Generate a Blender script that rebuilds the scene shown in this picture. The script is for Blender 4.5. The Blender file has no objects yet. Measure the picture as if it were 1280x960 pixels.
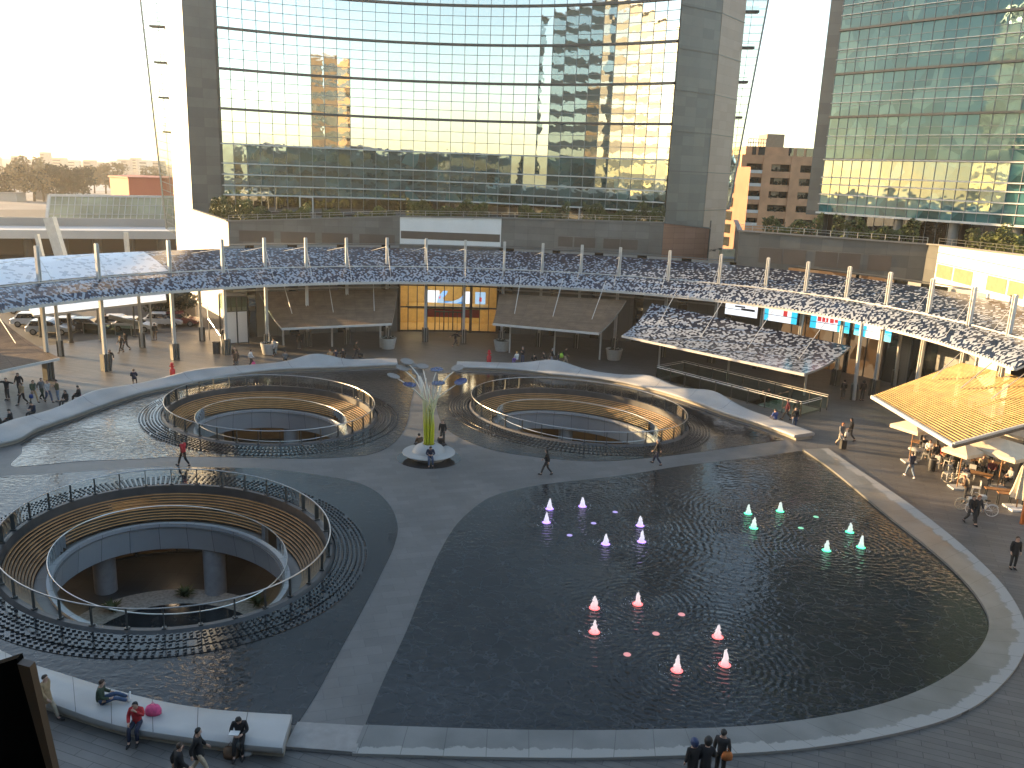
import bpy, bmesh, math, random
from mathutils import Vector, Matrix
from mathutils.geometry import tessellate_polygon
R = random.Random(7)
sc = bpy.context.scene
COL = sc.collection
PI = math.pi
# ------------------------------------------------------------------ camera geometry (survey of the square from the window)
FOC = 1060.0; HY = 214.0; TH = math.atan((480 - HY) / FOC); RO = math.radians(2.2); CH = 18.0
def ray(u, v):
    x = u - 640; y = v - 480
    x, y = x * math.cos(RO) + y * math.sin(RO), -x * math.sin(RO) + y * math.cos(RO)
    return (x, FOC * math.cos(TH) - y * math.sin(TH), -(FOC * math.sin(TH) + y * math.cos(TH)))
def gp(u, v, z=0.0):
    r = ray(u, v); s = (z - CH) / r[2]; return (r[0] * s, r[1] * s)
def at(u, v, d):
    r = ray(u, v); s = d / r[1]; return (r[0] * s, d, r[2] * s + CH)
def atxy(u, v, d):
    p = at(u, v, d); return (p[0], p[1])
# ------------------------------------------------------------------ materials
MATS = {}
def nt(name):
    m = bpy.data.materials.new(name); m.use_nodes = True
    t = m.node_tree; b = t.nodes['Principled BSDF']; return m, t, b
def N(t, typ, **kw):
    n = t.nodes.new(typ)
    for k, v in kw.items(): setattr(n, k, v)
    return n
def ramp(t, fac, stops):
    r = t.nodes.new('ShaderNodeValToRGB'); e = r.color_ramp.elements
    while len(e) < len(stops): e.new(0.5)
    for i, (p, c) in enumerate(stops):
        e[i].position = p; e[i].color = (c[0], c[1], c[2], 1)
    t.links.new(fac, r.inputs[0]); return r.outputs[0]
def mat(name, col, rough=0.6, metal=0.0, var=0.12, scale=3.0, bump=0.0, bscale=40.0, spec=0.5, alpha=1.0, detail=4.0):
    if name in MATS: return MATS[name]
    m, t, b = nt(name)
    co = N(t, 'ShaderNodeTexCoord')
    no = t.nodes.new('ShaderNodeTexNoise'); no.inputs['Scale'].default_value = scale; no.inputs['Detail'].default_value = detail
    t.links.new(co.outputs['Object'], no.inputs['Vector'])
    lo = [max(0, c * (1 - var)) for c in col]; hi = [min(1, c * (1 + var)) for c in col]
    t.links.new(ramp(t, no.outputs['Fac'], [(0.3, lo), (0.7, hi)]), b.inputs['Base Color'])
    b.inputs['Roughness'].default_value = rough; b.inputs['Metallic'].default_value = metal
    b.inputs['Specular IOR Level'].default_value = spec
    if bump:
        n2 = t.nodes.new('ShaderNodeTexNoise'); n2.inputs['Scale'].default_value = bscale
        t.links.new(co.outputs['Object'], n2.inputs['Vector'])
        bp = t.nodes.new('ShaderNodeBump'); bp.inputs['Strength'].default_value = bump; bp.inputs['Distance'].default_value = 0.05
        t.links.new(n2.outputs['Fac'], bp.inputs['Height']); t.links.new(bp.outputs[0], b.inputs['Normal'])
    MATS[name] = m; return m
def emit(name, col, st):
    m, t, b = nt(name); b.inputs['Base Color'].default_value = (col[0] * .5, col[1] * .5, col[2] * .5, 1)
    b.inputs['Emission Color'].default_value = (*col, 1); b.inputs['Emission Strength'].default_value = st; return m
def clear_glass(name, tint=(.93, .97, .96), gl=0.12):
    m, t, b = nt(name); t.nodes.remove(b); o = t.nodes['Material Output']
    tr = N(t, 'ShaderNodeBsdfTransparent'); tr.inputs[0].default_value = (*tint, 1)
    g = N(t, 'ShaderNodeBsdfGlossy'); g.inputs['Roughness'].default_value = .03; g.inputs[0].default_value = (.9, .95, .95, 1)
    lw = N(t, 'ShaderNodeLayerWeight'); lw.inputs[0].default_value = gl
    mx = N(t, 'ShaderNodeMixShader'); t.links.new(lw.outputs['Fresnel'], mx.inputs[0])
    t.links.new(tr.outputs[0], mx.inputs[1]); t.links.new(g.outputs[0], mx.inputs[2]); t.links.new(mx.outputs[0], o.inputs[0]); return m
def facade_glass(name, body, refl=(.86, .93, .93), fac=.68, wob=.012, inner=None):
    """mirror-coated office glazing: dark body + strong reflection, each pane slightly out of true"""
    m, t, b = nt(name); t.nodes.remove(b); o = t.nodes['Material Output']
    co = N(t, 'ShaderNodeTexCoord')
    no = N(t, 'ShaderNodeTexNoise'); no.inputs['Scale'].default_value = .55; no.inputs['Detail'].default_value = 2
    t.links.new(co.outputs['Object'], no.inputs['Vector'])
    bp = N(t, 'ShaderNodeBump'); bp.inputs['Strength'].default_value = 1.0; bp.inputs['Distance'].default_value = wob
    t.links.new(no.outputs['Fac'], bp.inputs['Height'])
    df = N(t, 'ShaderNodeBsdfDiffuse')
    n2 = N(t, 'ShaderNodeTexVoronoi'); n2.inputs['Scale'].default_value = .5; t.links.new(co.outputs['Object'], n2.inputs['Vector'])
    sp = N(t, 'ShaderNodeSeparateColor'); t.links.new(n2.outputs['Color'], sp.inputs[0])
    inn = inner or [c * 2.2 for c in body]
    t.links.new(ramp(t, sp.outputs[0], [(0.0, [c * .5 for c in body]), (.55, body), (1.0, inn)]), df.inputs[0])
    g = N(t, 'ShaderNodeBsdfGlossy'); g.inputs['Roughness'].default_value = .015; g.inputs[0].default_value = (*refl, 1)
    t.links.new(bp.outputs[0], g.inputs['Normal'])
    fr = N(t, 'ShaderNodeFresnel'); fr.inputs[0].default_value = 1.5
    ma = N(t, 'ShaderNodeMath', operation='MULTIPLY_ADD'); t.links.new(fr.outputs[0], ma.inputs[0]); ma.inputs[1].default_value = 1 - fac; ma.inputs[2].default_value = fac
    mx = N(t, 'ShaderNodeMixShader'); t.links.new(ma.outputs[0], mx.inputs[0])
    t.links.new(df.outputs[0], mx.inputs[1]); t.links.new(g.outputs[0], mx.inputs[2]); t.links.new(mx.outputs[0], o.inputs[0]); return m
def stone_tiles(name, c1, c2, sx, sy, rough=.55, mortar=None, msize=.012, use_uv=True, rot=0.0, offset=.5, grime=.25, spec=.5, bumpst=.15):
    m, t, b = nt(name)
    co = N(t, 'ShaderNodeTexCoord'); mp = N(t, 'ShaderNodeMapping'); mp.inputs['Rotation'].default_value = (0, 0, rot)
    t.links.new(co.outputs['UV' if use_uv else 'Object'], mp.inputs[0])
    br = N(t, 'ShaderNodeTexBrick'); br.offset = offset
    br.inputs['Color1'].default_value = (*c1, 1); br.inputs['Color2'].default_value = (*c2, 1)
    mo = mortar or [c * .45 for c in c1]
    br.inputs['Mortar'].default_value = (*mo, 1); br.inputs['Scale'].default_value = 1.0
    br.inputs['Mortar Size'].default_value = msize; br.inputs['Brick Width'].default_value = sx; br.inputs['Row Height'].default_value = sy
    t.links.new(mp.outputs[0], br.inputs[0])
    no = N(t, 'ShaderNodeTexNoise'); no.inputs['Scale'].default_value = .35; no.inputs['Detail'].default_value = 8; no.inputs['Roughness'].default_value = .65
    t.links.new(co.outputs['Object'], no.inputs['Vector'])
    mx = N(t, 'ShaderNodeMix', data_type='RGBA', blend_type='MULTIPLY'); mx.inputs[0].default_value = 1
    t.links.new(br.outputs[0], mx.inputs[6]); g0 = 1 - grime
    t.links.new(ramp(t, no.outputs['Fac'], [(.3, (g0, g0, g0)), (.7, (1, 1, 1))]), mx.inputs[7])
    t.links.new(mx.outputs[2], b.inputs['Base Color'])
    rr = N(t, 'ShaderNodeMapRange'); rr.inputs[3].default_value = rough - .12; rr.inputs[4].default_value = min(1, rough + .12)
    t.links.new(no.outputs['Fac'], rr.inputs[0]); t.links.new(rr.outputs[0], b.inputs['Roughness'])
    b.inputs['Specular IOR Level'].default_value = spec
    n3 = N(t, 'ShaderNodeTexNoise'); n3.inputs['Scale'].default_value = 9; n3.inputs['Detail'].default_value = 5; t.links.new(co.outputs['Object'], n3.inputs['Vector'])
    bp = N(t, 'ShaderNodeBump'); bp.inputs['Strength'].default_value = bumpst; bp.inputs['Distance'].default_value = .05
    t.links.new(n3.outputs['Fac'], bp.inputs['Height']); t.links.new(bp.outputs[0], b.inputs['Normal'])
    return m
def water_mat(name, base=(.012, .015, .018), amp=.02, sc1=2.6, rough=.06, crack=.3, rings=()):
    m, t, b = nt(name); co = N(t, 'ShaderNodeTexCoord')
    vo = N(t, 'ShaderNodeTexVoronoi', feature='DISTANCE_TO_EDGE'); vo.inputs['Scale'].default_value = 1.15
    nz = N(t, 'ShaderNodeTexNoise'); nz.inputs['Scale'].default_value = 1.5; t.links.new(co.outputs['Object'], nz.inputs['Vector'])
    ad = N(t, 'ShaderNodeMix', data_type='RGBA', blend_type='LINEAR_LIGHT'); ad.inputs[0].default_value = .5
    t.links.new(co.outputs['Object'], ad.inputs[6]); t.links.new(nz.outputs['Color'], ad.inputs[7]); t.links.new(ad.outputs[2], vo.inputs['Vector'])
    c = [x * (1 + 1.6 * crack) for x in base]
    n0 = N(t, 'ShaderNodeTexNoise'); n0.inputs['Scale'].default_value = .18; n0.inputs['Detail'].default_value = 6; t.links.new(co.outputs['Object'], n0.inputs['Vector'])
    mx = N(t, 'ShaderNodeMix', data_type='RGBA', blend_type='MULTIPLY'); mx.inputs[0].default_value = 1
    t.links.new(ramp(t, vo.outputs['Distance'], [(0, c), (.03, base)]), mx.inputs[6])
    t.links.new(ramp(t, n0.outputs['Fac'], [(.3, (.6, .6, .6)), (.7, (1, 1, 1))]), mx.inputs[7])
    t.links.new(mx.outputs[2], b.inputs['Base Color'])
    b.inputs['Roughness'].default_value = rough; b.inputs['IOR'].default_value = 1.33
    w1 = N(t, 'ShaderNodeTexNoise'); w1.inputs['Scale'].default_value = sc1; w1.inputs['Detail'].default_value = 3; w1.inputs['Distortion'].default_value = .6
    mp = N(t, 'ShaderNodeMapping'); mp.inputs['Scale'].default_value = (.8, 1.25, 1); mp.inputs['Rotation'].default_value = (0, 0, .5)
    t.links.new(co.outputs['Object'], mp.inputs[0]); t.links.new(mp.outputs[0], w1.inputs['Vector'])
    w2 = N(t, 'ShaderNodeTexNoise'); w2.inputs['Scale'].default_value = .12; t.links.new(co.outputs['Object'], w2.inputs['Vector'])
    pat = ramp(t, w2.outputs['Fac'], [(.38, (.25, .25, .25)), (.62, (1, 1, 1))])
    mu = N(t, 'ShaderNodeMath', operation='MULTIPLY'); t.links.new(w1.outputs['Fac'], mu.inputs[0]); t.links.new(pat, mu.inputs[1])
    acc = mu.outputs[0]
    def mth(op, a, b=None):
        n = N(t, 'ShaderNodeMath', operation=op)
        for i, q in enumerate((a, b)):
            if q is None: continue
            if isinstance(q, (int, float)): n.inputs[i].default_value = q
            else: t.links.new(q, n.inputs[i])
        return n.outputs[0]
    for (rx_, ry_) in rings:
        dn = N(t, 'ShaderNodeVectorMath', operation='DISTANCE'); t.links.new(co.outputs['Object'], dn.inputs[0]); dn.inputs[1].default_value = (rx_, ry_, .045)
        d_ = mth('ADD', dn.outputs['Value'], mth('MULTIPLY', w1.outputs['Fac'], .35)); wv = mth('MULTIPLY', mth('SINE', mth('MULTIPLY', d_, 17.0 + (rx_ * 7) % 6)), mth('EXPONENT', mth('MULTIPLY', d_, -.55)))
        acc = mth('ADD', acc, mth('MULTIPLY', wv, .3))
    bp = N(t, 'ShaderNodeBump'); bp.inputs['Strength'].default_value = 1; bp.inputs['Distance'].default_value = amp
    t.links.new(acc, bp.inputs['Height']); t.links.new(bp.outputs[0], b.inputs['Normal'])
    return m
# ------------------------------------------------------------------ mesh builder
class MB:
    def __init__(s): s.v = []; s.f = []; s.mi = []; s.uv = []
    def face(s, pts, mi=0, uv=None):
        i = len(s.v); s.v += [tuple(p) for p in pts]; s.f.append(tuple(range(i, i + len(pts)))); s.mi.append(mi); s.uv.append(uv)
    def mesh(s, V, F, mi=0):
        i = len(s.v); s.v += [tuple(p) for p in V]
        for f in F: s.f.append(tuple(i + k for k in f)); s.mi.append(mi); s.uv.append(None)
    def box(s, c, d, rz=0.0, mi=0, M=None):
        hx, hy, hz = d[0] / 2, d[1] / 2, d[2] / 2; co, si = math.cos(rz), math.sin(rz)
        V = []
        for x, y, z in ((-hx, -hy, -hz), (hx, -hy, -hz), (hx, hy, -hz), (-hx, hy, -hz), (-hx, -hy, hz), (hx, -hy, hz), (hx, hy, hz), (-hx, hy, hz)):
            if M is not None: p = M @ Vector((x, y, z)); V.append((p.x, p.y, p.z))
            else: V.append((c[0] + x * co - y * si, c[1] + x * si + y * co, c[2] + z))
        s.mesh(V, [(0, 3, 2, 1), (4, 5, 6, 7), (0, 1, 5, 4), (1, 2, 6, 5), (2, 3, 7, 6), (3, 0, 4, 7)], mi)
    def bar(s, a, b, w, h=None, mi=0, up=(0, 0, 1)):
        a = Vector(a); b = Vector(b); h = h or w; d = (b - a); L = d.length
        if L < 1e-6: return
        d.normalize(); u = Vector(up)
        if abs(d.dot(u)) > .98: u = Vector((0, 1, 0))
        x = d.cross(u).normalized(); y = x.cross(d)
        M = Matrix(((x.x, d.x, y.x, (a.x + b.x) / 2), (x.y, d.y, y.y, (a.y + b.y) / 2), (x.z, d.z, y.z, (a.z + b.z) / 2), (0, 0, 0, 1)))
        s.box((0, 0, 0), (w, L, h), mi=mi, M=M)
    def tube(s, pts, r, n=8, mi=0, closed=False, cap=True):
        P = [Vector(p) for p in pts]; m = len(P); V = []; F = []
        rr = r if isinstance(r, (list, tuple)) else [r] * m
        pu = None
        for i, p in enumerate(P):
            a = P[(i - 1) % m] if (closed or i > 0) else p; c = P[(i + 1) % m] if (closed or i < m - 1) else p
            d = (c - a); d = d.normalized() if d.length > 1e-9 else Vector((0, 0, 1))
            u = pu if pu is not None else (Vector((0, 0, 1)) if abs(d.z) < .9 else Vector((1, 0, 0)))
            x = d.cross(u)
            if x.length < 1e-4: x = d.cross(Vector((1, 0, 0)))
            x.normalize(); y = x.cross(d); pu = y
            for k in range(n):
                t = 2 * PI * k / n; q = p + x * (rr[i] * math.cos(t)) + y * (rr[i] * math.sin(t)); V.append((q.x, q.y, q.z))
        for i in range(m if closed else m - 1):
            j = (i + 1) % m
            for k in range(n):
                l = (k + 1) % n; F.append((i * n + k, i * n + l, j * n + l, j * n + k))
        if cap and not closed: F.append(tuple(range(n))[::-1]); F.append(tuple((m - 1) * n + k for k in range(n)))
        s.mesh(V, F, mi)
    def lathe(s, prof, c=(0, 0, 0), n=24, mi=0, cap=True):
        V = []; F = []; m = len(prof)
        for r, z in prof:
            for k in range(n):
                t = 2 * PI * k / n; V.append((c[0] + r * math.cos(t), c[1] + r * math.sin(t), c[2] + z))
        for i in range(m - 1):
            for k in range(n):
                l = (k + 1) % n; F.append((i * n + k, i * n + l, (i + 1) * n + l, (i + 1) * n + k))
        if cap:
            if prof[0][0] > 1e-6: F.append(tuple(range(n))[::-1])
            if prof[-1][0] > 1e-6: F.append(tuple((m - 1) * n + k for k in range(n)))
        s.mesh(V, F, mi)
    def slab(s, loops, z0, z1, mi=0, sides=True, bottom=False, mis=None):
        flat = [p for l in loops for p in l]
        tris = tessellate_polygon([[Vector((p[0], p[1], 0)) for p in l] for l in loops])
        i = len(s.v); s.v += [(p[0], p[1], z1) for p in flat]
        for t in tris:
            a, b, c = (flat[k] for k in t)
            if (b[0] - a[0]) * (c[1] - a[1]) - (b[1] - a[1]) * (c[0] - a[0]) < 0: t = (t[0], t[2], t[1])
            s.f.append(tuple(i + k for k in t)); s.mi.append(mi); s.uv.append([(flat[k][0], flat[k][1]) for k in t])
            if bottom: s.face([(flat[k][0], flat[k][1], z0) for k in t][::-1], mi)
        if sides:
            for l in loops:
                d = 0; ar = sum(l[k][0] * l[(k + 1) % len(l)][1] - l[(k + 1) % len(l)][0] * l[k][1] for k in range(len(l)))
                for k in range(len(l)):
                    a = l[k]; b = l[(k + 1) % len(l)]; L = math.hypot(b[0] - a[0], b[1] - a[1])
                    q = [(a[0], a[1], z0), (b[0], b[1], z0), (b[0], b[1], z1), (a[0], a[1], z1)]; uv = [(d, z0), (d + L, z0), (d + L, z1), (d, z1)]
                    d += L
                    if ar < 0: q = q[::-1]; uv = uv[::-1]
                    s.face(q, mi if mis is None else mis, uv)
    def wall(s, pts, z0, z1, mi=0, flip=False):
        d = 0
        for a, b in zip(pts[:-1], pts[1:]):
            L = math.hypot(b[0] - a[0], b[1] - a[1]); q = [(a[0], a[1], z0), (b[0], b[1], z0), (b[0], b[1], z1), (a[0], a[1], z1)]
            uv = [(d, z0), (d + L, z0), (d + L, z1), (d, z1)]; d += L
            if flip: q = q[::-1]; uv = uv[::-1]
            s.face(q, mi, uv)
    def build(s, name, mats, parent=None, smooth=False, loc=None):
        me = bpy.data.meshes.new(name); off = loc or (0, 0, 0)
        if parent is not None and loc is None:
            off = Vector((0, 0, 0)); q = parent
            while q is not None: off = off + q.location; q = q.parent
        me.from_pydata([(p[0] - off[0], p[1] - off[1], p[2] - off[2]) for p in s.v], [], s.f)
        if not isinstance(mats, (list, tuple)): mats = [mats]
        for m in mats: me.materials.append(m)
        me.polygons.foreach_set('material_index', s.mi)
        ul = me.uv_layers.new(name='UVMap')
        for p, uv in zip(me.polygons, s.uv):
            if uv:
                for li, q in zip(p.loop_indices, uv): ul.data[li].uv = q
            else:
                n = p.normal
                for li in p.loop_indices:
                    c = me.vertices[me.loops[li].vertex_index].co
                    ul.data[li].uv = (c.x, c.y) if abs(n.z) > .7 else ((c.x if abs(n.y) > abs(n.x) else c.y), c.z)
        if smooth:
            me.polygons.foreach_set('use_smooth', [True] * len(me.polygons))
        me.update()
        o = bpy.data.objects.new(name, me); COL.objects.link(o)
        if loc: o.location = loc
        if parent: o.parent = parent
        return o
def smooth_by_angle(o, ang=.6):
    bm = bmesh.new(); bm.from_mesh(o.data); bmesh.ops.remove_doubles(bm, verts=bm.verts, dist=1e-4)
    for e in bm.edges:
        if len(e.link_faces) == 2 and e.calc_face_angle(0) > ang: e.smooth = False
    for f in bm.faces: f.smooth = True
    bm.to_mesh(o.data); bm.free(); return o
def tag(o, label=None, cat=None, group=None, kind=None):
    if label: o['label'] = label
    if cat: o['category'] = cat
    if group: o['group'] = group
    if kind: o['kind'] = kind
    return o
def empty(name, loc=(0, 0, 0), label=None, cat=None, group=None, rz=0.0):
    o = bpy.data.objects.new(name, None); COL.objects.link(o); o.location = loc; o.rotation_euler = (0, 0, rz)
    o.empty_display_size = .1
    return tag(o, label, cat, group)
def copy_tree(o, parent=None):
    c = o.copy(); COL.objects.link(c); c.parent = parent
    for ch in list(o.children): copy_tree(ch, c)
    return c
def catmull(P, n=6, closed=False):
    out = []; m = len(P)
    for i in range(m if closed else m - 1):
        g = (lambda k: P[k % m]) if closed else (lambda k: P[max(0, min(m - 1, k))])
        p0, p1, p2, p3 = g(i - 1), g(i), g(i + 1), g(i + 2)
        for j in range(n):
            t = j / n
            out.append(tuple(.5 * (2 * b + (c - a) * t + (2 * a - 5 * b + 4 * c - d) * t * t + (3 * b - a - 3 * c + d) * t ** 3) for a, b, c, d in zip(p0, p1, p2, p3)))
    if not closed: out.append(tuple(P[-1]))
    return out
def resample(P, step):
    out = [P[0]]; acc = 0
    for a, b in zip(P[:-1], P[1:]):
        L = math.dist(a, b); d = step - acc
        while d <= L:
            t = d / L; out.append(tuple(x + (y - x) * t for x, y in zip(a, b))); d += step
        acc = (acc + L) % step if L > 0 else acc
    return out
def lerp(a, b, t): return tuple(x + (y - x) * t for x, y in zip(a, b))
# ------------------------------------------------------------------ shared materials
M = {}
M['paving'] = stone_tiles('paving', (.108, .104, .1), (.148, .142, .134), 1.6, .32, .5, msize=.012, rot=.35, grime=.42)
M['asphalt'] = mat('asphalt', (.06, .06, .058), .9, scale=.05, var=.3)
M['path'] = stone_tiles('path_granite', (.12, .119, .117), (.155, .153, .15), 1.2, .6, .5, mortar=(.085, .085, .085), msize=.008, rot=-.3, grime=.42)
M['white_comp'] = mat('white_composite', (.35, .35, .345), .5, scale=.5, var=.14, bump=.04, bscale=6)
M['steel_white'] = mat('white_painted_steel', (.5, .5, .48), .4, scale=1.5, var=.1)
M['steel_dark'] = mat('dark_painted_steel', (.045, .05, .052), .4, scale=2, var=.2)
M['steel'] = mat('brushed_steel', (.5, .5, .5), .28, metal=1.0, scale=8, var=.1)
M['granite_dark'] = stone_tiles('dark_granite', (.115, .12, .112), (.165, .165, .155), 1.5, .75, .5, mortar=(.07, .072, .07), msize=.01, offset=0, grime=.35)
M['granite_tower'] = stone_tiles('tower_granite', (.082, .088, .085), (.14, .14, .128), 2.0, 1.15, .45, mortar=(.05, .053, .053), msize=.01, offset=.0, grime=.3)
M['beige_stone'] = stone_tiles('beige_stone', (.58, .53, .45), (.63, .58, .5), 1.4, .9, .55, mortar=(.4, .37, .32), msize=.006, offset=0, grime=.12)
M['white_panel'] = mat('white_panel', (.68, .68, .67), .35, scale=.4, var=.06)
M['brown_panel'] = mat('brown_panel', (.075, .062, .052), .5, scale=.5, var=.2)
M['red_stone'] = stone_tiles('red_stone', (.30, .165, .11), (.36, .20, .14), 1.5, .6, .6, msize=.01, offset=0, grime=.2)
M['flank_stone'] = stone_tiles('flank_stone', (.27, .19, .145), (.32, .23, .18), 2.2, 1.1, .55, msize=.008, offset=0, grime=.2)
M['white_flank'] = mat('white_flank', (.8, .78, .74), .4, scale=.2, var=.04)
M['glass'] = clear_glass('clear_glass')
M['green_glass'] = clear_glass('greenish_glass', (.62, .75, .7), .2)
M['dark_glass'] = facade_glass('dark_shop_glass', (.012, .014, .015), fac=.06, wob=.003)
M['shop_panel'] = stone_tiles('shop_panel', (.20, .205, .195), (.235, .235, .225), 1.1, 4.0, .4, msize=.01, offset=0, grime=.15)
M['leaf'] = mat('hedge_leaf', (.075, .088, .02), .6, scale=.8, var=.55)
M['leaf_dark'] = mat('dark_leaf', (.02, .032, .014), .6, scale=.6, var=.5)
M['bare_crown'] = mat('bare_winter_twigs', (.21, .165, .09), .8, scale=.15, var=.3)
M['bark'] = mat('bark', (.09, .07, .05), .85, scale=5, var=.3)
M['kerb'] = None
# kerb: wet inside, a ragged dry strip outside (UV v runs 0 inside .. 1 outside, u in metres)
def kerb_mat():
    m, t, b = nt('kerb_stone'); co = N(t, 'ShaderNodeTexCoord'); s = N(t, 'ShaderNodeSeparateXYZ'); t.links.new(co.outputs['UV'], s.inputs[0])
    no = N(t, 'ShaderNodeTexNoise'); no.inputs['Scale'].default_value = 1.6; no.inputs['Detail'].default_value = 7; no.inputs['Roughness'].default_value = .7
    t.links.new(co.outputs['Object'], no.inputs['Vector'])
    fl = N(t, 'ShaderNodeMath', operation='MULTIPLY'); t.links.new(s.outputs[0], fl.inputs[0]); fl.inputs[1].default_value = 1 / 1.35
    f2 = N(t, 'ShaderNodeMath', operation='FLOOR'); t.links.new(fl.outputs[0], f2.inputs[0])
    wn = N(t, 'ShaderNodeTexWhiteNoise', noise_dimensions='1D'); t.links.new(f2.outputs[0], wn.inputs['W'])
    a = N(t, 'ShaderNodeMath', operation='MULTIPLY_ADD'); t.links.new(no.outputs['Fac'], a.inputs[0]); a.inputs[1].default_value = -.62; t.links.new(s.outputs[1], a.inputs[2])
    a2 = N(t, 'ShaderNodeMath', operation='MULTIPLY_ADD'); t.links.new(wn.outputs[0], a2.inputs[0]); a2.inputs[1].default_value = .14; t.links.new(a.outputs[0], a2.inputs[2])
    dry = ramp(t, a2.outputs[0], [(.44, (0, 0, 0)), (.475, (1, 1, 1))])
    fr = N(t, 'ShaderNodeMath', operation='FRACT'); t.links.new(fl.outputs[0], fr.inputs[0])
    jt = ramp(t, fr.outputs[0], [(0, (.45, .45, .45)), (.012, (.45, .45, .45)), (.02, (1, 1, 1))])
    n2 = N(t, 'ShaderNodeTexNoise'); n2.inputs['Scale'].default_value = .5; n2.inputs['Detail'].default_value = 8; t.links.new(co.outputs['Object'], n2.inputs['Vector'])
    wet = ramp(t, n2.outputs['Fac'], [(.3, (.115, .114, .105)), (.7, (.2, .197, .185))])
    mx = N(t, 'ShaderNodeMix', data_type='RGBA'); t.links.new(dry, mx.inputs[0]); t.links.new(wet, mx.inputs[6]); mx.inputs[7].default_value = (.3, .298, .28, 1)
    m2 = N(t, 'ShaderNodeMix', data_type='RGBA', blend_type='MULTIPLY'); m2.inputs[0].default_value = 1; t.links.new(mx.outputs[2], m2.inputs[6]); t.links.new(jt, m2.inputs[7])
    t.links.new(m2.outputs[2], b.inputs['Base Color'])
    r = N(t, 'ShaderNodeMapRange'); r.inputs[3].default_value = .3; r.inputs[4].default_value = .7; t.links.new(dry, r.inputs[0]); t.links.new(r.outputs[0], b.inputs['Roughness'])
    return m
M['kerb'] = kerb_mat()
# printed glass roof: random light squares on navy glass, denser toward the front edge (v = 0 front .. 1 back)
def frit_mat(name, cell=.27, vspan=8.0, lo=.62, hi=.12, light=(.62, .64, .68), dark=(.022, .03, .055)):
    m, t, b = nt(name); co = N(t, 'ShaderNodeTexCoord')
    mp = N(t, 'ShaderNodeMapping'); mp.inputs['Rotation'].default_value = (0, 0, PI / 4); mp.inputs['Scale'].default_value = (1 / cell, 1 / cell, 1)
    t.links.new(co.outputs['UV'], mp.inputs[0])
    vf = N(t, 'ShaderNodeVectorMath', operation='FLOOR'); t.links.new(mp.outputs[0], vf.inputs[0])
    wn = N(t, 'ShaderNodeTexWhiteNoise', noise_dimensions='2D'); t.links.new(vf.outputs[0], wn.inputs['Vector'])
    s = N(t, 'ShaderNodeSeparateXYZ'); t.links.new(co.outputs['UV'], s.inputs[0])
    th = N(t, 'ShaderNodeMapRange'); th.inputs[2].default_value = vspan; th.inputs[3].default_value = lo; th.inputs[4].default_value = hi; t.links.new(s.outputs[1], th.inputs[0])
    lt = N(t, 'ShaderNodeMath', operation='LESS_THAN'); t.links.new(wn.outputs['Value'], lt.inputs[0]); t.links.new(th.outputs[0], lt.inputs[1])
    mx = N(t, 'ShaderNodeMix', data_type='RGBA'); t.links.new(lt.outputs[0], mx.inputs[0]); mx.inputs[6].default_value = (*dark, 1); mx.inputs[7].default_value = (*light, 1)
    t.links.new(mx.outputs[2], b.inputs['Base Color']); b.inputs['Roughness'].default_value = .22; b.inputs['Specular IOR Level'].default_value = .6
    return m
M['frit'] = frit_mat('printed_glass_roof', cell=.18, lo=.48, hi=.12, light=(.3, .335, .385), dark=(.013, .021, .043))
M['frit2'] = frit_mat('printed_glass_awning', cell=.21, vspan=7.0, lo=.58, hi=.38, light=(.33, .36, .4), dark=(.016, .022, .04))
M['frit_white'] = frit_mat('pale_printed_glass', cell=.3, vspan=8, lo=.7, hi=.92, light=(.72, .74, .77), dark=(.46, .48, .52))  # bright sky sheen put into the base colours
def plank_mat(name, c1, c2, w=.14):
    m, t, b = nt(name); co = N(t, 'ShaderNodeTexCoord'); br = N(t, 'ShaderNodeTexBrick'); br.offset = .37
    br.inputs['Color1'].default_value = (*c1, 1); br.inputs['Color2'].default_value = (*c2, 1); br.inputs['Mortar'].default_value = (c1[0] * .25, c1[1] * .25, c1[2] * .25, 1)
    br.inputs['Brick Width'].default_value = 3.2; br.inputs['Row Height'].default_value = w; br.inputs['Scale'].default_value = 1; br.inputs['Mortar Size'].default_value = .018
    t.links.new(co.outputs['UV'], br.inputs[0])
    no = N(t, 'ShaderNodeTexNoise'); no.inputs['Scale'].default_value = 1.2; no.inputs['Detail'].default_value = 6; t.links.new(co.outputs['Object'], no.inputs['Vector'])
    mx = N(t, 'ShaderNodeMix', data_type='RGBA', blend_type='MULTIPLY'); mx.inputs[0].default_value = 1; t.links.new(br.outputs[0], mx.inputs[6])
    t.links.new(ramp(t, no.outputs['Fac'], [(.3, (.6, .6, .6)), (.7, (1, 1, 1))]), mx.inputs[7]); t.links.new(mx.outputs[2], b.inputs['Base Color'])
    b.inputs['Roughness'].default_value = .7; return m
M['plank'] = plank_mat('weathered_planks', (.17, .115, .072), (.24, .168, .108))
M['plank_warm'] = plank_mat('larch_slats', (.34, .235, .12), (.44, .31, .17))
M['slat_dark'] = mat('dark_timber_slat', (.2, .135, .078), .6, scale=1.5, var=.35)
M['slat'] = mat('timber_slat', (.46, .31, .11), .6, scale=1.5, var=.25)
M['dark_stone'] = mat('dark_well_stone', (.05, .05, .052), .5, scale=1.5, var=.25, bump=.1)
M['drum_panel'] = stone_tiles('drum_panel', (.27, .28, .30), (.34, .35, .37), 1.45, 6.0, .4, mortar=(.09, .09, .1), msize=.014, offset=0, grime=.12)
M['led_warm'] = emit('warm_led_strip', (1.0, .55, .22), .05)
M['black'] = mat('black_rubber', (.012, .012, .012), .6)
M['red'] = mat('red_paint', (.45, .02, .03), .4)
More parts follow.
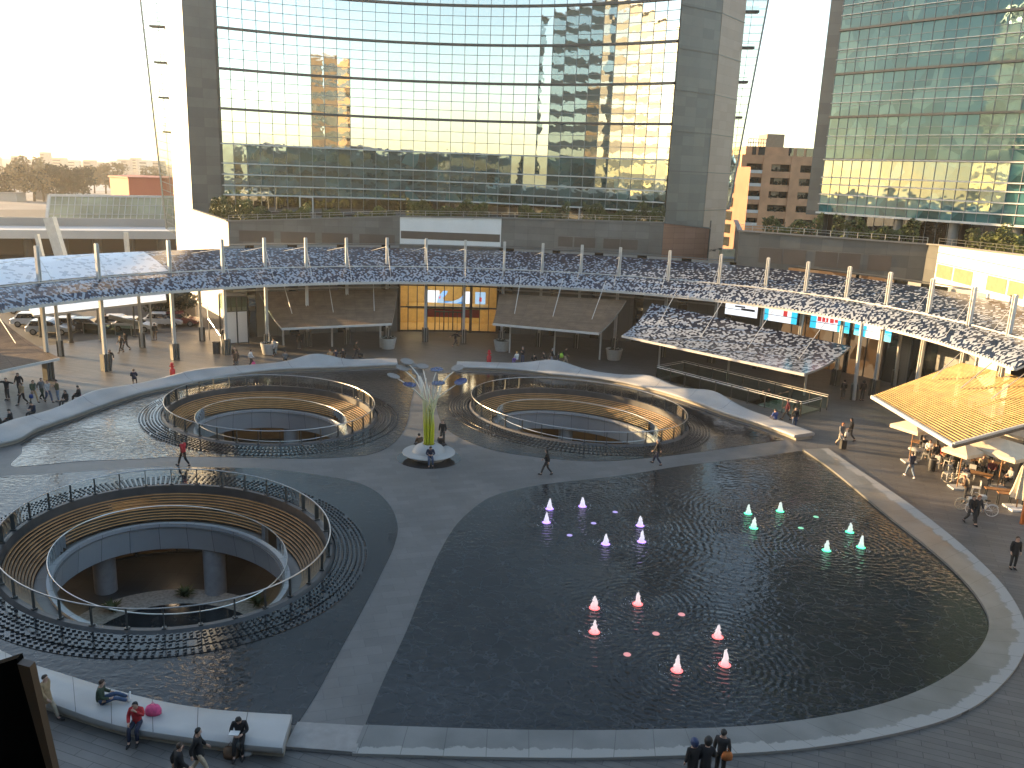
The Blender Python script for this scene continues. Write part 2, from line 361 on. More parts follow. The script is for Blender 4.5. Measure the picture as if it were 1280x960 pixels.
# ------------------------------------------------------------------ ground, pools, paths
WELLS = [('near', (-16.03, 37.13), 8.57, 7.04, math.radians(138)), ('left', (-17.64, 59.78), 8.31, 7.03, math.radians(140)), ('right', (4.95, 62.49), 8.73, 6.88, math.radians(144))]
def wring(w, f=1.0, d=0.0, n=96):
    (cx, cy), a, b, an = w[1], w[2] * f + d, w[3] * f + d, w[4]; o = []
    for k in range(n):
        t = 2 * PI * k / n - an; x = a * math.cos(t); y = b * math.sin(t); o.append((cx + x * math.cos(an) - y * math.sin(an), cy + x * math.sin(an) + y * math.cos(an)))
    return o
def px(L, z=0.0): return [gp(u, v, z) for u, v in L]
# outlines read off the survey (ground plan)
wellrings = [wring(w) for w in WELLS]
eA = gp(820, 474); eB = gp(1000, 522); eW = Vector((3.0, 2.6))
ux = Vector((eB[0] - eA[0], eB[1] - eA[1])); uxn = ux.normalized()
def epos(a, b): return (eA[0] + uxn.x * a + eW.x * b, eA[1] + uxn.y * a + eW.y * b)
EL = ux.length
esc_hole = [epos(.4, .12), epos(EL - 4.0, .12), epos(EL - 4.0, .88), epos(.4, .88)]
big = [(-1500, -600), (1500, -600), (1500, 2400), (-1500, 2400)]
plaza_c = (-4.0, 48.0)
plaza = [(plaza_c[0] + 52 * math.cos(2 * PI * k / 72), plaza_c[1] + 52 * math.sin(2 * PI * k / 72)) for k in range(72)]
g = MB(); g.slab([big, plaza], -1, 0, sides=False)
tag(g.build('ground', M['asphalt']), kind='structure')
g = MB(); g.slab([plaza] + [w[::-1] for w in wellrings] + [esc_hole[::-1]], -1, 0, sides=False)
tag(g.build('plaza_paving', M['paving']), kind='structure')
# disc outline inside kerb and benches
far = px([(25, 555), (50, 541), (100, 523), (150, 505), (205, 490), (323, 469), (410, 464.5), (497, 461), (545, 462), (570, 464), (640, 466.5), (690, 472.5), (760, 480), (815, 492), (865, 507), (902, 521), (944, 534), (983, 549)])
kin_px = [(1003, 564), (1040, 590), (1100, 640), (1180, 705), (1228, 760), (1232, 800), (1190, 845), (1100, 885), (960, 910), (800, 917), (640, 917), (455, 911)]
kout_px = [(1035, 562), (1068, 585), (1140, 634), (1210, 690), (1262, 745), (1283, 800), (1255, 855), (1180, 903), (1010, 938), (800, 949), (640, 950), (440, 945)]
kin = catmull(px(kin_px), 10); kout = catmull(px(kout_px), 10)
nb_in = px([(-90, 765), (-40, 790), (0, 811), (33, 826), (89, 844), (148, 862), (208, 876.5), (267, 885.5), (327, 890), (365, 892)], .45)
leftend = [(-32.5, 49.0), (-30.5, 40), (-26.5, 33.0)]
disc = catmull(far, 4) + kin[1:] + px([(444, 945), (357, 938)]) + nb_in[::-1][1:] + leftend[::-1][0:] 
main_pool = kin + catmull(px([(455, 911), (480, 850), (508, 790), (530, 735), (550, 690), (572, 655), (600, 630), (620, 619.6), (651, 611.5), (689, 605), (762, 597), (803, 591), (860, 582), (930, 573.6), (1003, 564)]), 6)[1:-1]
rp_low = px([(981, 550.5), (920, 559), (880, 565), (830, 571), (760, 577), (700, 575), (629, 566), (591, 555), (565, 542), (552, 529), (546, 510), (546, 490), (548, 468)])
rp_far = px([(572, 465.5), (640, 467.7), (690, 473.7), (760, 481.2), (815, 493.2), (865, 508.3), (902, 522.3), (944, 535.3)])
right_pool = catmull(rp_low, 5) + catmull(rp_far, 4)
lp_px = px([(521, 464), (517, 489), (514, 502), (509, 529), (499, 547.5), (482, 561.6), (460, 569), (439, 571.5), (381, 574), (280, 572), (212, 572), (175, 574.5), (107, 577), (50, 582), (14, 583), (27, 567), (26, 556)])
lp_far = px([(50, 542), (100, 524), (150, 506), (205, 491), (323, 470), (410, 465.5), (497, 462.2)])
left_pool = catmull(lp_px, 5) + catmull(lp_far, 4)
np_top = px([(0, 597.5), (50, 594), (112, 590), (175, 586), (235, 585), (336, 587), (430, 600), (468, 614), (489, 635), (497, 660), (492, 685), (478, 715), (455, 760), (425, 815), (395, 870), (372, 906)])
near_pool = catmull([(-29.2, 42.0)] + np_top, 5) + nb_in[::-1] + [(-25.2, 34), (-28.5, 38.5)]
JETXY = [gp(u, v, .05) for u, v in ((687, 636), (683, 653), (728, 633), (800, 657), (757, 680), (802, 677), (935, 642), (975, 639), (942, 660), (1062, 665), (1033, 688), (1076, 684), (743, 760), (797, 755), (743, 790), (897, 796), (846, 838), (906, 831))]
for nm, l, k in (('fountain_pool_water', main_pool, None), ('right_pool_water', right_pool, 2), ('left_pool_water', left_pool, 1), ('near_pool_water', near_pool, 0)):
    g = MB(); g.slab([l] + ([wring(WELLS[k])[::-1]] if k is not None else []), .03, .045)
    amp = {None: .05, 1: .09}.get(k, .028)
    wm_ = water_mat(nm, base=(.018, .02, .022), amp=amp, sc1=2.4 if k is None else 3.2, crack=1.1 if k is None else .4, rings=JETXY if k is None else ()); wm_.node_tree.nodes['Principled BSDF'].inputs['IOR'].default_value = 1.45 if k == 1 else 1.36
    tag(g.build(nm, wm_), kind='structure')
g = MB(); g.slab([disc] + [w[::-1] for w in wellrings], 0, .03)
tag(g.build('pool_path', M['path']), kind='structure')
# kerb of the fountain pool
g = MB(); d = 0; n = len(kin)
for i in range(n - 1):
    a, b, c, e = kin[i], kin[i + 1], kout[i + 1], kout[i]; L = math.dist(e, c); z = .16
    q = [(a[0], a[1], z), (e[0], e[1], z - .06), (c[0], c[1], z - .06), (b[0], b[1], z)]
    g.face(q, 0, [(d, 0), (d, 1), (d + L, 1), (d + L, 0)])
    g.face([(a[0], a[1], 0), (a[0], a[1], z), (b[0], b[1], z), (b[0], b[1], 0)], 0, [(d, 0)] * 4)
    g.face([(c[0], c[1], 0), (c[0], c[1], z - .06), (e[0], e[1], z - .06), (e[0], e[1], 0)], 0, [(d, 1)] * 4)
    d += L
tag(g.build('pool_kerb', M['kerb']), kind='structure')
# granite strip in front of path end
g = MB(); g.slab([px([(445, 944), (455, 911), (372, 906), (356, 937)])], 0, .12); tag(g.build('kerb_strip', M['white_comp'] if 0 else mat('kerb_light', (.25, .24, .23), .6)), kind='structure')
# ------------------------------------------------------------------ sculpted white benches round the rim
def bench(name, inn, out, wave, label, z0=.42):
    root = empty(name, (inn[0][0], inn[0][1], 0), label, 'bench', 'white benches round the pool rim')
    n = len(inn); mb = MB(); base = MB(); prof = []
    for i in range(n):
        a = Vector((*inn[i], 0)); o = Vector((*out[i], 0)); h = wave(i / (n - 1)); v = o - a; row = []
        for f, z in ((.04, .20), (0.0, .26), (0.0, z0 - .05), (.03, z0), (.35, z0 + .02), (.62, z0 + .04 + h * .45), (.80, z0 + .06 + h * .92), (.92, z0 + .06 + h), (1.0, z0 + h * .9), (1.01, .3 + h * .4), (.97, .2)):
            p = a + v * f; row.append((p.x, p.y, z))
        prof.append(row)
    m = len(prof[0]); V = [p for r in prof for p in r]; F = []
    for i in range(n - 1):
        for k in range(m - 1): F.append((i * m + k, (i + 1) * m + k, (i + 1) * m + k + 1, i * m + k + 1))
    F.append(tuple(range(m))); F.append(tuple((n - 1) * m + k for k in range(m))[::-1])
    mb.mesh(V, F); s = mb.build('seat', M['white_comp'], root); smooth_by_angle(s, .9)
    jt = MB(); step = max(4, n // 9)
    for i in range(step, n - 2, step):
        V = [Vector(q) for q in prof[i][2:9]]; dv_ = (Vector(prof[i + 1][5]) - Vector(prof[i][5])).normalized() * .012
        for x1, x2 in zip(V[:-1], V[1:]): up_ = Vector((0, 0, .003)); jt.face([x1 - dv_ + up_, x1 + dv_ + up_, x2 + dv_ + up_, x2 - dv_ + up_])
        o_ = jt.build('joint', M['dark_stone'], root); jt = MB()
    bb = MB(); L1 = [lerp(a, o, .1) for a, o in zip(inn, out)]; L2 = [lerp(a, o, .9) for a, o in zip(inn, out)]
    bb.slab([L1 + L2[::-1]], 0, .25); bb.build('plinth', M['kerb_b'], root)
    return root
M['kerb_b'] = mat('bench_plinth_stone', (.3, .27, .22), .6)
def even(P, n):
    D = [0]
    for a, b in zip(P[:-1], P[1:]): D.append(D[-1] + math.dist(a, b))
    o = []; j = 0
    for k in range(n):
        t = D[-1] * k / (n - 1)
        while j < len(P) - 2 and D[j + 1] < t: j += 1
        o.append(lerp(P[j], P[j + 1], min(1, (t - D[j]) / max(1e-9, D[j + 1] - D[j]))))
    return o
def offset_out(P, c, d): return [tuple(Vector(p) + (Vector(p) - Vector(c)).normalized() * d) for p in P]
CN = (-5, 47)
def hump(*hs):
    def f(t):
        z = 0
        for c, w, h in hs: z += h * math.exp(-((t - c) / w) ** 2)
        return z
    return f
fl = even(catmull([(-33.0, 46), (-32.3, 49.3)] + px([(25, 554), (50, 540), (100, 522), (150, 504), (205, 489), (323, 468), (410, 463.5), (497, 460)]), 8), 110)
bench('rim_bench', fl, offset_out(fl, CN, 1.9), hump((.12, .1, .5), (.36, .07, .45), (.58, .08, .35), (.83, .05, .75), (.95, .04, .1)), 'long white wavy bench along the far left rim of the pools')
fr_ = even(catmull(px([(570, 463), (640, 465.5), (690, 471.5), (760, 479), (815, 491), (865, 506), (902, 520), (944, 533), (980, 546), (992, 551)]), 8), 100)
bench('rim_bench', fr_, offset_out(fr_, CN, 1.9), hump((.26, .07, .75), (.52, .06, .5), (.72, .08, .65)), 'white wavy bench curving along the far right rim beside the glass escalator railing')
nb_o = px([(-95, 820), (-30, 845), (10, 860), (59, 878), (119, 899), (166, 911), (237, 922), (297, 930), (353, 935)], .45)
nbi = even(catmull(nb_in, 6), 70); nbo = even(catmull(nb_o, 6), 70)
bench('rim_bench', nbi, nbo, hump((.05, .3, .22)), 'low white bench at the near left rim with people sitting on it', z0=.45)
# ------------------------------------------------------------------ light wells
def band(mb, A, B, za, zb, mi=0, flip=False, uvs=1.0):
    n = len(A); d = 0
    for k in range(n):
        l = (k + 1) % n; L = math.dist(A[k], A[l])
        q = [(*A[k], za), (*A[l], za), (*B[l], zb), (*B[k], zb)]; uv = [(d, za), (d + L, za), (d + L, zb), (d, zb)]; d += L
        if flip: q = q[::-1]; uv = uv[::-1]
        mb.face(q, mi, uv)
M['casc'] = mat('wet_cascade_stone', (.028, .03, .033), .12, scale=2, var=.3)
M['well_floor'] = stone_tiles('well_floor', (.05, .05, .05), (.07, .07, .07), 1.2, 1.2, .4, offset=0)
M['amber_wall'] = mat('amber_lit_wall', (.16, .115, .065), .5, scale=.5, var=.3)
M['lamp_amber'] = emit('amber_lamp', (1.0, .72, .45), 2.6)
M['gravel'] = mat('pale_gravel', (.42, .36, .3), .9, scale=6, var=.3)
for wi, w in enumerate(WELLS):
    c = w[1]; lab = ['nearest', 'far left', 'far right'][wi]
    root = empty('light_well', (c[0], c[1], 0), ['sunken oval light well nearest the camera with planted floor below', 'sunken oval light well left of the steel flower, sunlit water beside it', 'sunken oval light well right of the steel flower'][wi], 'light well', 'oval light wells in the pools')
    W = lambda f=1.0, d=0.0: wring(w, f, d, 120)
    mb = MB(); band(mb, W(1, 0), W(1, -.22), .22, .22); band(mb, W(1, .18), W(1, 0), .03, .22); band(mb, W(1, -.22), W(1, -.26), .22, -.4); mb.build('rim', M['dark_stone'], root)
    # cascade: three shallow steps covered in small blocks round the rim
    mb = MB()
    for j, (r0, r1, z) in enumerate(((.2, .68, .14), (.7, 1.18, .105), (1.2, 1.7, .07))): band(mb, W(1, r1), W(1, r0), z, z); band(mb, W(1, r1), W(1, r1 - .02), z - .06, z)
    for j in range(7):
        ring = wring(w, 1, .3 + j * .215, 200)
        for k in range(200):
            if R.random() < .05: continue
            a = ring[k]; b = ring[(k + 1) % 200]; an = math.atan2(b[1] - a[1], b[0] - a[0])
            mb.box((a[0], a[1], [.14, .14, .105, .105, .105, .07, .07][j] + .03), (.13, .07, .055), an + .5)
    mb.build('cascade', M['casc'], root)
    # stepped timber slats with light strips
    sl = MB(); led = MB(); back = MB()
    for j in range(10):
        f = -.30 - j * .118; z = -.22 - j * .113
        band(sl, W(1, f), W(1, f - .085), z, z); band(sl, W(1, f - .085), W(1, f - .085), z, z - .045, flip=False); band(sl, W(1, f), W(1, f), z - .045, z)
        band(led, W(1, f - .086), W(1, f - .086), z - .012, z - .03)
        band(back, W(1, f - .02), W(1, f - .03), z - .02, z - .113)
    sl.build('timber_slats', M['slat_dark'], root); led.build('light_strips', M['led_warm'], root); back.build('backing', M['dark_stone'], root)
    mb = MB(); band(mb, W(1, -1.45), W(1, -2.35), -1.42, -1.42); mb.build('walkway', M['path'], root)
    k1, k2 = W(1, -1.98), W(1, -2.22)
    mb = MB(); band(mb, k1, k2, -1.25, -1.25); band(mb, k1, k1, -1.42, -1.25); band(mb, k2, k2, -1.25, -1.5); mb.build('inner_kerb', M['drum_panel'], root)
    mb = MB(); gl = W(1, -2.1); band(mb, gl, gl, -1.25, -.25); mb.build('inner_glass', M['glass'], root)
    mb = MB(); mb.tube([(*p, -.25) for p in gl], .025, 6, closed=True); mb.build('inner_handrail', M['steel'], root)
    mb = MB(); band(mb, W(1, -2.24), W(.99, -1.95), -1.45, -2.8); mb.build('drum_panels', M['drum_panel'], root)
    zf = -5.7
    mb = MB(); mb.slab([W(1, 4)], zf - .1, zf, sides=False); mb.build('lower_floor', M['well_floor'], root)
    mb = MB(); mb.slab([W(1, 4), W(.99, -1.93)[::-1]], -2.86, -2.82, sides=False); band(mb, W(.99, -1.95), W(1, 4), -2.82, -2.86); mb.build('lower_ceiling', M['dark_stone'], root)
    mb = MB(); band(mb, W(1, 3.8), W(1, 3.8), zf, -2.8, flip=True); mb.build('lower_wall', M['amber_wall'], root)
    mb = MB(); fr_pts = wring(w, 1, 3.7, 30)
    for k in range(30):
        p, p2 = fr_pts[k], fr_pts[(k + 1) % 30]; mb.bar((*p, zf), (*p, -2.85), .12)
        for zz in (zf + .1, zf + 1.9): mb.bar((*p, zz), (*p2, zz), .1)
    mb.build('lower_frame', M['steel_dark'], root)
    for k in range(10):
        p = wring(w, 1, 2.2, 10)[k]; mb = MB(); mb.box((p[0], p[1], -2.95), (.9, .5, .08), k); mb.build('ceiling_lamp', M['lamp_amber'], root)
    ro_ = wring(w, 1, -.7, 8)
    for (cu, cv) in ((133, 738), (270, 740)):
        q0_ = gp(cu, cv, zf); p = (q0_[0] - WELLS[0][1][0] + c[0], q0_[1] - WELLS[0][1][1] + c[1]); mb = MB(); mb.lathe([(.6, zf), (.6, -2.83)], (p[0], p[1], 0), 20, cap=False); smooth_by_angle(mb.build('column', mat('well_column', (.3, .31, .33), .4), root))
    # planted gravel ring below, with a few low plants
    mb = MB(); mb.slab([W(.99, -1.2), wring(w, .63, 0, 120)[::-1]], zf, zf + .06, sides=False); mb.build('gravel_bed', M['gravel'], root)
    mb = MB(); mb.slab([wring(w, .62, 0, 60)], zf, zf + .1); mb.build('lower_pool', M['casc'], root)
    for k in range(8):
        p = wring(w, .7 + .08 * R.random(), 0, 60)[(k * 7 + 3) % 60]; mb = MB()
        for q in range(60):
            a = R.uniform(0, 2 * PI); l = R.uniform(.3, .8); s = Vector((p[0], p[1], zf + .06)); e = s + Vector((math.cos(a) * l, math.sin(a) * l, R.uniform(.2, .6)))
            t = Vector((-math.sin(a), math.cos(a), 0)) * .06; mid = (s + e) / 2 + Vector((0, 0, .12)); mb.face([s, mid - t, e, mid + t])
        mb.build('floor_plant', M['leaf'], root)
    # glass balustrade round the top: a thing of its own standing on the rim
    bal = empty('glass_balustrade', (c[0], c[1], 0), ['oval glass balustrade around the nearest light well', 'oval glass balustrade around the well left of the steel flower', 'oval glass balustrade around the well right of the steel flower'][wi], 'balustrade', 'oval glass balustrades')
    rl = W(1, -.06); mb = MB(); band(mb, rl, rl, .3, 1.08); mb.build('glass_panels', M['glass'], bal)
    mb = MB(); mb.tube([(*p, 1.12) for p in rl], .032, 8, closed=True); mb.build('handrail', mat('handrail_steel', (.38, .38, .38), .38, metal=1), bal)
    np_ = 34; pr_ = wring(w, 1, -.10, np_)
    for k in range(np_):
        a = pr_[k]; b = pr_[(k + 1) % np_]; an = math.atan2(b[1] - a[1], b[0] - a[0]); mb = MB(); mb.box((a[0], a[1], .64), (.035, .11, .9), an); mb.box((a[0], a[1], .26), (.16, .2, .06), an); mb.build('post', M['steel_dark'], bal)
# ------------------------------------------------------------------ ring canopy, masts, awnings
mast_px = [(-12, 311), (45, 307), (120, 304), (210, 300), (277, 299), (330, 297), (382, 297), (433, 297), (484, 297), (533, 298), (582, 300), (631, 302), (679, 304), (728, 306), (776, 309), (838, 313), (902, 317.5), (961, 322), (1011, 327), (1063, 333), (1114, 340), (1167, 348), (1219, 358), (1270, 368), (1322, 380)]
ZM = 10.9
mast_xy = [gp(u, v, ZM) for u, v in mast_px]
rc = (-2.0, 50.2)
def pol(p): return math.atan2(p[1] - rc[1], p[0] - rc[0]), math.hypot(p[0] - rc[0], p[1] - rc[1])
pm = [pol(p) for p in mast_xy]
# smooth the radius along the ring
rs = [r for _, r in pm]
for _ in range(6): rs = [rs[0]] + [(rs[i - 1] + 2 * rs[i] + rs[i + 1]) / 4 for i in range(1, len(rs) - 1)] + [rs[-1]]
ang = [a for a, _ in pm]
RT = sorted(zip(ang, rs))
RT = [(RT[0][0] - 1.2, RT[0][1])] + RT + [(RT[-1][0] + .9, RT[-1][1])]
def rad(a):
    for (a0, r0), (a1, r1) in zip(RT[:-1], RT[1:]):
        if a0 <= a <= a1: t = (a - a0) / (a1 - a0); return r0 + (r1 - r0) * t
    return RT[0][1] if a < RT[0][0] else RT[-1][1]
def rp(a, d): r = rad(a) + d; return (rc[0] + r * math.cos(a), rc[1] + r * math.sin(a))
ORD = ['first', 'second', 'third', 'fourth', 'fifth', 'sixth', 'seventh', 'eighth', 'ninth', 'tenth', 'eleventh', 'twelfth', 'thirteenth', 'fourteenth']
def nth(i, n, what):
    return f'{what}, {ORD[i]} from the left edge of the photo' if i < 12 else f'{what}, {ORD[n - 1 - i]} from the right edge of the photo'
vis = range(len(mast_px))
nm_ = len(mast_px)
M['mast_base'] = mat('mast_base_cover', (.075, .078, .07), .45, scale=2, var=.2)
for i, (x, y) in enumerate(mast_xy):
    if i in (0, nm_ - 1): continue
    a = ang[i]; x, y = rp(a, 0) if abs(pm[i][1] - rad(a)) > 1.0 else (x, y)
    root = empty('canopy_mast', (x, y, 0), nth(i - 1, nm_ - 2, 'slim white steel mast through the printed canopy'), 'mast', 'white masts along the canopy')
    mb = MB(); w = .17
    mb.box((x, y, ZM / 2), (.11, .25, ZM), a); mb.box((x + .1 * math.cos(a + PI / 2), y + .1 * math.sin(a + PI / 2), ZM / 2), (.3, .06, ZM - .1), a); mb.box((x - .1 * math.cos(a + PI / 2), y - .1 * math.sin(a + PI / 2), ZM / 2), (.3, .06, ZM - .1), a)
    mb.build('shaft', M['steel_white'], root)
    mb = MB(); mb.box((x, y, .75), (.62, .16, 1.5), a)
    mb.box((x + .26 * math.cos(a + PI / 2), y + .26 * math.sin(a + PI / 2), .75), (.6, .12, 1.5), a); mb.box((x - .26 * math.cos(a + PI / 2), y - .26 * math.sin(a + PI / 2), .75), (.6, .12, 1.5), a); mb.build('base_cover', M['mast_base'], root)
    mb = MB(); q = rp(a, -2.4); mb.tube([(x, y, 10.2), (q[0], q[1], 7.0)], .02, 5); q = rp(a + .03, 3.6); mb.tube([(x, y, 10.0), (q[0], q[1], 9.25)], .02, 5); mb.build('stay_rod', M['steel_white'], root)
# roof
a0, a1 = min(ang) - .02, max(ang) + .05
sections = [(-2.75, 6.75), (-2.0, 7.25), (-.9, 7.75), (0, 8.0), (.08, 8.12), (1.8, 8.65), (3.6, 9.15), (5.0, 9.45)]
canopy = empty('ring_canopy', (rc[0], rc[1] + 37, 0), 'long curved canopy of printed navy and white glass round the square', 'canopy')
NSEG = 150
def roof_strip(mb, aa, ab, n, secs):
    for k in range(n):
        p = aa + (ab - aa) * k / n; q = aa + (ab - aa) * (k + 1) / n
        for (d0, z0), (d1, z1) in zip(secs[:-1], secs[1:]):
            v0 = d0 - secs[0][0]; v1 = d1 - secs[0][0]; u0 = p * 40; u1 = q * 40
            mb.face([(*rp(q, d0), z0), (*rp(p, d0), z0), (*rp(p, d1), z1), (*rp(q, d1), z1)], 0, [(u1, v0), (u0, v0), (u0, v1), (u1, v1)])
            mb.face([(*rp(q, d0), z0 - .06), (*rp(q, d1), z1 - .06), (*rp(p, d1), z1 - .06), (*rp(p, d0), z0 - .06)], 1)
aL = ang[3] - .02   # west of here the rear glass is coloured pale for the sky's reflection
order = sorted(ang)
bays = [a0] + order[1:-1] + [a1]
M['soffit'] = mat('canopy_soffit', (.2, .2, .19), .6)
for p, q in zip(bays[:-1], bays[1:]):
    mb = MB(); n = max(3, int((q - p) / .03))
    left = (p + q) / 2 > aL
    if left:
        roof_strip(mb, p, q, n, sections[:4]); mb.build('roof_bay', [M['frit'], M['soffit']], canopy)
        mb = MB(); roof_strip(mb, p, q, n, sections[4:]); mb.build('rear_glass_bay', [M['frit_white'], M['soffit']], canopy)
    else:
        roof_strip(mb, p, q, n, sections); mb.build('roof_bay', [M['frit'], M['soffit']], canopy)
A = [a0 + (a1 - a0) * k / NSEG for k in range(NSEG + 1)]
for d, z, w, h in ((-2.78, 6.66, .14, .2), (-.05, 7.98, .1, .16)):
    mb = MB()
    for p, q in zip(A[:-1], A[1:]): mb.bar((*rp(p, d), z), (*rp(q, d), z), w, h)
    mb.build('edge_beam', M['steel_white'], canopy)
mb = MB()
for k in range(NSEG * 4):
    p = a0 + (a1 - a0) * k / (NSEG * 4)
    if k % 2 == 0: mb.bar((*rp(p, -2.9), 6.8), (*rp(p + .0042, -2.9), 6.8), .05, .12)
mb.build('edge_lights', M['steel_white'], canopy)
mb = MB()
for p in A[::2]:
    mb.bar((*rp(p, -2.7), 6.62), (*rp(p, -.1), 7.88), .06, .14); mb.bar((*rp(p, .1), 7.98), (*rp(p, 4.9), 9.3), .06, .16)
mb.build('ribs', M['steel_white'], canopy)
# awnings: corners back-left, back-right, front-right, front-left
def awning(name, label, bl, br, fr, fl, top, struts=3, thick=.18, gutter='steel_white', sub=None):
    bl, br, fr, fl = map(Vector, (bl, br, fr, fl)); c = (bl + br + fr + fl) / 4
    root = empty(name, (c.x, c.y, 0), label, 'awning'); W_ = (fl - bl).length; Lh = (br - bl).length; mb = MB(); n = 12; m = 8; dz = Vector((0, 0, thick))
    P = lambda s, t: (bl.lerp(br, s)).lerp(fl.lerp(fr, s), t) + Vector((0, 0, -.35 * math.sin(PI * t)))
    for i in range(n):
        for j in range(m):
            s0, s1, t0, t1 = i / n, (i + 1) / n, j / m, (j + 1) / m; q = [P(s0, t1), P(s1, t1), P(s1, t0), P(s0, t0)]
            mb.face(q, 0, [(s0 * Lh, (1 - t1) * W_), (s1 * Lh, (1 - t1) * W_), (s1 * Lh, (1 - t0) * W_), (s0 * Lh, (1 - t0) * W_)])
            mb.face([x - dz for x in q][::-1], 1)
    for E_ in ([P(i / n, 0) for i in range(n + 1)][::-1], [P(0, j / m) for j in range(m + 1)], [P(1, j / m) for j in range(m + 1)][::-1], [P(i / n, 1) for i in range(n + 1)]):
        for x, y in zip(E_[:-1], E_[1:]): mb.face([x - dz, y - dz, y, x], 1)
    mb.build('roof', [top, M['soffit']], root)
    mb = MB(); mb.bar(fl + Vector((0, 0, -.1)), fr + Vector((0, 0, -.1)), .22, .2); mb.build('gutter', M[gutter], root)
    for k in range(struts):
        s = (k + .5) / struts; a = P(s, 0); b = P(s, .55); mb = MB(); up = a + (bl - fl).normalized() * .5 + Vector((0, 0, 1.6)); mb.tube([up, b + Vector((0, 0, .05))], .035, 6); mb.build('tie_rod', M['steel_white'], root)
    # carrying posts under the front
    for s in (.12, .5, .88):
        b = P(s, .35); mb = MB(); mb.box((b.x, b.y, b.z / 2 - .1), (.16, .16, b.z - .3)); mb.build('post', M['steel_white'], root)
    return root
awning('plank_awning', 'brown timber awning left of the lit entrance', at(324, 365, 86.0), at(497, 361, 87.0), at(490, 404, 81.0), at(352, 410, 79.5), M['plank'])
awning('plank_awning', 'brown timber awning right of the lit entrance', at(624, 367, 87.0), at(783, 375, 85.0), at(749, 416, 78.5), at(616, 404, 81.0), M['plank'])
awning('printed_awning', 'steep navy and white printed glass awning below the advertising screens', at(815, 379, 84), at(1064, 433, 73), at(1006, 467, 64.5), at(778, 419, 78), M['frit2'], struts=4)
awning('plank_awning', 'brown timber awning cut by the left edge of the photo', at(-60, 405, 72), at(-8, 392, 73.0), at(74, 447, 66.0), at(-70, 478, 61.0), M['plank'])
# left: lower glass awning with cream beam
awning('glass_awning', 'pale glass awning with cream front beam above the parked cars', at(25, 358, 84), at(205, 347, 87), at(208, 375, 80.5), at(42, 394, 76.5), M['frit_white'])
# right timber slat roof, gaps between the slats
root = empty('slat_roof', (31, 56, 0), 'golden timber slat roof over the cafe terrace on the right', 'awning')
B0, B1, F0, F1 = map(Vector, (at(1203, 453, 63.5), at(1420, 505, 52), at(1192, 556, 47.5), at(1090, 495, 56.5)))
B1 = Vector(at(1400, 500, 54)); F1_ = F1; F0_ = F0
root.location = (B0.x, B0.y, 0)
# slats run from the left edge (F1..B0) to the right edge (F0..B1)
mb = MB(); ns = 46
for k in range(ns):
    t = (k + .2) / ns; a = F1.lerp(B0, t); b = F0.lerp(B1, t)
    mb.bar(a, b, .11, .05)
mb.build('slats', M['slat'], root)
mb = MB()
for k in range(6):
    s = k / 5; a = F1.lerp(F0, s) - Vector((0, 0, .12)); b = B0.lerp(B1, s) - Vector((0, 0, .12)); mb.bar(a, b, .12, .2)
mb.build('rafters', mat('rafter', (.12, .1, .08), .6), root)
mb = MB(); mb.bar(F1 - Vector((0, 0, .05)), F0 - Vector((0, 0, .05)), .2, .22); mb.bar(F0, B1, .12, .26); mb.build('gutter', M['steel_white'], root)
for k in range(4):
    s = (k + .3) / 4; a = B0.lerp(B1, s); b = F1.lerp(F0, s).lerp(a, .55); mb = MB(); mb.tube([a + Vector((.3, .3, 2.2)), b + Vector((0, 0, .06))], .035, 6); mb.build('tie_rod', M['steel_white'], root)
for s, t in ((.1, .5), (.5, .5), (.92, .5), (.3, .95)):
    b = F1.lerp(F0, s).lerp(B0.lerp(B1, s), t); mb = MB(); mb.box((b.x, b.y, b.z / 2 - .15), (.16, .16, b.z - .3)); mb.build('post', M['steel_dark'], root)
# leaning inner columns on the left and right
cols = [((63, 392), (76, 445), 'cream leaning column nearest the left timber awning'), ((169, 382), (178, 434), 'cream leaning column behind the two people walking away'), ((244, 355), (253, 426), 'cream leaning column beside the stair flank wall'), ((1060, 425), (1067, 500), 'leaning white column in front of the brown lit shop on the right'), ((1110, 418), (1118, 482), 'leaning white column at the right end of the advertising screens')]
for (tu, tv), (bu, bv), lab in cols:
    b = gp(bu, bv); rr = math.hypot(b[0] - rc[0], b[1] - rc[1]); t = None
    best = None
    for k in range(400):
        d = b[1] * (.85 + k * .001); q = at(tu, tv, d); e = abs(q[2] - 7.0)
        if best is None or e < best[0]: best = (e, q)
    t = best[1]; root = empty('leaning_column', (b[0], b[1], 0), lab, 'column', 'leaning columns under the canopy')
    if math.hypot(t[0] - b[0], t[1] - b[1]) > 3.0:
        v = Vector((t[0] - b[0], t[1] - b[1])).normalized() * 2.0; t = (b[0] + v.x, b[1] + v.y, 7.0)
    mb = MB(); mb.tube([(b[0], b[1], 0), t], [.17, .14], 10); smooth_by_angle(mb.build('shaft', M['steel_white'], root))
    mb = MB(); m2 = lerp((b[0], b[1], 0), t, .22)
    for s in (-.22, .22): mb.bar((b[0] + s, b[1] + .05, 0), (m2[0] + s, m2[1] + .05, m2[2]), .18, .36)
    mb.build('base_cover', M['mast_base'], root)
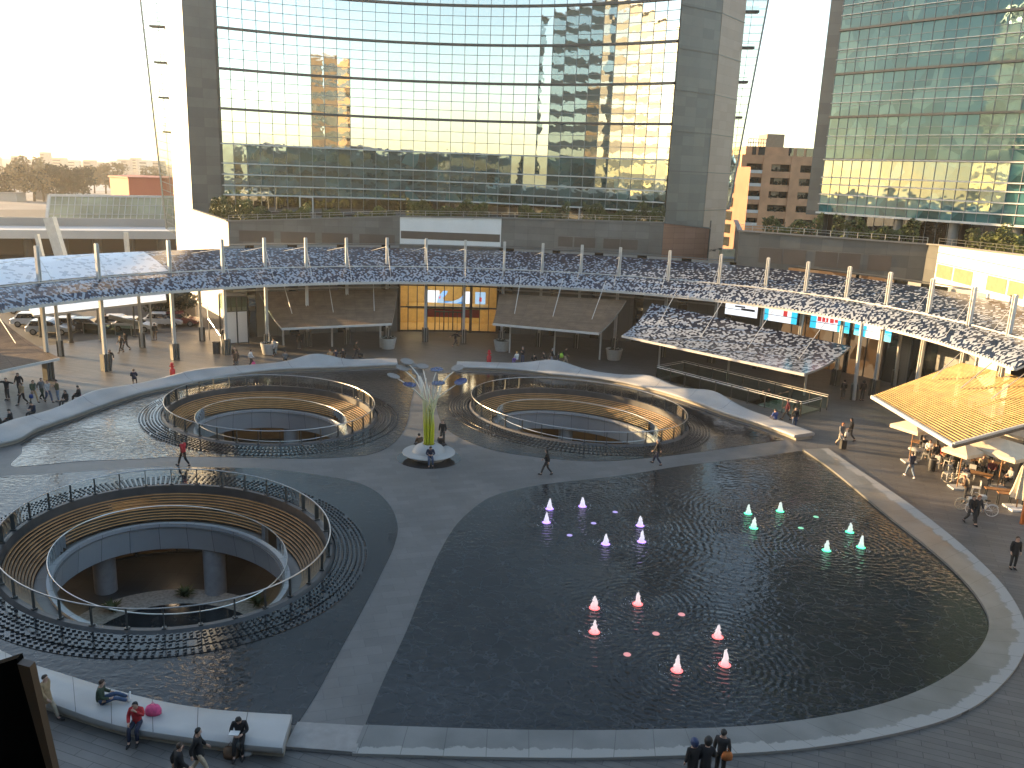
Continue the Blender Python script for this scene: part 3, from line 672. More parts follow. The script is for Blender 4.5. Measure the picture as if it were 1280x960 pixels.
# ------------------------------------------------------------------ towers
M['tower_glass'] = facade_glass('tower_glass', (.02, .04, .042), (.80, .85, .85), .62, .006)
M['tower_glass_low'] = facade_glass('tower_glass_low', (.03, .075, .075), (.7, .84, .84), .3, .01)
M['tower2_glass'] = facade_glass('second_tower_glass', (.04, .115, .125), (.27, .42, .47), .04, .013, (.12, .2, .17))
M['tower2_low'] = facade_glass('second_tower_glass_low', (.03, .09, .095), (.6, .78, .8), .1, .015)
M['lobby'] = facade_glass('lobby_glass', (.05, .035, .02), (.8, .85, .85), .25, .006, (.16, .1, .05))
M['ledge'] = mat('floor_ledge', (.045, .048, .05), .4)
M['louvre'] = mat('pale_louvre', (.52, .52, .5), .4)
M['mullion'] = mat('grey_mullion', (.22, .24, .25), .4)
M['mullion_faint'] = mat('pale_mullion', (.2, .22, .23), .4)
def arc3(p, q, r, n):
    ax, ay = p; bx, by = q; cx, cy = r
    d = 2 * (ax * (by - cy) + bx * (cy - ay) + cx * (ay - by))
    ux_ = ((ax * ax + ay * ay) * (by - cy) + (bx * bx + by * by) * (cy - ay) + (cx * cx + cy * cy) * (ay - by)) / d
    uy_ = ((ax * ax + ay * ay) * (cx - bx) + (bx * bx + by * by) * (ax - cx) + (cx * cx + cy * cy) * (bx - ax)) / d
    t0 = math.atan2(ay - uy_, ax - ux_); t1 = math.atan2(cy - uy_, cx - ux_)
    while t1 > t0: t1 -= 2 * PI
    rr = math.hypot(ax - ux_, ay - uy_)
    return [(ux_ + rr * math.cos(t0 + (t1 - t0) * k / n), uy_ + rr * math.sin(t0 + (t1 - t0) * k / n)) for k in range(n + 1)]
def panes(root, plan, z0, z1, rows, mat_, inset=0.0, tilt=.0012, nm='glazing', mull=None, mw=.05):
    """one storey of flat panes, each set a hair out of true, with its grid of mullions"""
    mb = MB(); gr = MB()
    for i in range(len(plan) - 1):
        a, b = plan[i], plan[i + 1]; nx, ny = (b[1] - a[1]), -(b[0] - a[0]); L = math.hypot(nx, ny); nx /= L; ny /= L
        for r in range(rows):
            za, zb = z0 + (z1 - z0) * r / rows, z0 + (z1 - z0) * (r + 1) / rows; w = [R.gauss(0, tilt) * L for _ in range(2)]
            h = R.gauss(0, tilt) * (zb - za)
            mb.face([(a[0] + nx * w[0], a[1] + ny * w[0], za), (b[0] + nx * w[1], b[1] + ny * w[1], za), (b[0] + nx * (w[1] + h), b[1] + ny * (w[1] + h), zb), (a[0] + nx * (w[0] + h), a[1] + ny * (w[0] + h), zb)])
            gr.bar((a[0] + nx * .03, a[1] + ny * .03, za), (b[0] + nx * .03, b[1] + ny * .03, za), .06, mw)
        gr.bar((a[0] + nx * .03, a[1] + ny * .03, z0), (a[0] + nx * .03, a[1] + ny * .03, z1), mw, .06)
    mb.build(nm, mat_, root); gr.build('mullion_grid', mull or M['mullion'], root)
def ledge(root, plan, z, dep, h, m, nm='ledge'):
    mb = MB(); out = []
    for i, p in enumerate(plan):
        a = plan[max(0, i - 1)]; b = plan[min(len(plan) - 1, i + 1)]; nx, ny = (b[1] - a[1]), -(b[0] - a[0]); L = math.hypot(nx, ny); out.append((p[0] + nx / L * dep, p[1] + ny / L * dep))
    for i in range(len(plan) - 1):
        a, b, c, d = plan[i], plan[i + 1], out[i + 1], out[i]
        mb.face([(*d, z), (*c, z), (*c, z + h), (*d, z + h)]); mb.face([(*d, z + h), (*c, z + h), (*b, z + h), (*a, z + h)]); mb.face([(*a, z), (*b, z), (*c, z), (*d, z)])
    mb.build(nm, m, root)
dM = 118.0; zr = at(600, 57, dM)[2]
def depth_for(u, v, z): r = ray(u, v); return (z - CH) / r[2] * r[1]
dL = depth_for(269, 34, zr); dR = depth_for(855, 52, zr)
pL = atxy(272, 120, dL); pM = atxy(590, 120, dM); pR = atxy(842, 120, dR)
arc = arc3(pL, pM, pR, 36)
tw = empty('glass_tower', (pM[0], pM[1], 0), 'tall concave mirror-glass office tower with grey stone end piers behind the square', 'tower')
thick = [at(600, y, dM)[2] for y in (8, 57, 105, 152)]; fh = (thick[0] - thick[3]) / 3
zlow = at(600, 193, dM)[2]; zb = at(560, 252, 117)[2]
floors = [thick[3] + fh * k for k in range(0, 7)]
for k in range(6):
    panes(tw, arc, floors[k] + .18, floors[k + 1] - .1, 4, M['tower_glass'], mull=M['mullion_faint'], mw=.06); ledge(tw, arc, floors[k] - .1, .28, .28, M['ledge'], 'floor_ledge')
panes(tw, arc, zlow + .1, floors[0] - .1, 3, M['tower_glass'], mull=M['mullion_faint'], mw=.06)
lows = [zb, at(600, 242, dM)[2], at(600, 229, dM)[2], at(600, 216, dM)[2], zlow]
for z0, z1 in zip(lows[:-1], lows[1:]): panes(tw, arc, z0 + .08, z1, 1, M['tower_glass_low'], tilt=.002); ledge(tw, arc, z1 - .05, .35, .12, M['louvre'], 'sunshade')
ledge(tw, arc, zb - .05, .4, .16, M['louvre'], 'sunshade')
panes(tw, arc, 11.6, zb - .1, 1, M['lobby'], nm='lobby_glazing')
TOPZ = 58.0
def pier(name, pts, m, root):
    mb = MB(); mb.slab([pts], 0, TOPZ); mb.build(name, m, root)
q0 = atxy(241, 262, dL - 3); q1 = atxy(277, 245, dL - .5); q2 = atxy(223, 300, dL + 12)
def strips(root, pts, z0, z1, m, nm):
    mb = MB(); mb.wall(pts, z0, z1, flip=False); return mb.build(nm, m, root)
# left pier: dark stone front, thin white flank running back
pier('stone_pier', [q0, (q1[0], q1[1]), (q1[0] + .8, q1[1] + 3), (q0[0] + .5, q0[1] + 4.0)], M['granite_tower'], tw)
fl0 = (q0[0] - .05, q0[1] - .05)
mb = MB(); mb.slab([[(q0[0] - .02, q0[1] - .03), (q0[0] + .45, q0[1] + 12), (q2[0], q2[1]), (q2[0] - .1, q2[1] - .4)]], 0, TOPZ); mb.build('white_flank', M['white_flank'], tw)
# glass screen wing outside the white flank, leaning outward, with maintenance brackets
g0, g1 = Vector(at(208, 286, dL + 13)), Vector(at(226, 296, dL + 12)); h0, h1 = Vector(at(172, -30, dL + 13)), Vector(at(214, -30, dL + 12))
mb = MB(); k = 10
for i in range(k):
    a, b, c, d = g0.lerp(h0, i / k), g1.lerp(h1, i / k), g1.lerp(h1, (i + 1) / k), g0.lerp(h0, (i + 1) / k); mb.face([a, b, c, d]); o = Vector((0, .06, 0)); mb.face([d + o, c + o, b + o, a + o])
mb.build('wing_glass', clear_glass('wing_glass', (.86, .88, .85), .25), tw)
mb = MB()
mb.bar(g0, h0, .18, .2)
for i in range(31): mb.bar(g0.lerp(h0, i / 30), g1.lerp(h1, i / 30), .05, .06)
mb.bar(g0.lerp(g1, .5), h0.lerp(h1, .5), .05, .05); mb.build('wing_frame', M['mullion_faint'], tw)
for y in (33, 78, 122, 165):
    u = 178 + y * .13; mb = MB(); a = Vector(at(u + 6, y, dL + 11.5)); b = Vector(at(u + 28, y + 1, dL + 11.5)); mb.bar(a, b, 1.2, .22)
    for s in (0, .5, 1): c = a.lerp(b, s); mb.bar(c, c + Vector((0, 0, 1.1)), .05)
    mb.bar(a + Vector((0, 0, 1.1)), b + Vector((0, 0, 1.1)), .05); mb.build('bracket_balcony', M['steel_dark'], tw)
# right pier and flank
r0 = atxy(841, 150, dR - .3); r1 = atxy(886, 200, 112.0); r2 = atxy(914, 200, 118.0)
pier('stone_pier', [(r0[0], r0[1]), (r1[0], r1[1]), (r1[0] + .2, r1[1] + 5), (r0[0], r0[1] + 5)], M['granite_tower'], tw)
mb = MB(); mb.slab([[(r1[0] + .02, r1[1] - .02), (r2[0], r2[1]), (r2[0] - .4, r2[1] + 4), (r1[0] + .22, r1[1] + 4)]], 0, TOPZ); mb.build('brown_flank', M['flank_stone'], tw)
z = 14.0
while z < 40:
    mb = MB(); mb.bar((r0[0], r0[1] - .04, z), (r1[0], r1[1] - .04, z), .1, .1); mb.bar((r1[0], r1[1] - .04, z), (r2[0] + .04, r2[1], z), .1, .1); z += fh; mb.build('stone_joint', M['ledge'], tw)
g0, g1 = Vector(at(908, 262, 121)), Vector(at(911, 262, 122)); h0, h1 = Vector(at(925, -30, 121)), Vector(at(966, -30, 122))
mb = MB(); k = 10
for i in range(k):
    a, b, c, d = g0.lerp(h0, i / k), g1.lerp(h1, i / k), g1.lerp(h1, (i + 1) / k), g0.lerp(h0, (i + 1) / k); mb.face([a, b, c, d]); o = Vector((0, .06, 0)); mb.face([d + o, c + o, b + o, a + o])
mb.build('wing_glass', MATS.get('x') or bpy.data.materials['wing_glass'], tw)
mb = MB(); mb.bar(g1, h1, .2, .2)
for i in range(31): mb.bar(g0.lerp(h0, i / 30), g1.lerp(h1, i / 30), .05, .06)
mb.bar(g0.lerp(g1, .5), h0.lerp(h1, .5), .05, .05); mb.build('wing_frame', M['mullion'], tw)
for y, x0, x1 in ((15, 930, 948), (60, 926, 942), (103, 922, 934), (147, 919, 927)):
    mb = MB(); a = Vector(at(x0, y, 119)); b = Vector(at(x1, y, 119)); mb.bar(a, b, 1.0, .3); mb.bar(a + Vector((0, 0, .6)), b + Vector((0, 0, .6)), .05); mb.build('bracket_balcony', M['steel_dark'], tw)
# roof slab and back so it is a body
mb = MB(); back = [(arc[-1][0], arc[-1][1] + 18), (arc[0][0], arc[0][1] + 22)]; mb.wall([arc[-1]] + back + [arc[0]], 0, TOPZ); mb.slab([arc + back], TOPZ - 1, TOPZ - .5, sides=False); mb.build('rear_wall', M['granite_tower'], tw)
panes(tw, arc, floors[6] + .1, TOPZ - .6, 4, M['tower_glass'], mull=M['mullion_faint'])
# second tower on the right
t2 = empty('glass_tower', (40, 82, 0), 'teal glass office tower cut by the right edge of the photo', 'tower')
zA = at(1045, 38.5, 97)[2]; dR2 = depth_for(1280, 11, zA)
s0 = Vector(atxy(1037, 150, 97)); s1 = Vector(atxy(1280, 150, dR2)); dv = (s1 - s0); s2 = s0 + dv * 2.0
bul = Vector((dv.y, -dv.x)).normalized()
plan2 = [tuple(s0 + dv * (2.0 * k / 34) + bul * (1.2 * math.sin(PI * k / 34))) for k in range(35)]
th2 = [at(1045, y, 97)[2] for y in (38.5, 94, 147, 200)]; fh2 = (th2[0] - th2[3]) / 3
zb2 = at(1040, 266, 97)[2]
f2 = [th2[3] + fh2 * k for k in range(8)]
for k in range(7):
    panes(t2, plan2, f2[k] + .1, f2[k + 1] - .1, 4, M['tower2_glass'], mull=M['mullion'], mw=.045, tilt=.003); ledge(t2, plan2, f2[k] - .1, .25, .24, M['ledge'], 'floor_ledge')
    for z in (f2[k] + fh2 * .33, f2[k] + fh2 * .55): ledge(t2, plan2, z, .2, .07, M['louvre'], 'sunshade')
lows2 = [zb2, at(1040, 255, 97)[2], at(1040, 243, 97)[2], at(1040, 231, 97)[2], at(1040, 222, 97)[2], f2[0]]
for z0, z1 in zip(lows2[:-1], lows2[1:]): panes(t2, plan2, z0 + .06, z1, 1, M['tower2_low'], tilt=.002); ledge(t2, plan2, z1 - .05, .3, .1, M['louvre'], 'sunshade')
ledge(t2, plan2, zb2 - .1, .5, .2, M['louvre'], 'sunshade')
ins = [tuple(Vector(p) - bul * 2.2) for p in plan2]
panes(t2, ins, 11, zb2 - .1, 1, M['lobby'], nm='lobby_glazing')
for k in range(3, 34, 5):
    p = Vector(plan2[k]) - bul * .9; mb = MB(); mb.lathe([(.45, 8), (.45, zb2)], (p.x, p.y, 0), 14, cap=False); smooth_by_angle(mb.build('round_column', M['shop_panel'], t2))
e0 = s0 - dv.normalized() * 1.35 + bul * .3; mb = MB(); mb.slab([[tuple(e0), tuple(s0 + bul * .05), tuple(s0 - bul * 6), tuple(e0 - bul * 6)]], zb2 - .3, f2[7]); mb.build('stone_pier', M['granite_tower'], t2)
pk = [tuple(s0 - bul * 8), tuple(s2 - bul * 8)]
mb = MB(); mb.wall([plan2[-1], pk[1], pk[0], plan2[0]], 10, f2[7]); mb.slab([plan2 + pk[::-1]], f2[7] - .3, f2[7], sides=False); mb.slab([[tuple(e0)] + plan2 + pk[::-1]], zb2 - .12, zb2 - .1, sides=False, bottom=True); mb.build('rear_wall', M['granite_tower'], t2)
# ------------------------------------------------------------------ podium blocks
c0 = at(240, 262, 108); c1 = at(285, 277, 95); c2 = at(500, 271, 97); c3 = at(627, 273, 97); c4 = at(830, 279, 95); c5 = at(887, 286, 98)
def podium(name, label, pts, zt, segs, root_xy):
    root = empty(name, (*root_xy, 0), label, 'building'); return root
pd = podium('podium_building', 'low grey stone podium with planted roof in front of the concave tower', None, None, None, c2[:2])
def poly_prism(root, pts, mats, nm, zb_=8.0):
    mb = MB(); d = 0
    for (a, b) in zip(pts[:-1], pts[1:]):
        L = math.dist(a[:2], b[:2]); mb.face([(a[0], a[1], zb_), (b[0], b[1], zb_), tuple(b), tuple(a)], 0, [(d, zb_), (d + L, zb_), (d + L, b[2]), (d, a[2])]); d += L
    return mb.build(nm, mats, root)
poly_prism(pd, [c0, c1], M['beige_stone'], 'flank_wall', 0); poly_prism(pd, [c1, c2], M['granite_dark'], 'front_wall'); poly_prism(pd, [c2, c3], M['white_panel'], 'white_wall'); poly_prism(pd, [c3, c4], M['granite_dark'], 'front_wall'); poly_prism(pd, [c4, c5], M['red_stone'], 'red_wall')
mb = MB(); bk = [(c5[0] + 2, 118, 12), (c0[0], 118, 12)]; mb.slab([[p[:2] for p in (c0, c1, c2, c3, c4, c5)] + [p[:2] for p in bk]], 10, 11.2, sides=False); mb.build('roof_terrace', M['granite_dark'], pd)
mb = MB()
for a, b in ((c0, c1), (c1, c2), (c2, c3), (c3, c4), (c4, c5)): mb.bar((a[0], a[1] + .1, a[2] + .06), (b[0], b[1] + .1, b[2] + .06), .5, .14)
mb.build('coping', mat('coping', (.16, .16, .155), .5), pd)
def rail(root, a, b, n):
    mb = MB(); a = Vector(a) + Vector((0, .2, .12)); b = Vector(b) + Vector((0, .2, .12))
    for k in range(n + 1): p = a.lerp(b, k / n); mb.bar(p, p + Vector((0, 0, .55)), .05)
    for h in (.3, .55): mb.bar(a + Vector((0, 0, h)), b + Vector((0, 0, h)), .04)
    mb.build('railing', M['steel'], root)
rail(pd, c1, c2, 12); rail(pd, c2, c3, 8); rail(pd, c3, c4, 12)
def wpanel(root, A, B, sa, sb, za, zb, m, nm='panel', pr_=.03):
    A = Vector(A); B = Vector(B); n = Vector((B.y - A.y, -(B.x - A.x), 0)).normalized() * pr_; p = A.lerp(B, sa) + n; q = A.lerp(B, sb) + n
    mb = MB(); mb.face([(p.x, p.y, za), (q.x, q.y, za), (q.x, q.y, zb), (p.x, p.y, zb)])
    mb.face([(p.x, p.y, zb), (q.x, q.y, zb), (q.x - n.x, q.y - n.y, zb), (p.x - n.x, p.y - n.y, zb)]); mb.build(nm, m, root)
for s in ((.06, .26), (.3, .5), (.54, .72), (.76, .97)): wpanel(pd, c1, c2, s[0], s[1], 9.3, 10.5, M['brown_panel'], 'louvre_panel')
wpanel(pd, c2, c3, 0.01, .99, 10.15, 11.0, M['brown_panel'], 'louvre_panel'); wpanel(pd, c2, c3, 0, 1, 8.6, 9.55, M['granite_dark'], 'stone_band')
for s in ((.36, .45), (.46, .59), (.64, .74), (.745, .85)): wpanel(pd, c3, c4, s[0], s[1], 10.0, 11.1, M['brown_panel'], 'louvre_panel')
pe = podium('podium_building', 'low grey podium with planted roof under the right-hand tower, its right end white', None, None, None, (30, 80))
d0 = at(925, 289, 88); d1 = at(1160, 306, 82); d2 = at(1174, 307, 80); d3 = at(1290, 321, 65); d4 = (60, 40, 13)
d00 = (d0[0] + 5, d0[1] + 22, d0[2])
poly_prism(pe, [d00, d0], M['granite_dark'], 'flank_wall', 0); poly_prism(pe, [d0, d1], M['granite_tower'], 'front_wall', 0); poly_prism(pe, [d1, d2], M['granite_tower'], 'stone_corner', 0); poly_prism(pe, [d2, d3], M['white_panel'], 'white_wall', 0); poly_prism(pe, [d3, d4], M['white_panel'], 'white_wall')  # front wall takes the darker tower stone to stand in for shade
mb = MB(); mb.slab([[p[:2] for p in (d00, d0, d1, d2, d3, d4)] + [(90, 50), (60, 110)]], 10, 11.5, sides=False); mb.build('roof_terrace', M['granite_dark'], pe)
mb = MB()
for a, b in ((d00, d0), (d0, d1), (d1, d2), (d2, d3)): mb.bar((a[0], a[1], a[2] + .06), (b[0], b[1], b[2] + .06), .5, .14)
mb.build('coping', bpy.data.materials['coping'], pe); rail(pe, d0, d1, 14); rail(pe, d2, d3, 6)
for s in ((.12, .25), (.255, .38), (.43, .55), (.555, .67), (.71, .83)): wpanel(pe, d0, d1, s[0], s[1], 9.9, 11.4, M['brown_panel'], 'louvre_panel')
M['louvre_warm'] = mat('bronze_louvre', (.28, .22, .13), .4)
for s in ((.02, .22), (.24, .46), (.62, .82), (.84, .99)): wpanel(pe, d2, d3, s[0], s[1], 9.9, 11.1, M['louvre_warm'], 'louvre_panel')
for zz in (11.2, 12.1): wpanel(pe, d2, d3, 0, 1, zz, zz + .06, M['granite_dark'], 'joint')
# a narrow lit wall seen between the two podiums
# ------------------------------------------------------------------ shop fronts below the canopy (curved wall)
def shopfront(a_from, a_to, root, off=6.2, z1=9.0, win=(.18,), n=1):
    mb = MB(); P = [rp(a_from + (a_to - a_from) * k / 8, off) for k in range(9)]; mb.wall(P, 0, z1); mb.build('wall_panel', M['shop_panel'], root); return P
def arc_at(u, v=None, off=6.2):
    # angle on the shop wall seen at column u (ground row)
    best = None
    for k in range(2200):
        a = a0 - 1.0 + (a1 - a0 + 1.4) * k / 2200; p = rp(a, off)
        r = (p[0], p[1], 3.0 - CH)
        f = r[1] * math.cos(TH) - r[2] * math.sin(TH); up = r[1] * math.sin(TH) + r[2] * math.cos(TH)
        if f <= 1: continue
        x = FOC * r[0] / f; y = -FOC * up / f; U = 640 + x * math.cos(RO) - y * math.sin(RO)
        if best is None or abs(U - u) < best[0]: best = (abs(U - u), a)
    return best[1]
shop = empty('shopping_arcade', (*rp(1.57, 6), 0), 'curved grey shop fronts with dark window strips beneath the printed canopy', 'building')
cuts = [(283, 'w'), (309, 'd'), (320, 'w'), (361, 'd'), (373, 'w'), (422, 'd'), (432, 'w'), (477, 'd'), (487, 'w'), (499, 'E'), (622, 'd'), (640, 'w'), (687, 'd'), (697, 'w'), (739, 'd'), (749, 'w'), (791, 'd'), (803, 'w'), (846, 'd'), (858, 'w'), (905, 'd'), (925, 'w'), (955, 'b'), (1058, 'd'), (1063, 'b'), (1105, 'd'), (1122, 'w'), (1138, 'd'), (1170, 'w'), (1230, 'd'), (1300, 'w')]
def lit_window(name, c1, c2, st):
    m, t, b = nt(name); co = N(t, 'ShaderNodeTexCoord'); no = N(t, 'ShaderNodeTexVoronoi'); no.inputs['Scale'].default_value = .6; t.links.new(co.outputs['Object'], no.inputs['Vector']); sp = N(t, 'ShaderNodeSeparateColor'); t.links.new(no.outputs['Color'], sp.inputs[0])
    c = ramp(t, sp.outputs[0], [(0, [x * .15 for x in c1]), (.4, c1), (1, c2)]); t.links.new(c, b.inputs['Emission Color']); b.inputs['Emission Strength'].default_value = st; b.inputs['Base Color'].default_value = (.03, .02, .015, 1); b.inputs['Roughness'].default_value = .08; return m
M['brown_lit'] = lit_window('amber_lit_shop_window', (.30, .14, .05), (.5, .33, .18), .13)
AC = [arc_at(u) for u, _ in cuts] + [a0 - .9]
for (u, k), p, q in zip(cuts, AC[:-1], AC[1:]):
    if k == 'E': eP, eQ = p, q; continue
    n = max(1, int(abs(q - p) / .03)); P = [rp(p + (q - p) * i / n, 6.2 if k != 'd' else 6.35) for i in range(n + 1)]
    mb = MB(); mb.wall(P, 0, 9.6); 
    if k == 'd': mb.wall([P[0], rp(p, 6.2)], 0, 9.6); mb.wall([rp(q, 6.2), P[-1]], 0, 9.6)
    mb.build({'w': 'wall_panel', 'd': 'window_strip', 'b': 'shop_window'}[k], {'w': M['shop_panel'], 'd': M['dark_glass'], 'b': M['brown_lit']}[k], shop)
    if k == 'b':
        mb = MB()
        for i in range(0, n + 1): mb.bar((*rp(p + (q - p) * i / n, 6.12), 0), (*rp(p + (q - p) * i / n, 6.12), 9), .1)
        mb.build('shop_frame', M['steel_dark'], shop)
mb = MB()
A = [a1 - (a1 - a0 + .9) * k / 120 for k in range(121)]; A = [a for a in A if a < AC[0]]
mb.slab([[rp(a, 6.3) for a in A] + [rp(a, 7.2) for a in A[::-1]]], 9.6, 9.7, sides=False); mb.build('roof', M['granite_dark'], shop)
mb = MB(); 
for p, q in zip(A[:-1], A[1:]):
    if eQ < (p + q) / 2 < eP: continue
    mb.bar((*rp(p, 6.1), 5.0), (*rp(q, 6.1), 5.0), .1, .16)
mb.build('cornice', M['steel_white'], shop)
# lit entrance hall
ent = empty('lit_entrance', (*rp((eP + eQ) / 2, 6), 0), 'yellow lit glass entrance hall with doors and a video wall behind it', 'entrance')
Pe = [rp(eP + (eQ - eP) * i / 11, 6.2) for i in range(12)]; Pb = [rp(eP + (eQ - eP) * i / 11, 12.0) for i in range(12)]
M['hall_wall'] = mat('hall_ochre_wall', (.6, .43, .16), .6, var=.1)
M['hall_floor'] = mat('hall_floor', (.5, .36, .16), .35)
mb = MB(); mb.wall(Pb, 0, 7.2); mb.wall([Pe[0], Pb[0]], 0, 7.2); mb.wall([Pb[-1], Pe[-1]], 0, 7.2); mb.build('hall_wall', M['hall_wall'], ent)
mb = MB(); mb.slab([Pe + Pb[::-1]], 0, .02, sides=False); mb.build('hall_floor', M['hall_floor'], ent)
mb = MB(); mb.slab([Pe + Pb[::-1]], 7.1, 7.2, bottom=True); mb.build('hall_ceiling', M['hall_wall'], ent)
M['hall_lamp'] = emit('hall_lamp', (1.0, .84, .56), 3.2)
for i in (2, 5, 8):
    for f in (.35, .7): c = lerp(Pe[i], Pb[i], f); mb = MB(); mb.box((*c, 7.0), (1.3, .5, .1)); mb.build('ceiling_lamp', M['hall_lamp'], ent)
    c = lerp(Pe[i], Pb[i], .5); mb = MB(); mb.box((*c, 2.5), (1.6, .4, .08)); mb.build('ceiling_lamp', M['hall_lamp'], ent)
mb = MB(); mid = [lerp(a, b, .55) for a, b in zip(Pe, Pb)]; mb.slab([Pe[1:-1] + mid[1:-1][::-1]], 2.6, 2.8, bottom=True); mb.build('gallery_floor', M['hall_wall'], ent)
mb = MB(); rw = [lerp(a, b, .22) for a, b in zip(Pe, Pb)]; mb.wall(rw[3:10], 1.45, 2.4); mb.build('red_fascia', mat('red_fascia', (.5, .03, .03), .5), ent)
mb = MB()
for i, p in enumerate(Pe): mb.bar((*p, 0), (*p, 7.2), .09 if i not in (0, 3, 8, 11) else .3)
for z in (.1, 2.8, 5.25, 7.1): 
    for a, b in zip(Pe[:-1], Pe[1:]): mb.bar((*a, z), (*b, z), .1, .16)
mb.build('glazing_frame', M['steel_dark'], ent)
mb = MB(); mb.wall(Pe, .1, 7.2); mb.build('glazing', M['glass'], ent)
for i in (4, 5, 6):
    a = Vector(Pe[i]); b = Vector(Pe[i + 1]); mb = MB(); n = Vector((b.y - a.y, a.x - b.x)).normalized() * .12; a += n; b += n
    for s in (0.03, .5, .97): p = a.lerp(b, s); mb.bar((*p, .02), (*p, 2.3), .07)
    mb.bar((*a, 2.3), (*b, 2.3), .08, .12); mb.build('door', M['steel_dark'], ent)
# letters on the glass: short dark handwritten word and a small house mark
def text(name, body, loc, size, mat_, face, parent, shear=0.0, z=0, ext=.01):
    cu = bpy.data.curves.new(name, 'FONT'); cu.body = body; cu.size = size; cu.shear = shear; cu.extrude = ext; cu.align_x = 'CENTER'; cu.align_y = 'CENTER'
    o = bpy.data.objects.new(name, cu); COL.objects.link(o); dg = bpy.context.evaluated_depsgraph_get(); me = bpy.data.meshes.new_from_object(o.evaluated_get(dg)); COL.objects.unlink(o); bpy.data.objects.remove(o)
    me.materials.clear(); me.materials.append(mat_); ob = bpy.data.objects.new(name, me); COL.objects.link(ob)
    f = Vector(face).normalized(); up = Vector((0, 0, 1)); rt = up.cross(f); ob.matrix_world = Matrix(((rt.x, up.x, f.x, loc[0]), (rt.y, up.y, f.y, loc[1]), (rt.z, up.z, f.z, loc[2]), (0, 0, 0, 1)))
    if parent:
        ob.parent = parent; ob.location = Vector(loc) - parent.location
    return ob
for s_, w_ in ((-.38, 'fel'), (.5, 'nef')): tp = lerp(Pe[3], Pe[4], s_); text('sign_lettering', w_, (tp[0], tp[1] - .15, 5.7), .75, M['brown_panel'], (0, -1, 0), ent, .3)
tp = lerp(Pe[8], Pe[9], .1); mb = MB()
mb.box((tp[0], tp[1] - .15, 5.75), (.5, .03, .55)); mb.build('sign_mark', mat('rust_mark', (.2, .07, .03), .5), ent)
tp = lerp(Pe[9], Pe[10], .0)
mb = MB()
for k in range(7): mb.box((tp[0] - .45 + k * .2, tp[1] - .15, 5.75 + (.03 if k % 3 else 0)), (.12, .03, .2))
mb.build('sign_lettering', M['brown_panel'], ent)
# video wall in the hall
sv = empty('video_wall', (*rw[5], 0), 'blue and white video wall glowing above the entrance doors', 'screen'); z0_, z1_ = 3.0, 4.4
def scr(mat_name, col, st=1.0): return bpy.data.materials.get(mat_name) or emit(mat_name, col, st)
S_w = scr('screen_white', (.88, .92, 1.0), .3); S_b = scr('screen_blue', (.12, .38, .85), .2); S_lb = scr('screen_pale_blue', (.45, .68, .95), .2); S_tan = mat('screen_tan', (.45, .3, .1), .5); S_red = scr('screen_red', (.8, .06, .07), .2); S_cy = scr('screen_cyan', (.04, .6, .9), .27); S_dk = mat('screen_dark', (.01, .012, .03), .3)
X0, X1 = lerp(Pe[3], Pe[2], .4)[0], lerp(Pe[9], Pe[10], .55)[0]; ys = min(Pe[5][1], Pe[3][1]) + 2.2
def sq(nm, m, a, b, c, d, fr=0.0):
    mb = MB(); X = lambda s: X0 + (X1 - X0) * s; Z = lambda t: z0_ + (z1_ - z0_) * t
    mb.box(((X(a) + X(b)) / 2, ys - fr, (Z(c) + Z(d)) / 2), (X(b) - X(a), .05, Z(d) - Z(c))); mb.build(nm, m, sv)
sq('panel', S_w, 0, .24, 0, 1); sq('panel', S_b, .24, .66, -.02, .16); sq('panel', S_w, .66, .76, 0, 1); sq('panel', S_lb, .83, .92, 0, 1); sq('panel', S_lb, .92, 1, 0, 1, .01)
mb = MB(); X = lambda s: X0 + (X1 - X0) * s
def blade(pts, m, nm):
    mb = MB(); mb.face([(X(s), ys - .04, z0_ + (z1_ - z0_) * t) for s, t in pts]); mb.face([(X(s), ys - .02, z0_ + (z1_ - z0_) * t) for s, t in pts][::-1]); mb.build(nm, m, sv)
blade([(.2, 0), (.34, 0), (.3, .4), (.36, .75), (.38, 1), (.3, 1), (.22, .55)], S_lb, 'picture'); blade([(.27, .62), (.33, .5), (.37, .98), (.31, 1.0)], S_b, 'picture')
blade([(.34, .0), (.52, .0), (.66, .3), (.66, .85), (.57, .4), (.46, .16)], S_lb, 'picture'); blade([(.6, .5), (.66, .45), (.66, .8)], S_b, 'picture'); blade([(.895, .25), (.935, .2), (.94, .55), (.9, .6)], S_red, 'picture'); blade([(.23, .4), (.25, .3), (.265, .55), (.25, .62)], S_red, 'picture')
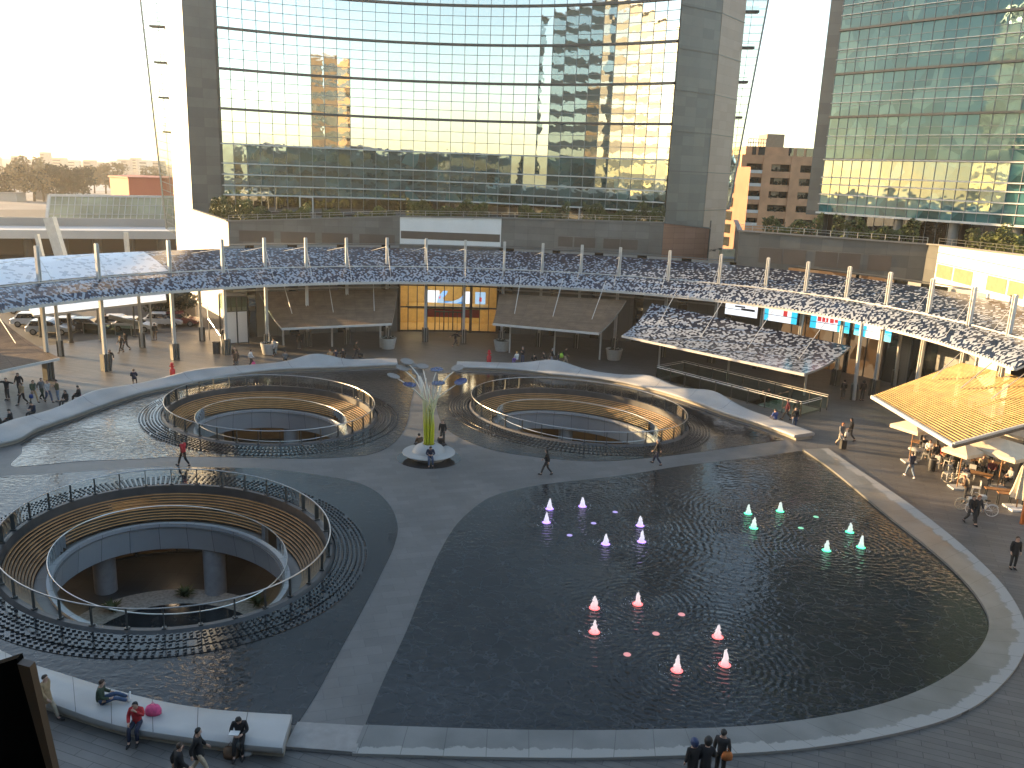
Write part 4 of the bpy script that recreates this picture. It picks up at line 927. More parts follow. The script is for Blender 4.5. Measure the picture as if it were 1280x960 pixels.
# advertising screens between canopy and printed awning
led_px = [((906, 392), (946, 398)), ((952, 399), (1003, 407)), ((1012, 409), (1061, 417)), ((1067, 418), (1113, 428))]
LABS = ['white advertising screen with dark lettering, leftmost under the canopy', 'advertising screen with a red top corner and a wide cyan bar', 'advertising screen with red block lettering between white and cyan', 'blue and white advertising screen at the far right end of the row']
for i, (p, q) in enumerate(led_px):
    dd = [depth_for(p[0], p[1], 4.75), depth_for(q[0], q[1], 4.75)]; a = Vector(at(p[0], p[1], dd[0])); b = Vector(at(q[0], q[1], dd[1])); root = empty('advertising_screen', (a.x, a.y, 0), LABS[i], 'screen', 'advertising screens under the canopy')
    n = Vector((b.y - a.y, a.x - b.x, 0)).normalized(); H_ = 2.0
    def cell(s0, s1, t0, t1, m, nm, o=0.0):
        P = a.lerp(b, s0) + n * o; Q = a.lerp(b, s1) + n * o; mb = MB(); mb.face([(P.x, P.y, P.z + H_ * t0), (Q.x, Q.y, Q.z + H_ * t0), (Q.x, Q.y, Q.z + H_ * t1), (P.x, P.y, P.z + H_ * t1)]); mb.build(nm, m, root)
    mb = MB(); mb.bar(a + Vector((0, 0, H_ / 2)) - n * .15, b + Vector((0, 0, H_ / 2)) - n * .15, .25, H_ + .1); mb.build('housing', M['steel_dark'], root)
    C = [[(0, 1, 0, 1, S_w), (.3, .62, .42, .5, S_dk), (.5, .92, .3, .4, S_dk), (.66, .9, .55, .62, S_dk)],
         [(0, .16, 0, 1, S_cy), (.16, .72, 0, 1, S_w), (0, .2, .78, 1, S_red), (.32, .5, .72, .84, S_red), (.52, .62, .3, .72, S_red), (.56, .66, .62, .72, S_red), (.72, .86, 0, 1, S_cy), (.86, 1, 0, 1, S_dk)],
         [(0, .7, 0, 1, S_w), (.7, 1, 0, 1, S_cy), (0, .16, 0, 1, S_cy), (.18, .28, .35, .75, S_red), (.3, .38, .35, .75, S_red), (.4, .46, .35, .75, S_red), (.5, .6, .35, .75, S_red), (.62, .7, .4, .75, S_red)],
         [(0, .34, 0, 1, S_cy), (.1, .3, .5, .75, S_w), (.34, .8, 0, 1, S_w), (.8, 1, 0, 1, S_cy)]][i]
    for k, (s0_, s1_, t0, t1, m) in enumerate(C): cell(s0_, s1_, t0, t1, m, 'screen_image' if m in (S_w, S_cy) else 'screen_graphic', .01 + .004 * k)
    mb = MB()
    for t in (.33,): mb.bar(a + Vector((0, 0, H_ * t)) + n * .35, b + Vector((0, 0, H_ * t)) + n * .35, .05)
    mb.build('front_rail', M['steel_dark'], root)
# glass lift at the left end of the shop fronts
lx, ly = gp(283, 431)[0], gp(283, 431)[1]; rx, ry = gp(311, 429)
root = empty('glass_lift', (lx, ly, 0), 'glass lift tower with white lower panels beside the left end of the shops', 'lift')
a = Vector((lx, ly, 0)); b = Vector((rx, ry, 0)); n = Vector((b.y - a.y, a.x - b.x, 0)).normalized(); hz = 4.8
mb = MB()
for s in (0, .52, 1): p = a.lerp(b, s); mb.bar(p, p + Vector((0, 0, hz)), .12); p = p - n * 2.2; mb.bar(p, p + Vector((0, 0, hz)), .12)
for z in (.1, 3.35, hz): mb.bar(a + Vector((0, 0, z)), b + Vector((0, 0, z)), .1)
mb.build('frame', M['steel_dark'], root)
for s0_, s1_ in ((.03, .49), (.55, .97)): P = a.lerp(b, s0_); Q = a.lerp(b, s1_); mb = MB(); mb.face([P + Vector((0, 0, .15)), Q + Vector((0, 0, .15)), Q + Vector((0, 0, 3.3)), P + Vector((0, 0, 3.3))]); mb.build('white_panel', M['white_panel'], root)
mb = MB(); c, d = a - n * 2.2, b - n * 2.2
for P, Q in ((a, b), (b, d), (d, c), (c, a)): mb.face([P + Vector((0, 0, 3.4)), Q + Vector((0, 0, 3.4)), Q + Vector((0, 0, hz)), P + Vector((0, 0, hz))])
mb.build('glass', M['green_glass'], root)
mb = MB(); mb.slab([[tuple(x)[:2] for x in (a, b, d, c)]], hz, hz + .12); mb.build('roof', M['steel_dark'], root)
# ------------------------------------------------------------------ roof hedges
def hedge(p, q, h, label, dens=260, wdt=1.2, zoff=-.3, m='leaf'):
    p = Vector(p); q = Vector(q); L = (q - p).length; mb = MB(); h *= 1.3
    root = None; d = (q - p).normalized(); s = Vector((-d.y, d.x, 0)); ph = R.uniform(0, 9)
    for k in range(int(dens * L)):
        t = R.random(); hh = h * (.72 + .22 * math.sin(t * L * .9 + ph) + .14 * math.sin(t * L * 2.7 + ph * 2))
        w = wdt * (1 + .2 * math.sin(t * L * 1.7 + ph)); z = R.random() ** .8 * hh; c = p + d * (t * L) + s * R.uniform(-w, w) * .5 * (1.15 - .45 * z / hh) + Vector((0, 0, z))
        u = Vector((R.gauss(0, 1), R.gauss(0, 1), R.gauss(0, 1))).normalized(); v = u.orthogonal().normalized(); sz = R.uniform(.09, .2)
        mb.face([c - u * sz, c + v * sz * .6, c + u * sz, c - v * sz * .6])
    o = mb.build('roof_hedge', M[m], None, loc=(p.x, p.y, p.z)); tag(o, label, 'hedge', 'hedges on the podium roofs'); 
    st = MB()
    for k in range(int(L * 1.2)): t = (k + .5) / (L * 1.2); c = p + d * t * L; st.bar(c, c + Vector((R.uniform(-.1, .1), 0, h * .6)), .05)
    st.build('stems', M['bark'], o); return o
def onp(a, b, s, back=.8):
    a = Vector(a); b = Vector(b); n = Vector((b.y - a.y, -(b.x - a.x), 0)).normalized(); p = a.lerp(b, s) - n * back; p.z = min(a.z, b.z) - .1; return p
hedge(onp(c0, c1, .35, 1.0), onp(c1, c2, .12), 2.0, 'sunlit hedge at the left corner of the central podium roof')
hedge(onp(c1, c2, .13), onp(c1, c2, .47), 1.7, 'low dark hedge on the podium roof left of the small white doorway')
hedge(onp(c1, c2, .54), onp(c1, c2, .97), 1.7, 'hedge on the central podium roof, ending at the white wall band')
hedge(onp(c2, c3, .05), onp(c2, c3, .86), 1.7, 'hedge directly above the white striped wall band')
hedge(onp(c3, c4, .1), onp(c3, c4, .42), 1.6, 'hedge right of the white wall band on the central podium')
hedge(onp(c3, c4, .5), onp(c3, c4, 1.0), 1.9, 'thick hedge at the right end of the central podium roof')
hedge(onp(d0, d1, .12), onp(d0, d1, .45), 1.9, 'dark hedge on the right podium nearest the brick apartment block')
hedge(onp(d0, d1, .5), onp(d0, d1, .95), 1.9, 'dark hedge in front of the recessed columns of the right tower')
hedge(onp(d2, d3, .15, 1.5), onp(d2, d3, 1.0, 1.5), 1.9, 'sunlit yellow-green hedge above the white wall on the far right')
# white doorway frames on roof terrace
for u, lab in ((383, 'small white doorway frame among the hedges left of centre'), (716, 'white pavilion frame among the hedges right of centre')):
    p = Vector(at(u, 262, 100)); root = empty('terrace_frame', (p.x, p.y, 11.2), lab, 'doorway'); mb = MB(); w = .75
    mb.bar((p.x - w, p.y, 11.2), (p.x - w, p.y, 14.2), .1); mb.bar((p.x + w, p.y, 11.2), (p.x + w, p.y, 14.2), .1); mb.bar((p.x - w, p.y, 14.2), (p.x + w, p.y, 14.2), .12); mb.build('frame', M['steel_white'], root)
# ------------------------------------------------------------------ solar flower
fx, fy = gp(536, 573); root = empty('steel_flower', (fx, fy, 0), 'tall steel flower sculpture with solar discs and yellow-green stem foot', 'sculpture')
mb = MB(); mb.lathe([(1.05, .03), (1.1, .15), (1.55, .34), (1.68, .42), (1.66, .47), (1.2, .47), (1.05, .5), (1.0, .62), (.85, .82), (.55, .97), (.4, 1.0), (.4, .9), (0, .9)], (fx, fy, 0), 48, cap=False); smooth_by_angle(mb.build('ring_bench', M['white_comp'], root), .7)
mb = MB(); mb.lathe([(2.05, .03), (2.05, .04), (0, .04)], (fx, fy, 0), 40, cap=False); mb.build('ground_ring', M['casc'], root)
def stem_mat():
    m, t, b = nt('flower_stem'); co = N(t, 'ShaderNodeTexCoord'); s = N(t, 'ShaderNodeSeparateXYZ'); t.links.new(co.outputs['Object'], s.inputs[0]); mr = N(t, 'ShaderNodeMapRange'); mr.inputs[1].default_value = 2.2; mr.inputs[2].default_value = 4.6; t.links.new(s.outputs[2], mr.inputs[0])
    t.links.new(ramp(t, mr.outputs[0], [(0, (.55, .55, .03)), (1, (.72, .70, .64))]), b.inputs['Base Color']); b.inputs['Roughness'].default_value = .35; return m
M['stem'] = stem_mat(); M['solar'] = mat('solar_cells', (.03, .045, .13), .25, scale=6, var=.5); M['disc_rim'] = mat('disc_rim', (.19, .19, .185), .7)
heads = [(492, 470, -.3, 'w'), (512, 481, -.8, 'b'), (546, 462, .1, 'b'), (548, 479, -.6, 'b'), (576, 477, -.1, 'b'), (509, 452, .9, 'w'), (513, 456, 1.1, 'w'), (503, 460, .5, 'w'), (523, 465, 1.4, 'w'), (572, 460, .9, 'w'), (528, 458, 1.6, 'w')]
for i, (u, v, dy, kk) in enumerate(heads):
    h = Vector(at(u, v, fy + dy)); an = 2 * PI * i / len(heads); b0 = Vector((fx + .27 * math.cos(an), fy + .27 * math.sin(an), .9)); m1 = Vector((fx + (h.x - fx) * .06 + .3 * math.cos(an), fy + dy * .06 + .3 * math.sin(an), 3.0 + .2 * (i % 3))); m2 = Vector((fx + (h.x - fx) * .42, fy + dy * .45, h.z * .83))
    P = catmull([tuple(b0), tuple(m1), tuple(m2), tuple(h.lerp(m2, .12)), tuple(h - Vector((0, 0, .05)))], 7); mb = MB(); mb.tube(P, [.05 - .02 * k / len(P) for k in range(len(P))], 8); st = mb.build('stem', M['stem'], root, smooth=True)
    tl = Matrix.Rotation(R.uniform(.06, .28), 4, 'X') @ Matrix.Rotation((h.x - fx) * -.12, 4, 'Y'); mb = MB(); Q = []
    rad_ = .42
    V = []; nn = 36
    for k in range(nn): r_ = rad_ * (1 - .07 * (k % 3 == 0)); V.append(tl @ Vector((r_ * math.cos(2 * PI * k / nn), r_ * math.sin(2 * PI * k / nn), 0)))
    dz = tl @ Vector((0, 0, .03)); mb.face([h + q + dz for q in V], 0); mb.face([h + q - dz for q in V[::-1]], 1)
    for k in range(nn): mb.face([h + V[k] - dz, h + V[(k + 1) % nn] - dz, h + V[(k + 1) % nn] + dz, h + V[k] + dz], 1)
    for k in range(5):
        s_ = .3 * math.cos(2 * PI * k / 5); t_ = .3 * math.sin(2 * PI * k / 5)
    d_ = mb.build('disc', [M['solar'] if kk == 'b' else M['disc_rim'], M['disc_rim']], st)
for k in range(9):
    an = 2 * PI * k / 9 + .3; b0 = Vector((fx + .2 * math.cos(an), fy + .2 * math.sin(an), .9)); e = Vector((fx + .75 * math.cos(an), fy + .75 * math.sin(an), R.uniform(4.6, 5.6))); mb = MB(); P = catmull([tuple(b0), (fx + .22 * math.cos(an), fy + .22 * math.sin(an), 2.8), tuple(e)], 8); mb.tube(P, [.045 - .02 * k2 / len(P) for k2 in range(len(P))], 6); mb.build('stem', M['stem'], root, smooth=True)
# ------------------------------------------------------------------ fountain jets
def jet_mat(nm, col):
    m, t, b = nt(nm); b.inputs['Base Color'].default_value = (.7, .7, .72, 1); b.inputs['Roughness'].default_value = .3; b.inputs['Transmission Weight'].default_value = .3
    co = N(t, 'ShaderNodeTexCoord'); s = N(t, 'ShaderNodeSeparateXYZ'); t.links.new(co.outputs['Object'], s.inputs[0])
    t.links.new(ramp(t, s.outputs[2], [(.0, [.35 + .65 * c for c in col]), (.22, (.85 + .15 * col[0], .85 + .15 * col[1], .85 + .15 * col[2]))]), b.inputs['Emission Color']); b.inputs['Emission Strength'].default_value = .12; return m  # lamp glow painted into the water as emission, tinted low, whiter above
jets = {'violet': ((.42, .25, 1.0), [(687, 636, 'back left, behind another'), (683, 653, 'leftmost of the violet group'), (728, 633, 'farthest back of the violet group'), (800, 657, 'back one of the violet pair on the right'), (757, 680, 'nearest of the violet group'), (802, 677, 'front one of the violet pair on the right')], [(769, 640), (742, 654), (712, 669)]),
        'green': ((.08, .9, .4), [(935, 642, 'leftmost of the green group'), (975, 639, 'farthest back of the green group'), (942, 660, 'front one of the green pair on the left'), (1062, 665, 'back one of the green trio on the right'), (1033, 688, 'nearest of the green group'), (1076, 684, 'rightmost of the green group')], [(1020, 661), (1001, 661), (1003, 673)]),
        'red': ((1.0, .16, .16), [(743, 760, 'back one of the red pair on the left'), (797, 755, 'farthest back of the red group'), (743, 790, 'front one of the red pair on the left'), (897, 796, 'back one of the red trio on the right'), (846, 838, 'nearest of the red group'), (906, 831, 'rightmost of the red group')], [(852, 768), (820, 792), (784, 818)])}
jets['green'][2][:] = [(1020, 646), (1001, 660)]
M['foam'] = mat('water_foam', (.5, .52, .55), .25, var=.3, scale=20)
for cn, (col, J, L) in jets.items():
    jm = jet_mat('jet_' + cn, col); lm = emit('pool_lamp_' + cn, col, .5); lm2 = emit('still_lamp_' + cn, [min(1, c * .6 + .25) for c in col], .16)
    for (u, v, w) in J:
        x, y = gp(u, v, .05); root = empty('fountain_jet', (x, y, .05), f'{cn} lit fountain jet, {w}', 'fountain jet', f'{cn} lit fountain jets'); mb = MB(); h = R.uniform(.48, .62)
        pr = [(.15, .0), (.135, .08), (.12, .18), (.085, .3), (.07, h * .75), (.035, h), (0, h + .05)]; n = 14; mb.lathe([(r, z) for r, z in pr], (x, y, .05), n, cap=False)
        mb.v = [(a + R.gauss(0, .02), b + R.gauss(0, .02), c + R.gauss(0, .012)) for a, b, c in mb.v]; mb.build('water_column', jm, root, smooth=True)
        mb = MB(); mb.lathe([(.23, .004), (.2, .02), (0, .02)], (x, y, .05), 20, cap=False); mb.build('lamp', lm, root)
        mb = MB()
        for k in range(45):
            a = R.uniform(0, 2 * PI); hi_ = k % 3 == 0; r = R.uniform(.05, .2) if hi_ else R.uniform(.26, .7); q = (x + r * math.cos(a), y + r * math.sin(a), .05 + (R.uniform(.2, .68) * (1 - r * 2.2) if hi_ else 0)); s = R.uniform(.01, .026); mb.lathe([(s, 0), (s * .6, s * .5), (0, s * .6)], q, 5, cap=False)
        tag(mb.build('splash', M['foam'], root), kind='stuff')
    for i, (u, v) in enumerate(L):
        x, y = gp(u, v, .05); mb = MB(); mb.lathe([(.15, .0), (.14, .012), (0, .014)], (x, y, .047), 20, cap=False); o = mb.build('pool_lamp', lm2, None, loc=(x, y, .047)); tag(o, f'round {cn} lamp under still water, ' + ['farthest', 'middle one' if len(L) == 3 else 'nearest', 'nearest'][i] + f' of the unlit-jet lamps in the {cn} group', 'pool lamp', 'round lamps in the fountain pool')
# ------------------------------------------------------------------ planters, hydrants, bins
M['pot'] = mat('pale_pot', (.42, .42, .4), .5, scale=4, var=.1); M['soil'] = mat('soil', (.05, .035, .025), .9)
for (u, v, s, lab) in ((337, 443, 1.0, 'large pale round planter at the left end of the timber awning'), (485, 436, .85, 'large pale round planter left of the lit entrance'), (627, 439, .85, 'large pale round planter right of the lit entrance'), (767, 450, .9, 'large pale round planter beside the printed glass awning')):
    x, y = gp(u, v); root = empty('tree_planter', (x, y, 0), lab, 'planter', 'round planters on the square'); mb = MB(); mb.lathe([(.0, .04), (.62, .04), (.66, .1), (.84, 1.05), (.86, 1.15), (.78, 1.15), (.74, 1.0)], (x, y, 0), 28, cap=False); smooth_by_angle(mb.build('pot', M['pot'], root))
    mb = MB(); mb.lathe([(.76, 1.0), (.3, 1.06), (0, 1.07)], (x, y, 0), 20, cap=False); mb.build('soil', M['soil'], root)
    mb = MB(); mb.tube([(x, y, 1.0), (x + .02, y, 2.0), (x - .03, y + .02, 3.0)], [.05, .04, .02], 7)
    for k in range(7): a = R.uniform(0, 6.3); z = R.uniform(1.7, 2.9); mb.tube([(x, y, z), (x + .35 * math.cos(a), y + .35 * math.sin(a), z + R.uniform(.2, .5))], [.015, .008], 5)
    mb.build('sapling', mat('pale_trunk', (.4, .37, .32), .7), root)
    mb = MB()
    for k in range(40): a = R.uniform(0, 6.3); r = R.uniform(.1, .7); c = Vector((x + r * math.cos(a), y + r * math.sin(a), 1.08 + R.uniform(0, .12))); mb.face([c, c + Vector((.06, .02, .08)), c + Vector((0, .06, .12)), c + Vector((-.05, .02, .05))])
    mb.build('ground_plants', M['leaf_dark'], root)
for (u, v, lab) in ((216, 473, 'red hydrant post behind the far left bench'), (611, 455, 'red hydrant post behind the far right bench')):
    x, y = gp(u, v); root = empty('red_hydrant', (x, y, 0), lab, 'hydrant', 'red hydrants on the square'); mb = MB(); mb.lathe([(.22, 0), (.22, .75), (.2, .8), (.12, .85), (.11, 1.15), (.14, 1.18), (.14, 1.3), (.08, 1.38), (0, 1.4)], (x, y, 0), 16, cap=False); smooth_by_angle(mb.build('body', M['red'], root)); mb = MB()
    mb.tube([(x - .22, y, 1.05), (x + .22, y, 1.05)], .06, 10); mb.build('outlet', M['red'], root)
# black bin by mast on left
x, y = gp(271, 442); root = empty('litter_bin', (x, y, 0), 'dark square litter bin beside a mast near the glass lift', 'bin'); mb = MB(); mb.box((x, y, .55), (.55, .5, 1.1)); mb.build('body', M['steel_dark'], root); mb = MB(); mb.box((x, y, 1.13), (.6, .55, .06)); mb.build('lid', M['black'], root)
# ------------------------------------------------------------------ escalator well with glass railing
root = empty('escalator_well', (*epos(EL / 2, .5), 0), 'rectangular stairwell with escalators going down behind its glass railing', 'escalator')
mb = MB(); z1 = -5.5
h = esc_hole
for a, b in zip(h, h[1:] + h[:1]): mb.face([(*a, 0), (*b, 0), (*b, z1), (*a, z1)][::-1])
mb.face([(*p, z1) for p in h]); mb.build('pit_wall', M['dark_stone'], root)
for f in (.3, .7):
    mb = MB(); a = epos(EL - 4.0, f); b = epos(EL - 14.5, f); n = 26; 
    for k in range(n): p = lerp(a, b, k / n); mb.box((p[0], p[1], -.1 - 5.2 * k / n), (.52, .95, .22), math.atan2(uxn.y, uxn.x)) 
    mb.build('steps', M['steel'], root)
    for e in (-.14, .14):
        mb = MB(); p, q = epos(EL - 3.2, f + e), epos(EL - 14.5, f + e); mb.bar((*p, .95), (*q, -4.4), .06, .1); mb.build('handrail', M['black'], root); mb = MB(); mb.face([(*p, .05), (*q, -5.3), (*q, -4.45), (*p, .9)]); mb.build('side_glass', M['green_glass'], root)
mb = MB(); mb.slab([[epos(EL - 4.0, .08), epos(EL - .5, .08), epos(EL - .5, .92), epos(EL - 4.0, .92)]], .0, .03); mb.build('landing_plate', M['steel'], root)
root = empty('glass_railing', (*epos(EL / 2, 0), 0), 'long glass railing with steel handrail around the escalator stairwell', 'railing')
cor = [epos(EL, 1), epos(0, 1), epos(0, 0), epos(EL, 0), epos(EL, .75)]
for i, (a, b) in enumerate(zip(cor[:-1], cor[1:])):
    mb = MB(); mb.face([(*a, .1), (*b, .1), (*b, 1.25), (*a, 1.25)]); mb.build('glass_panel', M['green_glass'], root)
    mb = MB(); mb.tube([(*a, 1.12), (*b, 1.12)], .035, 8); mb.tube([(*a, 1.28), (*b, 1.28)], .02, 6); mb.build('handrail', mat('rail_bright', (.6, .6, .58), .4), root)
    L = math.dist(a, b); n = max(1, int(L / 1.6))
    for k in range(n + 1): p = lerp(a, b, k / n); mb = MB(); mb.box((*p, .62), (.07, .07, 1.24), .8); mb.build('post', M['steel_dark'], root)
# ------------------------------------------------------------------ cars by the street on the left
M['car_glass'] = mat('car_window', (.02, .022, .025), .08, spec=.8); M['tyre'] = mat('tyre', (.015, .015, .015), .8); M['alloy'] = mat('alloy', (.45, .45, .46), .3, metal=.9); M['tail'] = mat('tail_lamp', (.35, .01, .01), .2); M['headl'] = mat('head_lamp', (.75, .75, .75), .1)
def car(x, y, rz, paint, label, estate=False):
    root = empty('parked_car', (x, y, 0), label, 'car', 'cars parked by the street', rz); off = Vector((0, 0, 0)); Lh, Wd = 2.15, .86
    # side outline (x along the car), lofted over widths
    body = [(-Lh, .35), (-Lh, .75), (-Lh + .1, .88), (-1.6, .92), (-1.1, .95), (.9, .95), (1.2, .9), (1.9, .8), (Lh, .66), (Lh, .35)]
    def loft(out, w, rnd, mi=0):
        m2 = MB(); rows = [(-w, rnd), (-w + .12, 0), (w - .12, 0), (w, rnd)]; V = []
        cx = sum(p[0] for p in out) / len(out); cz = sum(p[1] for p in out) / len(out)
        for yy, r_ in rows:
            for (px_, pz) in out: V.append((px_ + (cx - px_) * r_, yy, pz + (cz - pz) * r_))
        k = len(out); F = [tuple(range(k)), tuple(3 * k + i for i in range(k))[::-1]]
        for a in range(3):
            for i in range(k): j = (i + 1) % k; F.append((a * k + i, (a + 1) * k + i, (a + 1) * k + j, a * k + j))
        m2.mesh(V, F); return m2
    def put(m2, nm, mt, par): o = m2.build(nm, mt, None, loc=(0, 0, 0)); o.parent = par; bm = bmesh.new(); bm.from_mesh(o.data); bmesh.ops.recalc_face_normals(bm, faces=bm.faces); bm.to_mesh(o.data); bm.free(); return o
    b = put(loft(body, Wd, .05), 'body', paint, root)
    back = -2.0 if estate else -1.75
    put(loft([(back, .94), (back + .35, 1.40), (.1, 1.44), (.35, 1.40), (1.05, .94)], Wd - .06, .12), 'windows', M['car_glass'], root)
    put(loft([(back + .33, 1.385), (back + .4, 1.46), (.1, 1.49), (.38, 1.39)], Wd - .14, .03), 'roof', paint, root)
    for sx in (-1.35, 1.35):
        for sy in (-1, 1):
            m2 = MB(); m2.tube([(sx, sy * (Wd - .2), .32), (sx, sy * (Wd + .01), .32)], .32, 18); w = put(m2, 'wheel', M['tyre'], root); m2 = MB(); m2.tube([(sx, sy * (Wd - .05), .32), (sx, sy * (Wd + .025), .32)], .2, 12); put(m2, 'rim', M['alloy'], w)
    for sy in (-1, 1):
        m2 = MB(); m2.box((-Lh, sy * .65, .72), (.06, .28, .16)); put(m2, 'tail_light', M['tail'], root); m2 = MB(); m2.box((Lh - .02, sy * .62, .6), (.1, .32, .12)); put(m2, 'headlight', M['headl'], root)
        m2 = MB(); m2.box((.75, sy * (Wd + .06), .98), (.16, .16, .12)); put(m2, 'mirror', paint, root)
    return root
P_ = lambda n, c: mat('paint_' + n, c, .25, var=.03, spec=.6)
carL = [((58, 419), .15, P_('silver', (.5, .52, .54)), 'silver estate car behind the leaning column left of the square', True), ((38, 409), .2, P_('white', (.7, .7, .69)), 'white car at the far left end of the parked row', False), ((86, 415), .1, P_('pale', (.6, .6, .58)), 'pale car parked between two dark street posts', False), ((108, 416), .05, P_('black', (.02, .022, .025)), 'black car with a pale roof line left of the escalator mouth', False), ((146, 412), .1, P_('white', (.7, .7, .69)), 'low white car behind the escalator mouth', False), ((164, 415), .05, P_('white', (.7, .7, .69)), 'white car parked right of the escalator mouth', False), ((201, 409), .1, P_('silver', (.5, .52, .54)), 'silver car partly hidden by the small evergreen trees', False), ((222, 408), .05, P_('maroon', (.16, .03, .03)), 'dark red car nearest the stone flank wall', False), ((8, 384), .5, P_('black', (.02, .022, .025)), 'dark car on the upper lane at the left edge', False), ((30, 392), .4, P_('white', (.7, .7, .69)), 'white car on the lane above the timber awning', False)]
for (u, v), rz, p, lab, es in carL: x, y = gp(u, v); car(x, y + .8, rz, p, lab, es)
# wall behind the cars
a, b = gp(108, 409), gp(228, 404); root = empty('street_wall', (a[0], a[1] + 4, 0), 'plain grey wall behind the parked cars', 'wall'); mb = MB(); mb.slab([[(a[0], a[1] + 4), (b[0], b[1] + 4), (b[0], b[1] + 4.4), (a[0], a[1] + 4.4)]], 0, 2.6); mb.build('wall', mat('grey_render', (.3, .29, .28), .7), root); mb = MB(); mb.bar((a[0], a[1] + 4.2, 2.66), (b[0], b[1] + 4.2, 2.66), .6, .12); mb.build('coping', M['white_panel'], root)
# ------------------------------------------------------------------ trees
def tree(name, base, h, cr, label, cat='tree', group='trees', n=900, m='leaf_dark', trunk=.35, size=.3, flat=1.0):
    x, y, z = base; root = empty(name, base, label, cat, group); mb = MB(); tops = []
    mb.tube([(x, y, z), (x + .1, y, z + h * .3), (x, y, z + h * .55)], [h * .03, h * .022, h * .012], 8)
    for k in range(7): a = R.uniform(0, 6.28); e = (x + cr * .6 * math.cos(a), y + cr * .6 * math.sin(a), z + h * R.uniform(.5, .9)); mb.tube([(x, y, z + h * R.uniform(.25, .5)), e], [h * .012, h * .004], 5)
    mb.build('trunk', M['bark'], root); mb = MB()
    cl = [(R.gauss(0, .42), R.gauss(0, .42), R.uniform(-.85, .9), R.uniform(.2, .45)) for _ in range(24)]
    for k in range(n):
        c = cl[R.randrange(len(cl))]; p = Vector((R.gauss(0, 1), R.gauss(0, 1), R.gauss(0, 1))).normalized() * c[3] * (R.random() ** .4); q = Vector((x + (c[0] + p.x) * cr, y + (c[1] + p.y) * cr, z + h * trunk + h * (1 - trunk) * .5 * (1 + (c[2] + p.z) * .8 * flat)))
        u = Vector((R.gauss(0, 1), R.gauss(0, 1), R.gauss(0, 1))).normalized(); v = u.orthogonal().normalized(); s = size * R.uniform(.5, 1.3); mb.face([q - u * s, q + v * s * .6, q + u * s, q - v * s * .6])
    mb.build('crown', M[m], root); return root
x, y = gp(222, 403); tree('evergreen_tree', (x, y + 1, 0), 5.6, 1.9, 'dark evergreen tree beside the stone flank wall', group='small evergreen trees', n=1500, size=.22, trunk=.12)
x, y = gp(195, 405); tree('evergreen_tree', (x, y + 1, 0), 3.6, 1.7, 'smaller dark evergreen left of the taller one by the flank wall', group='small evergreen trees', n=1300, size=.22, trunk=.05)
# dark street posts on the left
for u, v, lab in ((52, 421, 'dark street post left of the cream leaning column'), (89, 428, 'thick dark post between the parked cars'), (169, 421, 'thin dark street post right of the escalator mouth')):
    x, y = gp(u, v); root = empty('street_post', (x, y, 0), lab, 'post', 'dark posts by the street'); mb = MB(); mb.tube([(x, y, 0), (x, y, 3.4)], .2 if u != 169 else .08, 8); mb.build('shaft', M['steel_dark'], root); mb = MB(); mb.lathe([(.3, 0), (.3, .1), (.2, .14)], (x, y, 0), 10); mb.build('foot', M['steel_dark'], root)
# escalator mouth among the cars
x, y = gp(135, 418); root = empty('escalator_mouth', (x, y, 0), 'small glazed escalator opening in front of the parked cars', 'escalator')
mb = MB(); mb.box((x, y, .5), (5.2, .08, 1.0)); mb.build('glass_side', M['green_glass'], root); mb = MB()
for k in range(4): mb.box((x - 2.5 + k * 1.65, y, .55), (.08, .1, 1.1))
mb.bar((x - 2.6, y, 1.1), (x + 2.6, y, 1.1), .06); mb.bar((x - .5, y + 1.5, 1.6), (x + 3, y + 1.5, .9), .1, .5); mb.build('frame', M['steel'], root)
# stair handrail by the flank
a = gp(262, 425); b = gp(276, 432); root = empty('stair_rail', (a[0], a[1], 0), 'steel handrail along the beige flank wall', 'handrail'); mb = MB(); mb.tube([(a[0] - 1, a[1] + 2.5, 3.0), (a[0], a[1], 2.2), (b[0], b[1], 1.0), (b[0] + .3, b[1] - .5, 0)], .05, 6); mb.build('rail', M['steel'], root); mb = MB(); mb.bar((a[0], a[1], 0), (a[0], a[1], 2.2), .06); mb.bar((b[0], b[1], 0), (b[0], b[1], 1.0), .06); mb.build('post', M['steel'], root)
# ------------------------------------------------------------------ brick apartment block with balconies
bx0 = Vector(at(917, 262, 140)); D = 140.0
root = empty('brick_apartment_block', (bx0.x, D, 0), 'warm brick apartment block with deep balconies seen between the towers', 'apartment block')
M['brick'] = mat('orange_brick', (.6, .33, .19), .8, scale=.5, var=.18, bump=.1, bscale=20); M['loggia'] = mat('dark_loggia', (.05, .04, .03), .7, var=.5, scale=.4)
X = lambda u: at(u, 250, D)[0]; Zy = lambda v: at(960, v, D)[2]
xs = [X(u) for u in (915, 929, 953, 960, 987, 996, 1030, 1050)]
rows = [(205, 214), (222, 230.5), (239, 247), (256, 264), (273, 280), (290, 297), (306, 313)]
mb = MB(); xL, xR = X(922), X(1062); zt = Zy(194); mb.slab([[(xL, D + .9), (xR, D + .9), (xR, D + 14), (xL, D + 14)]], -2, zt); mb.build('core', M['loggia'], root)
mb = MB(); edges = [(922, 929), (949, 960), (984, 996), (1020, 1030), (1052, 1062)]
for a_, b_ in edges: mb.slab([[(X(a_), D), (X(b_), D), (X(b_), D + 1.2), (X(a_), D + 1.2)]], -2, zt)
prev = 194
for v0, v1 in rows + [(330, 340)]: mb.box(((xL + xR) / 2, D + .45, (Zy(prev) + Zy(v0)) / 2), (xR - xL - .02, .75, Zy(prev) - Zy(v0))); prev = v1
mb.build('brick_frame', M['brick'], root)
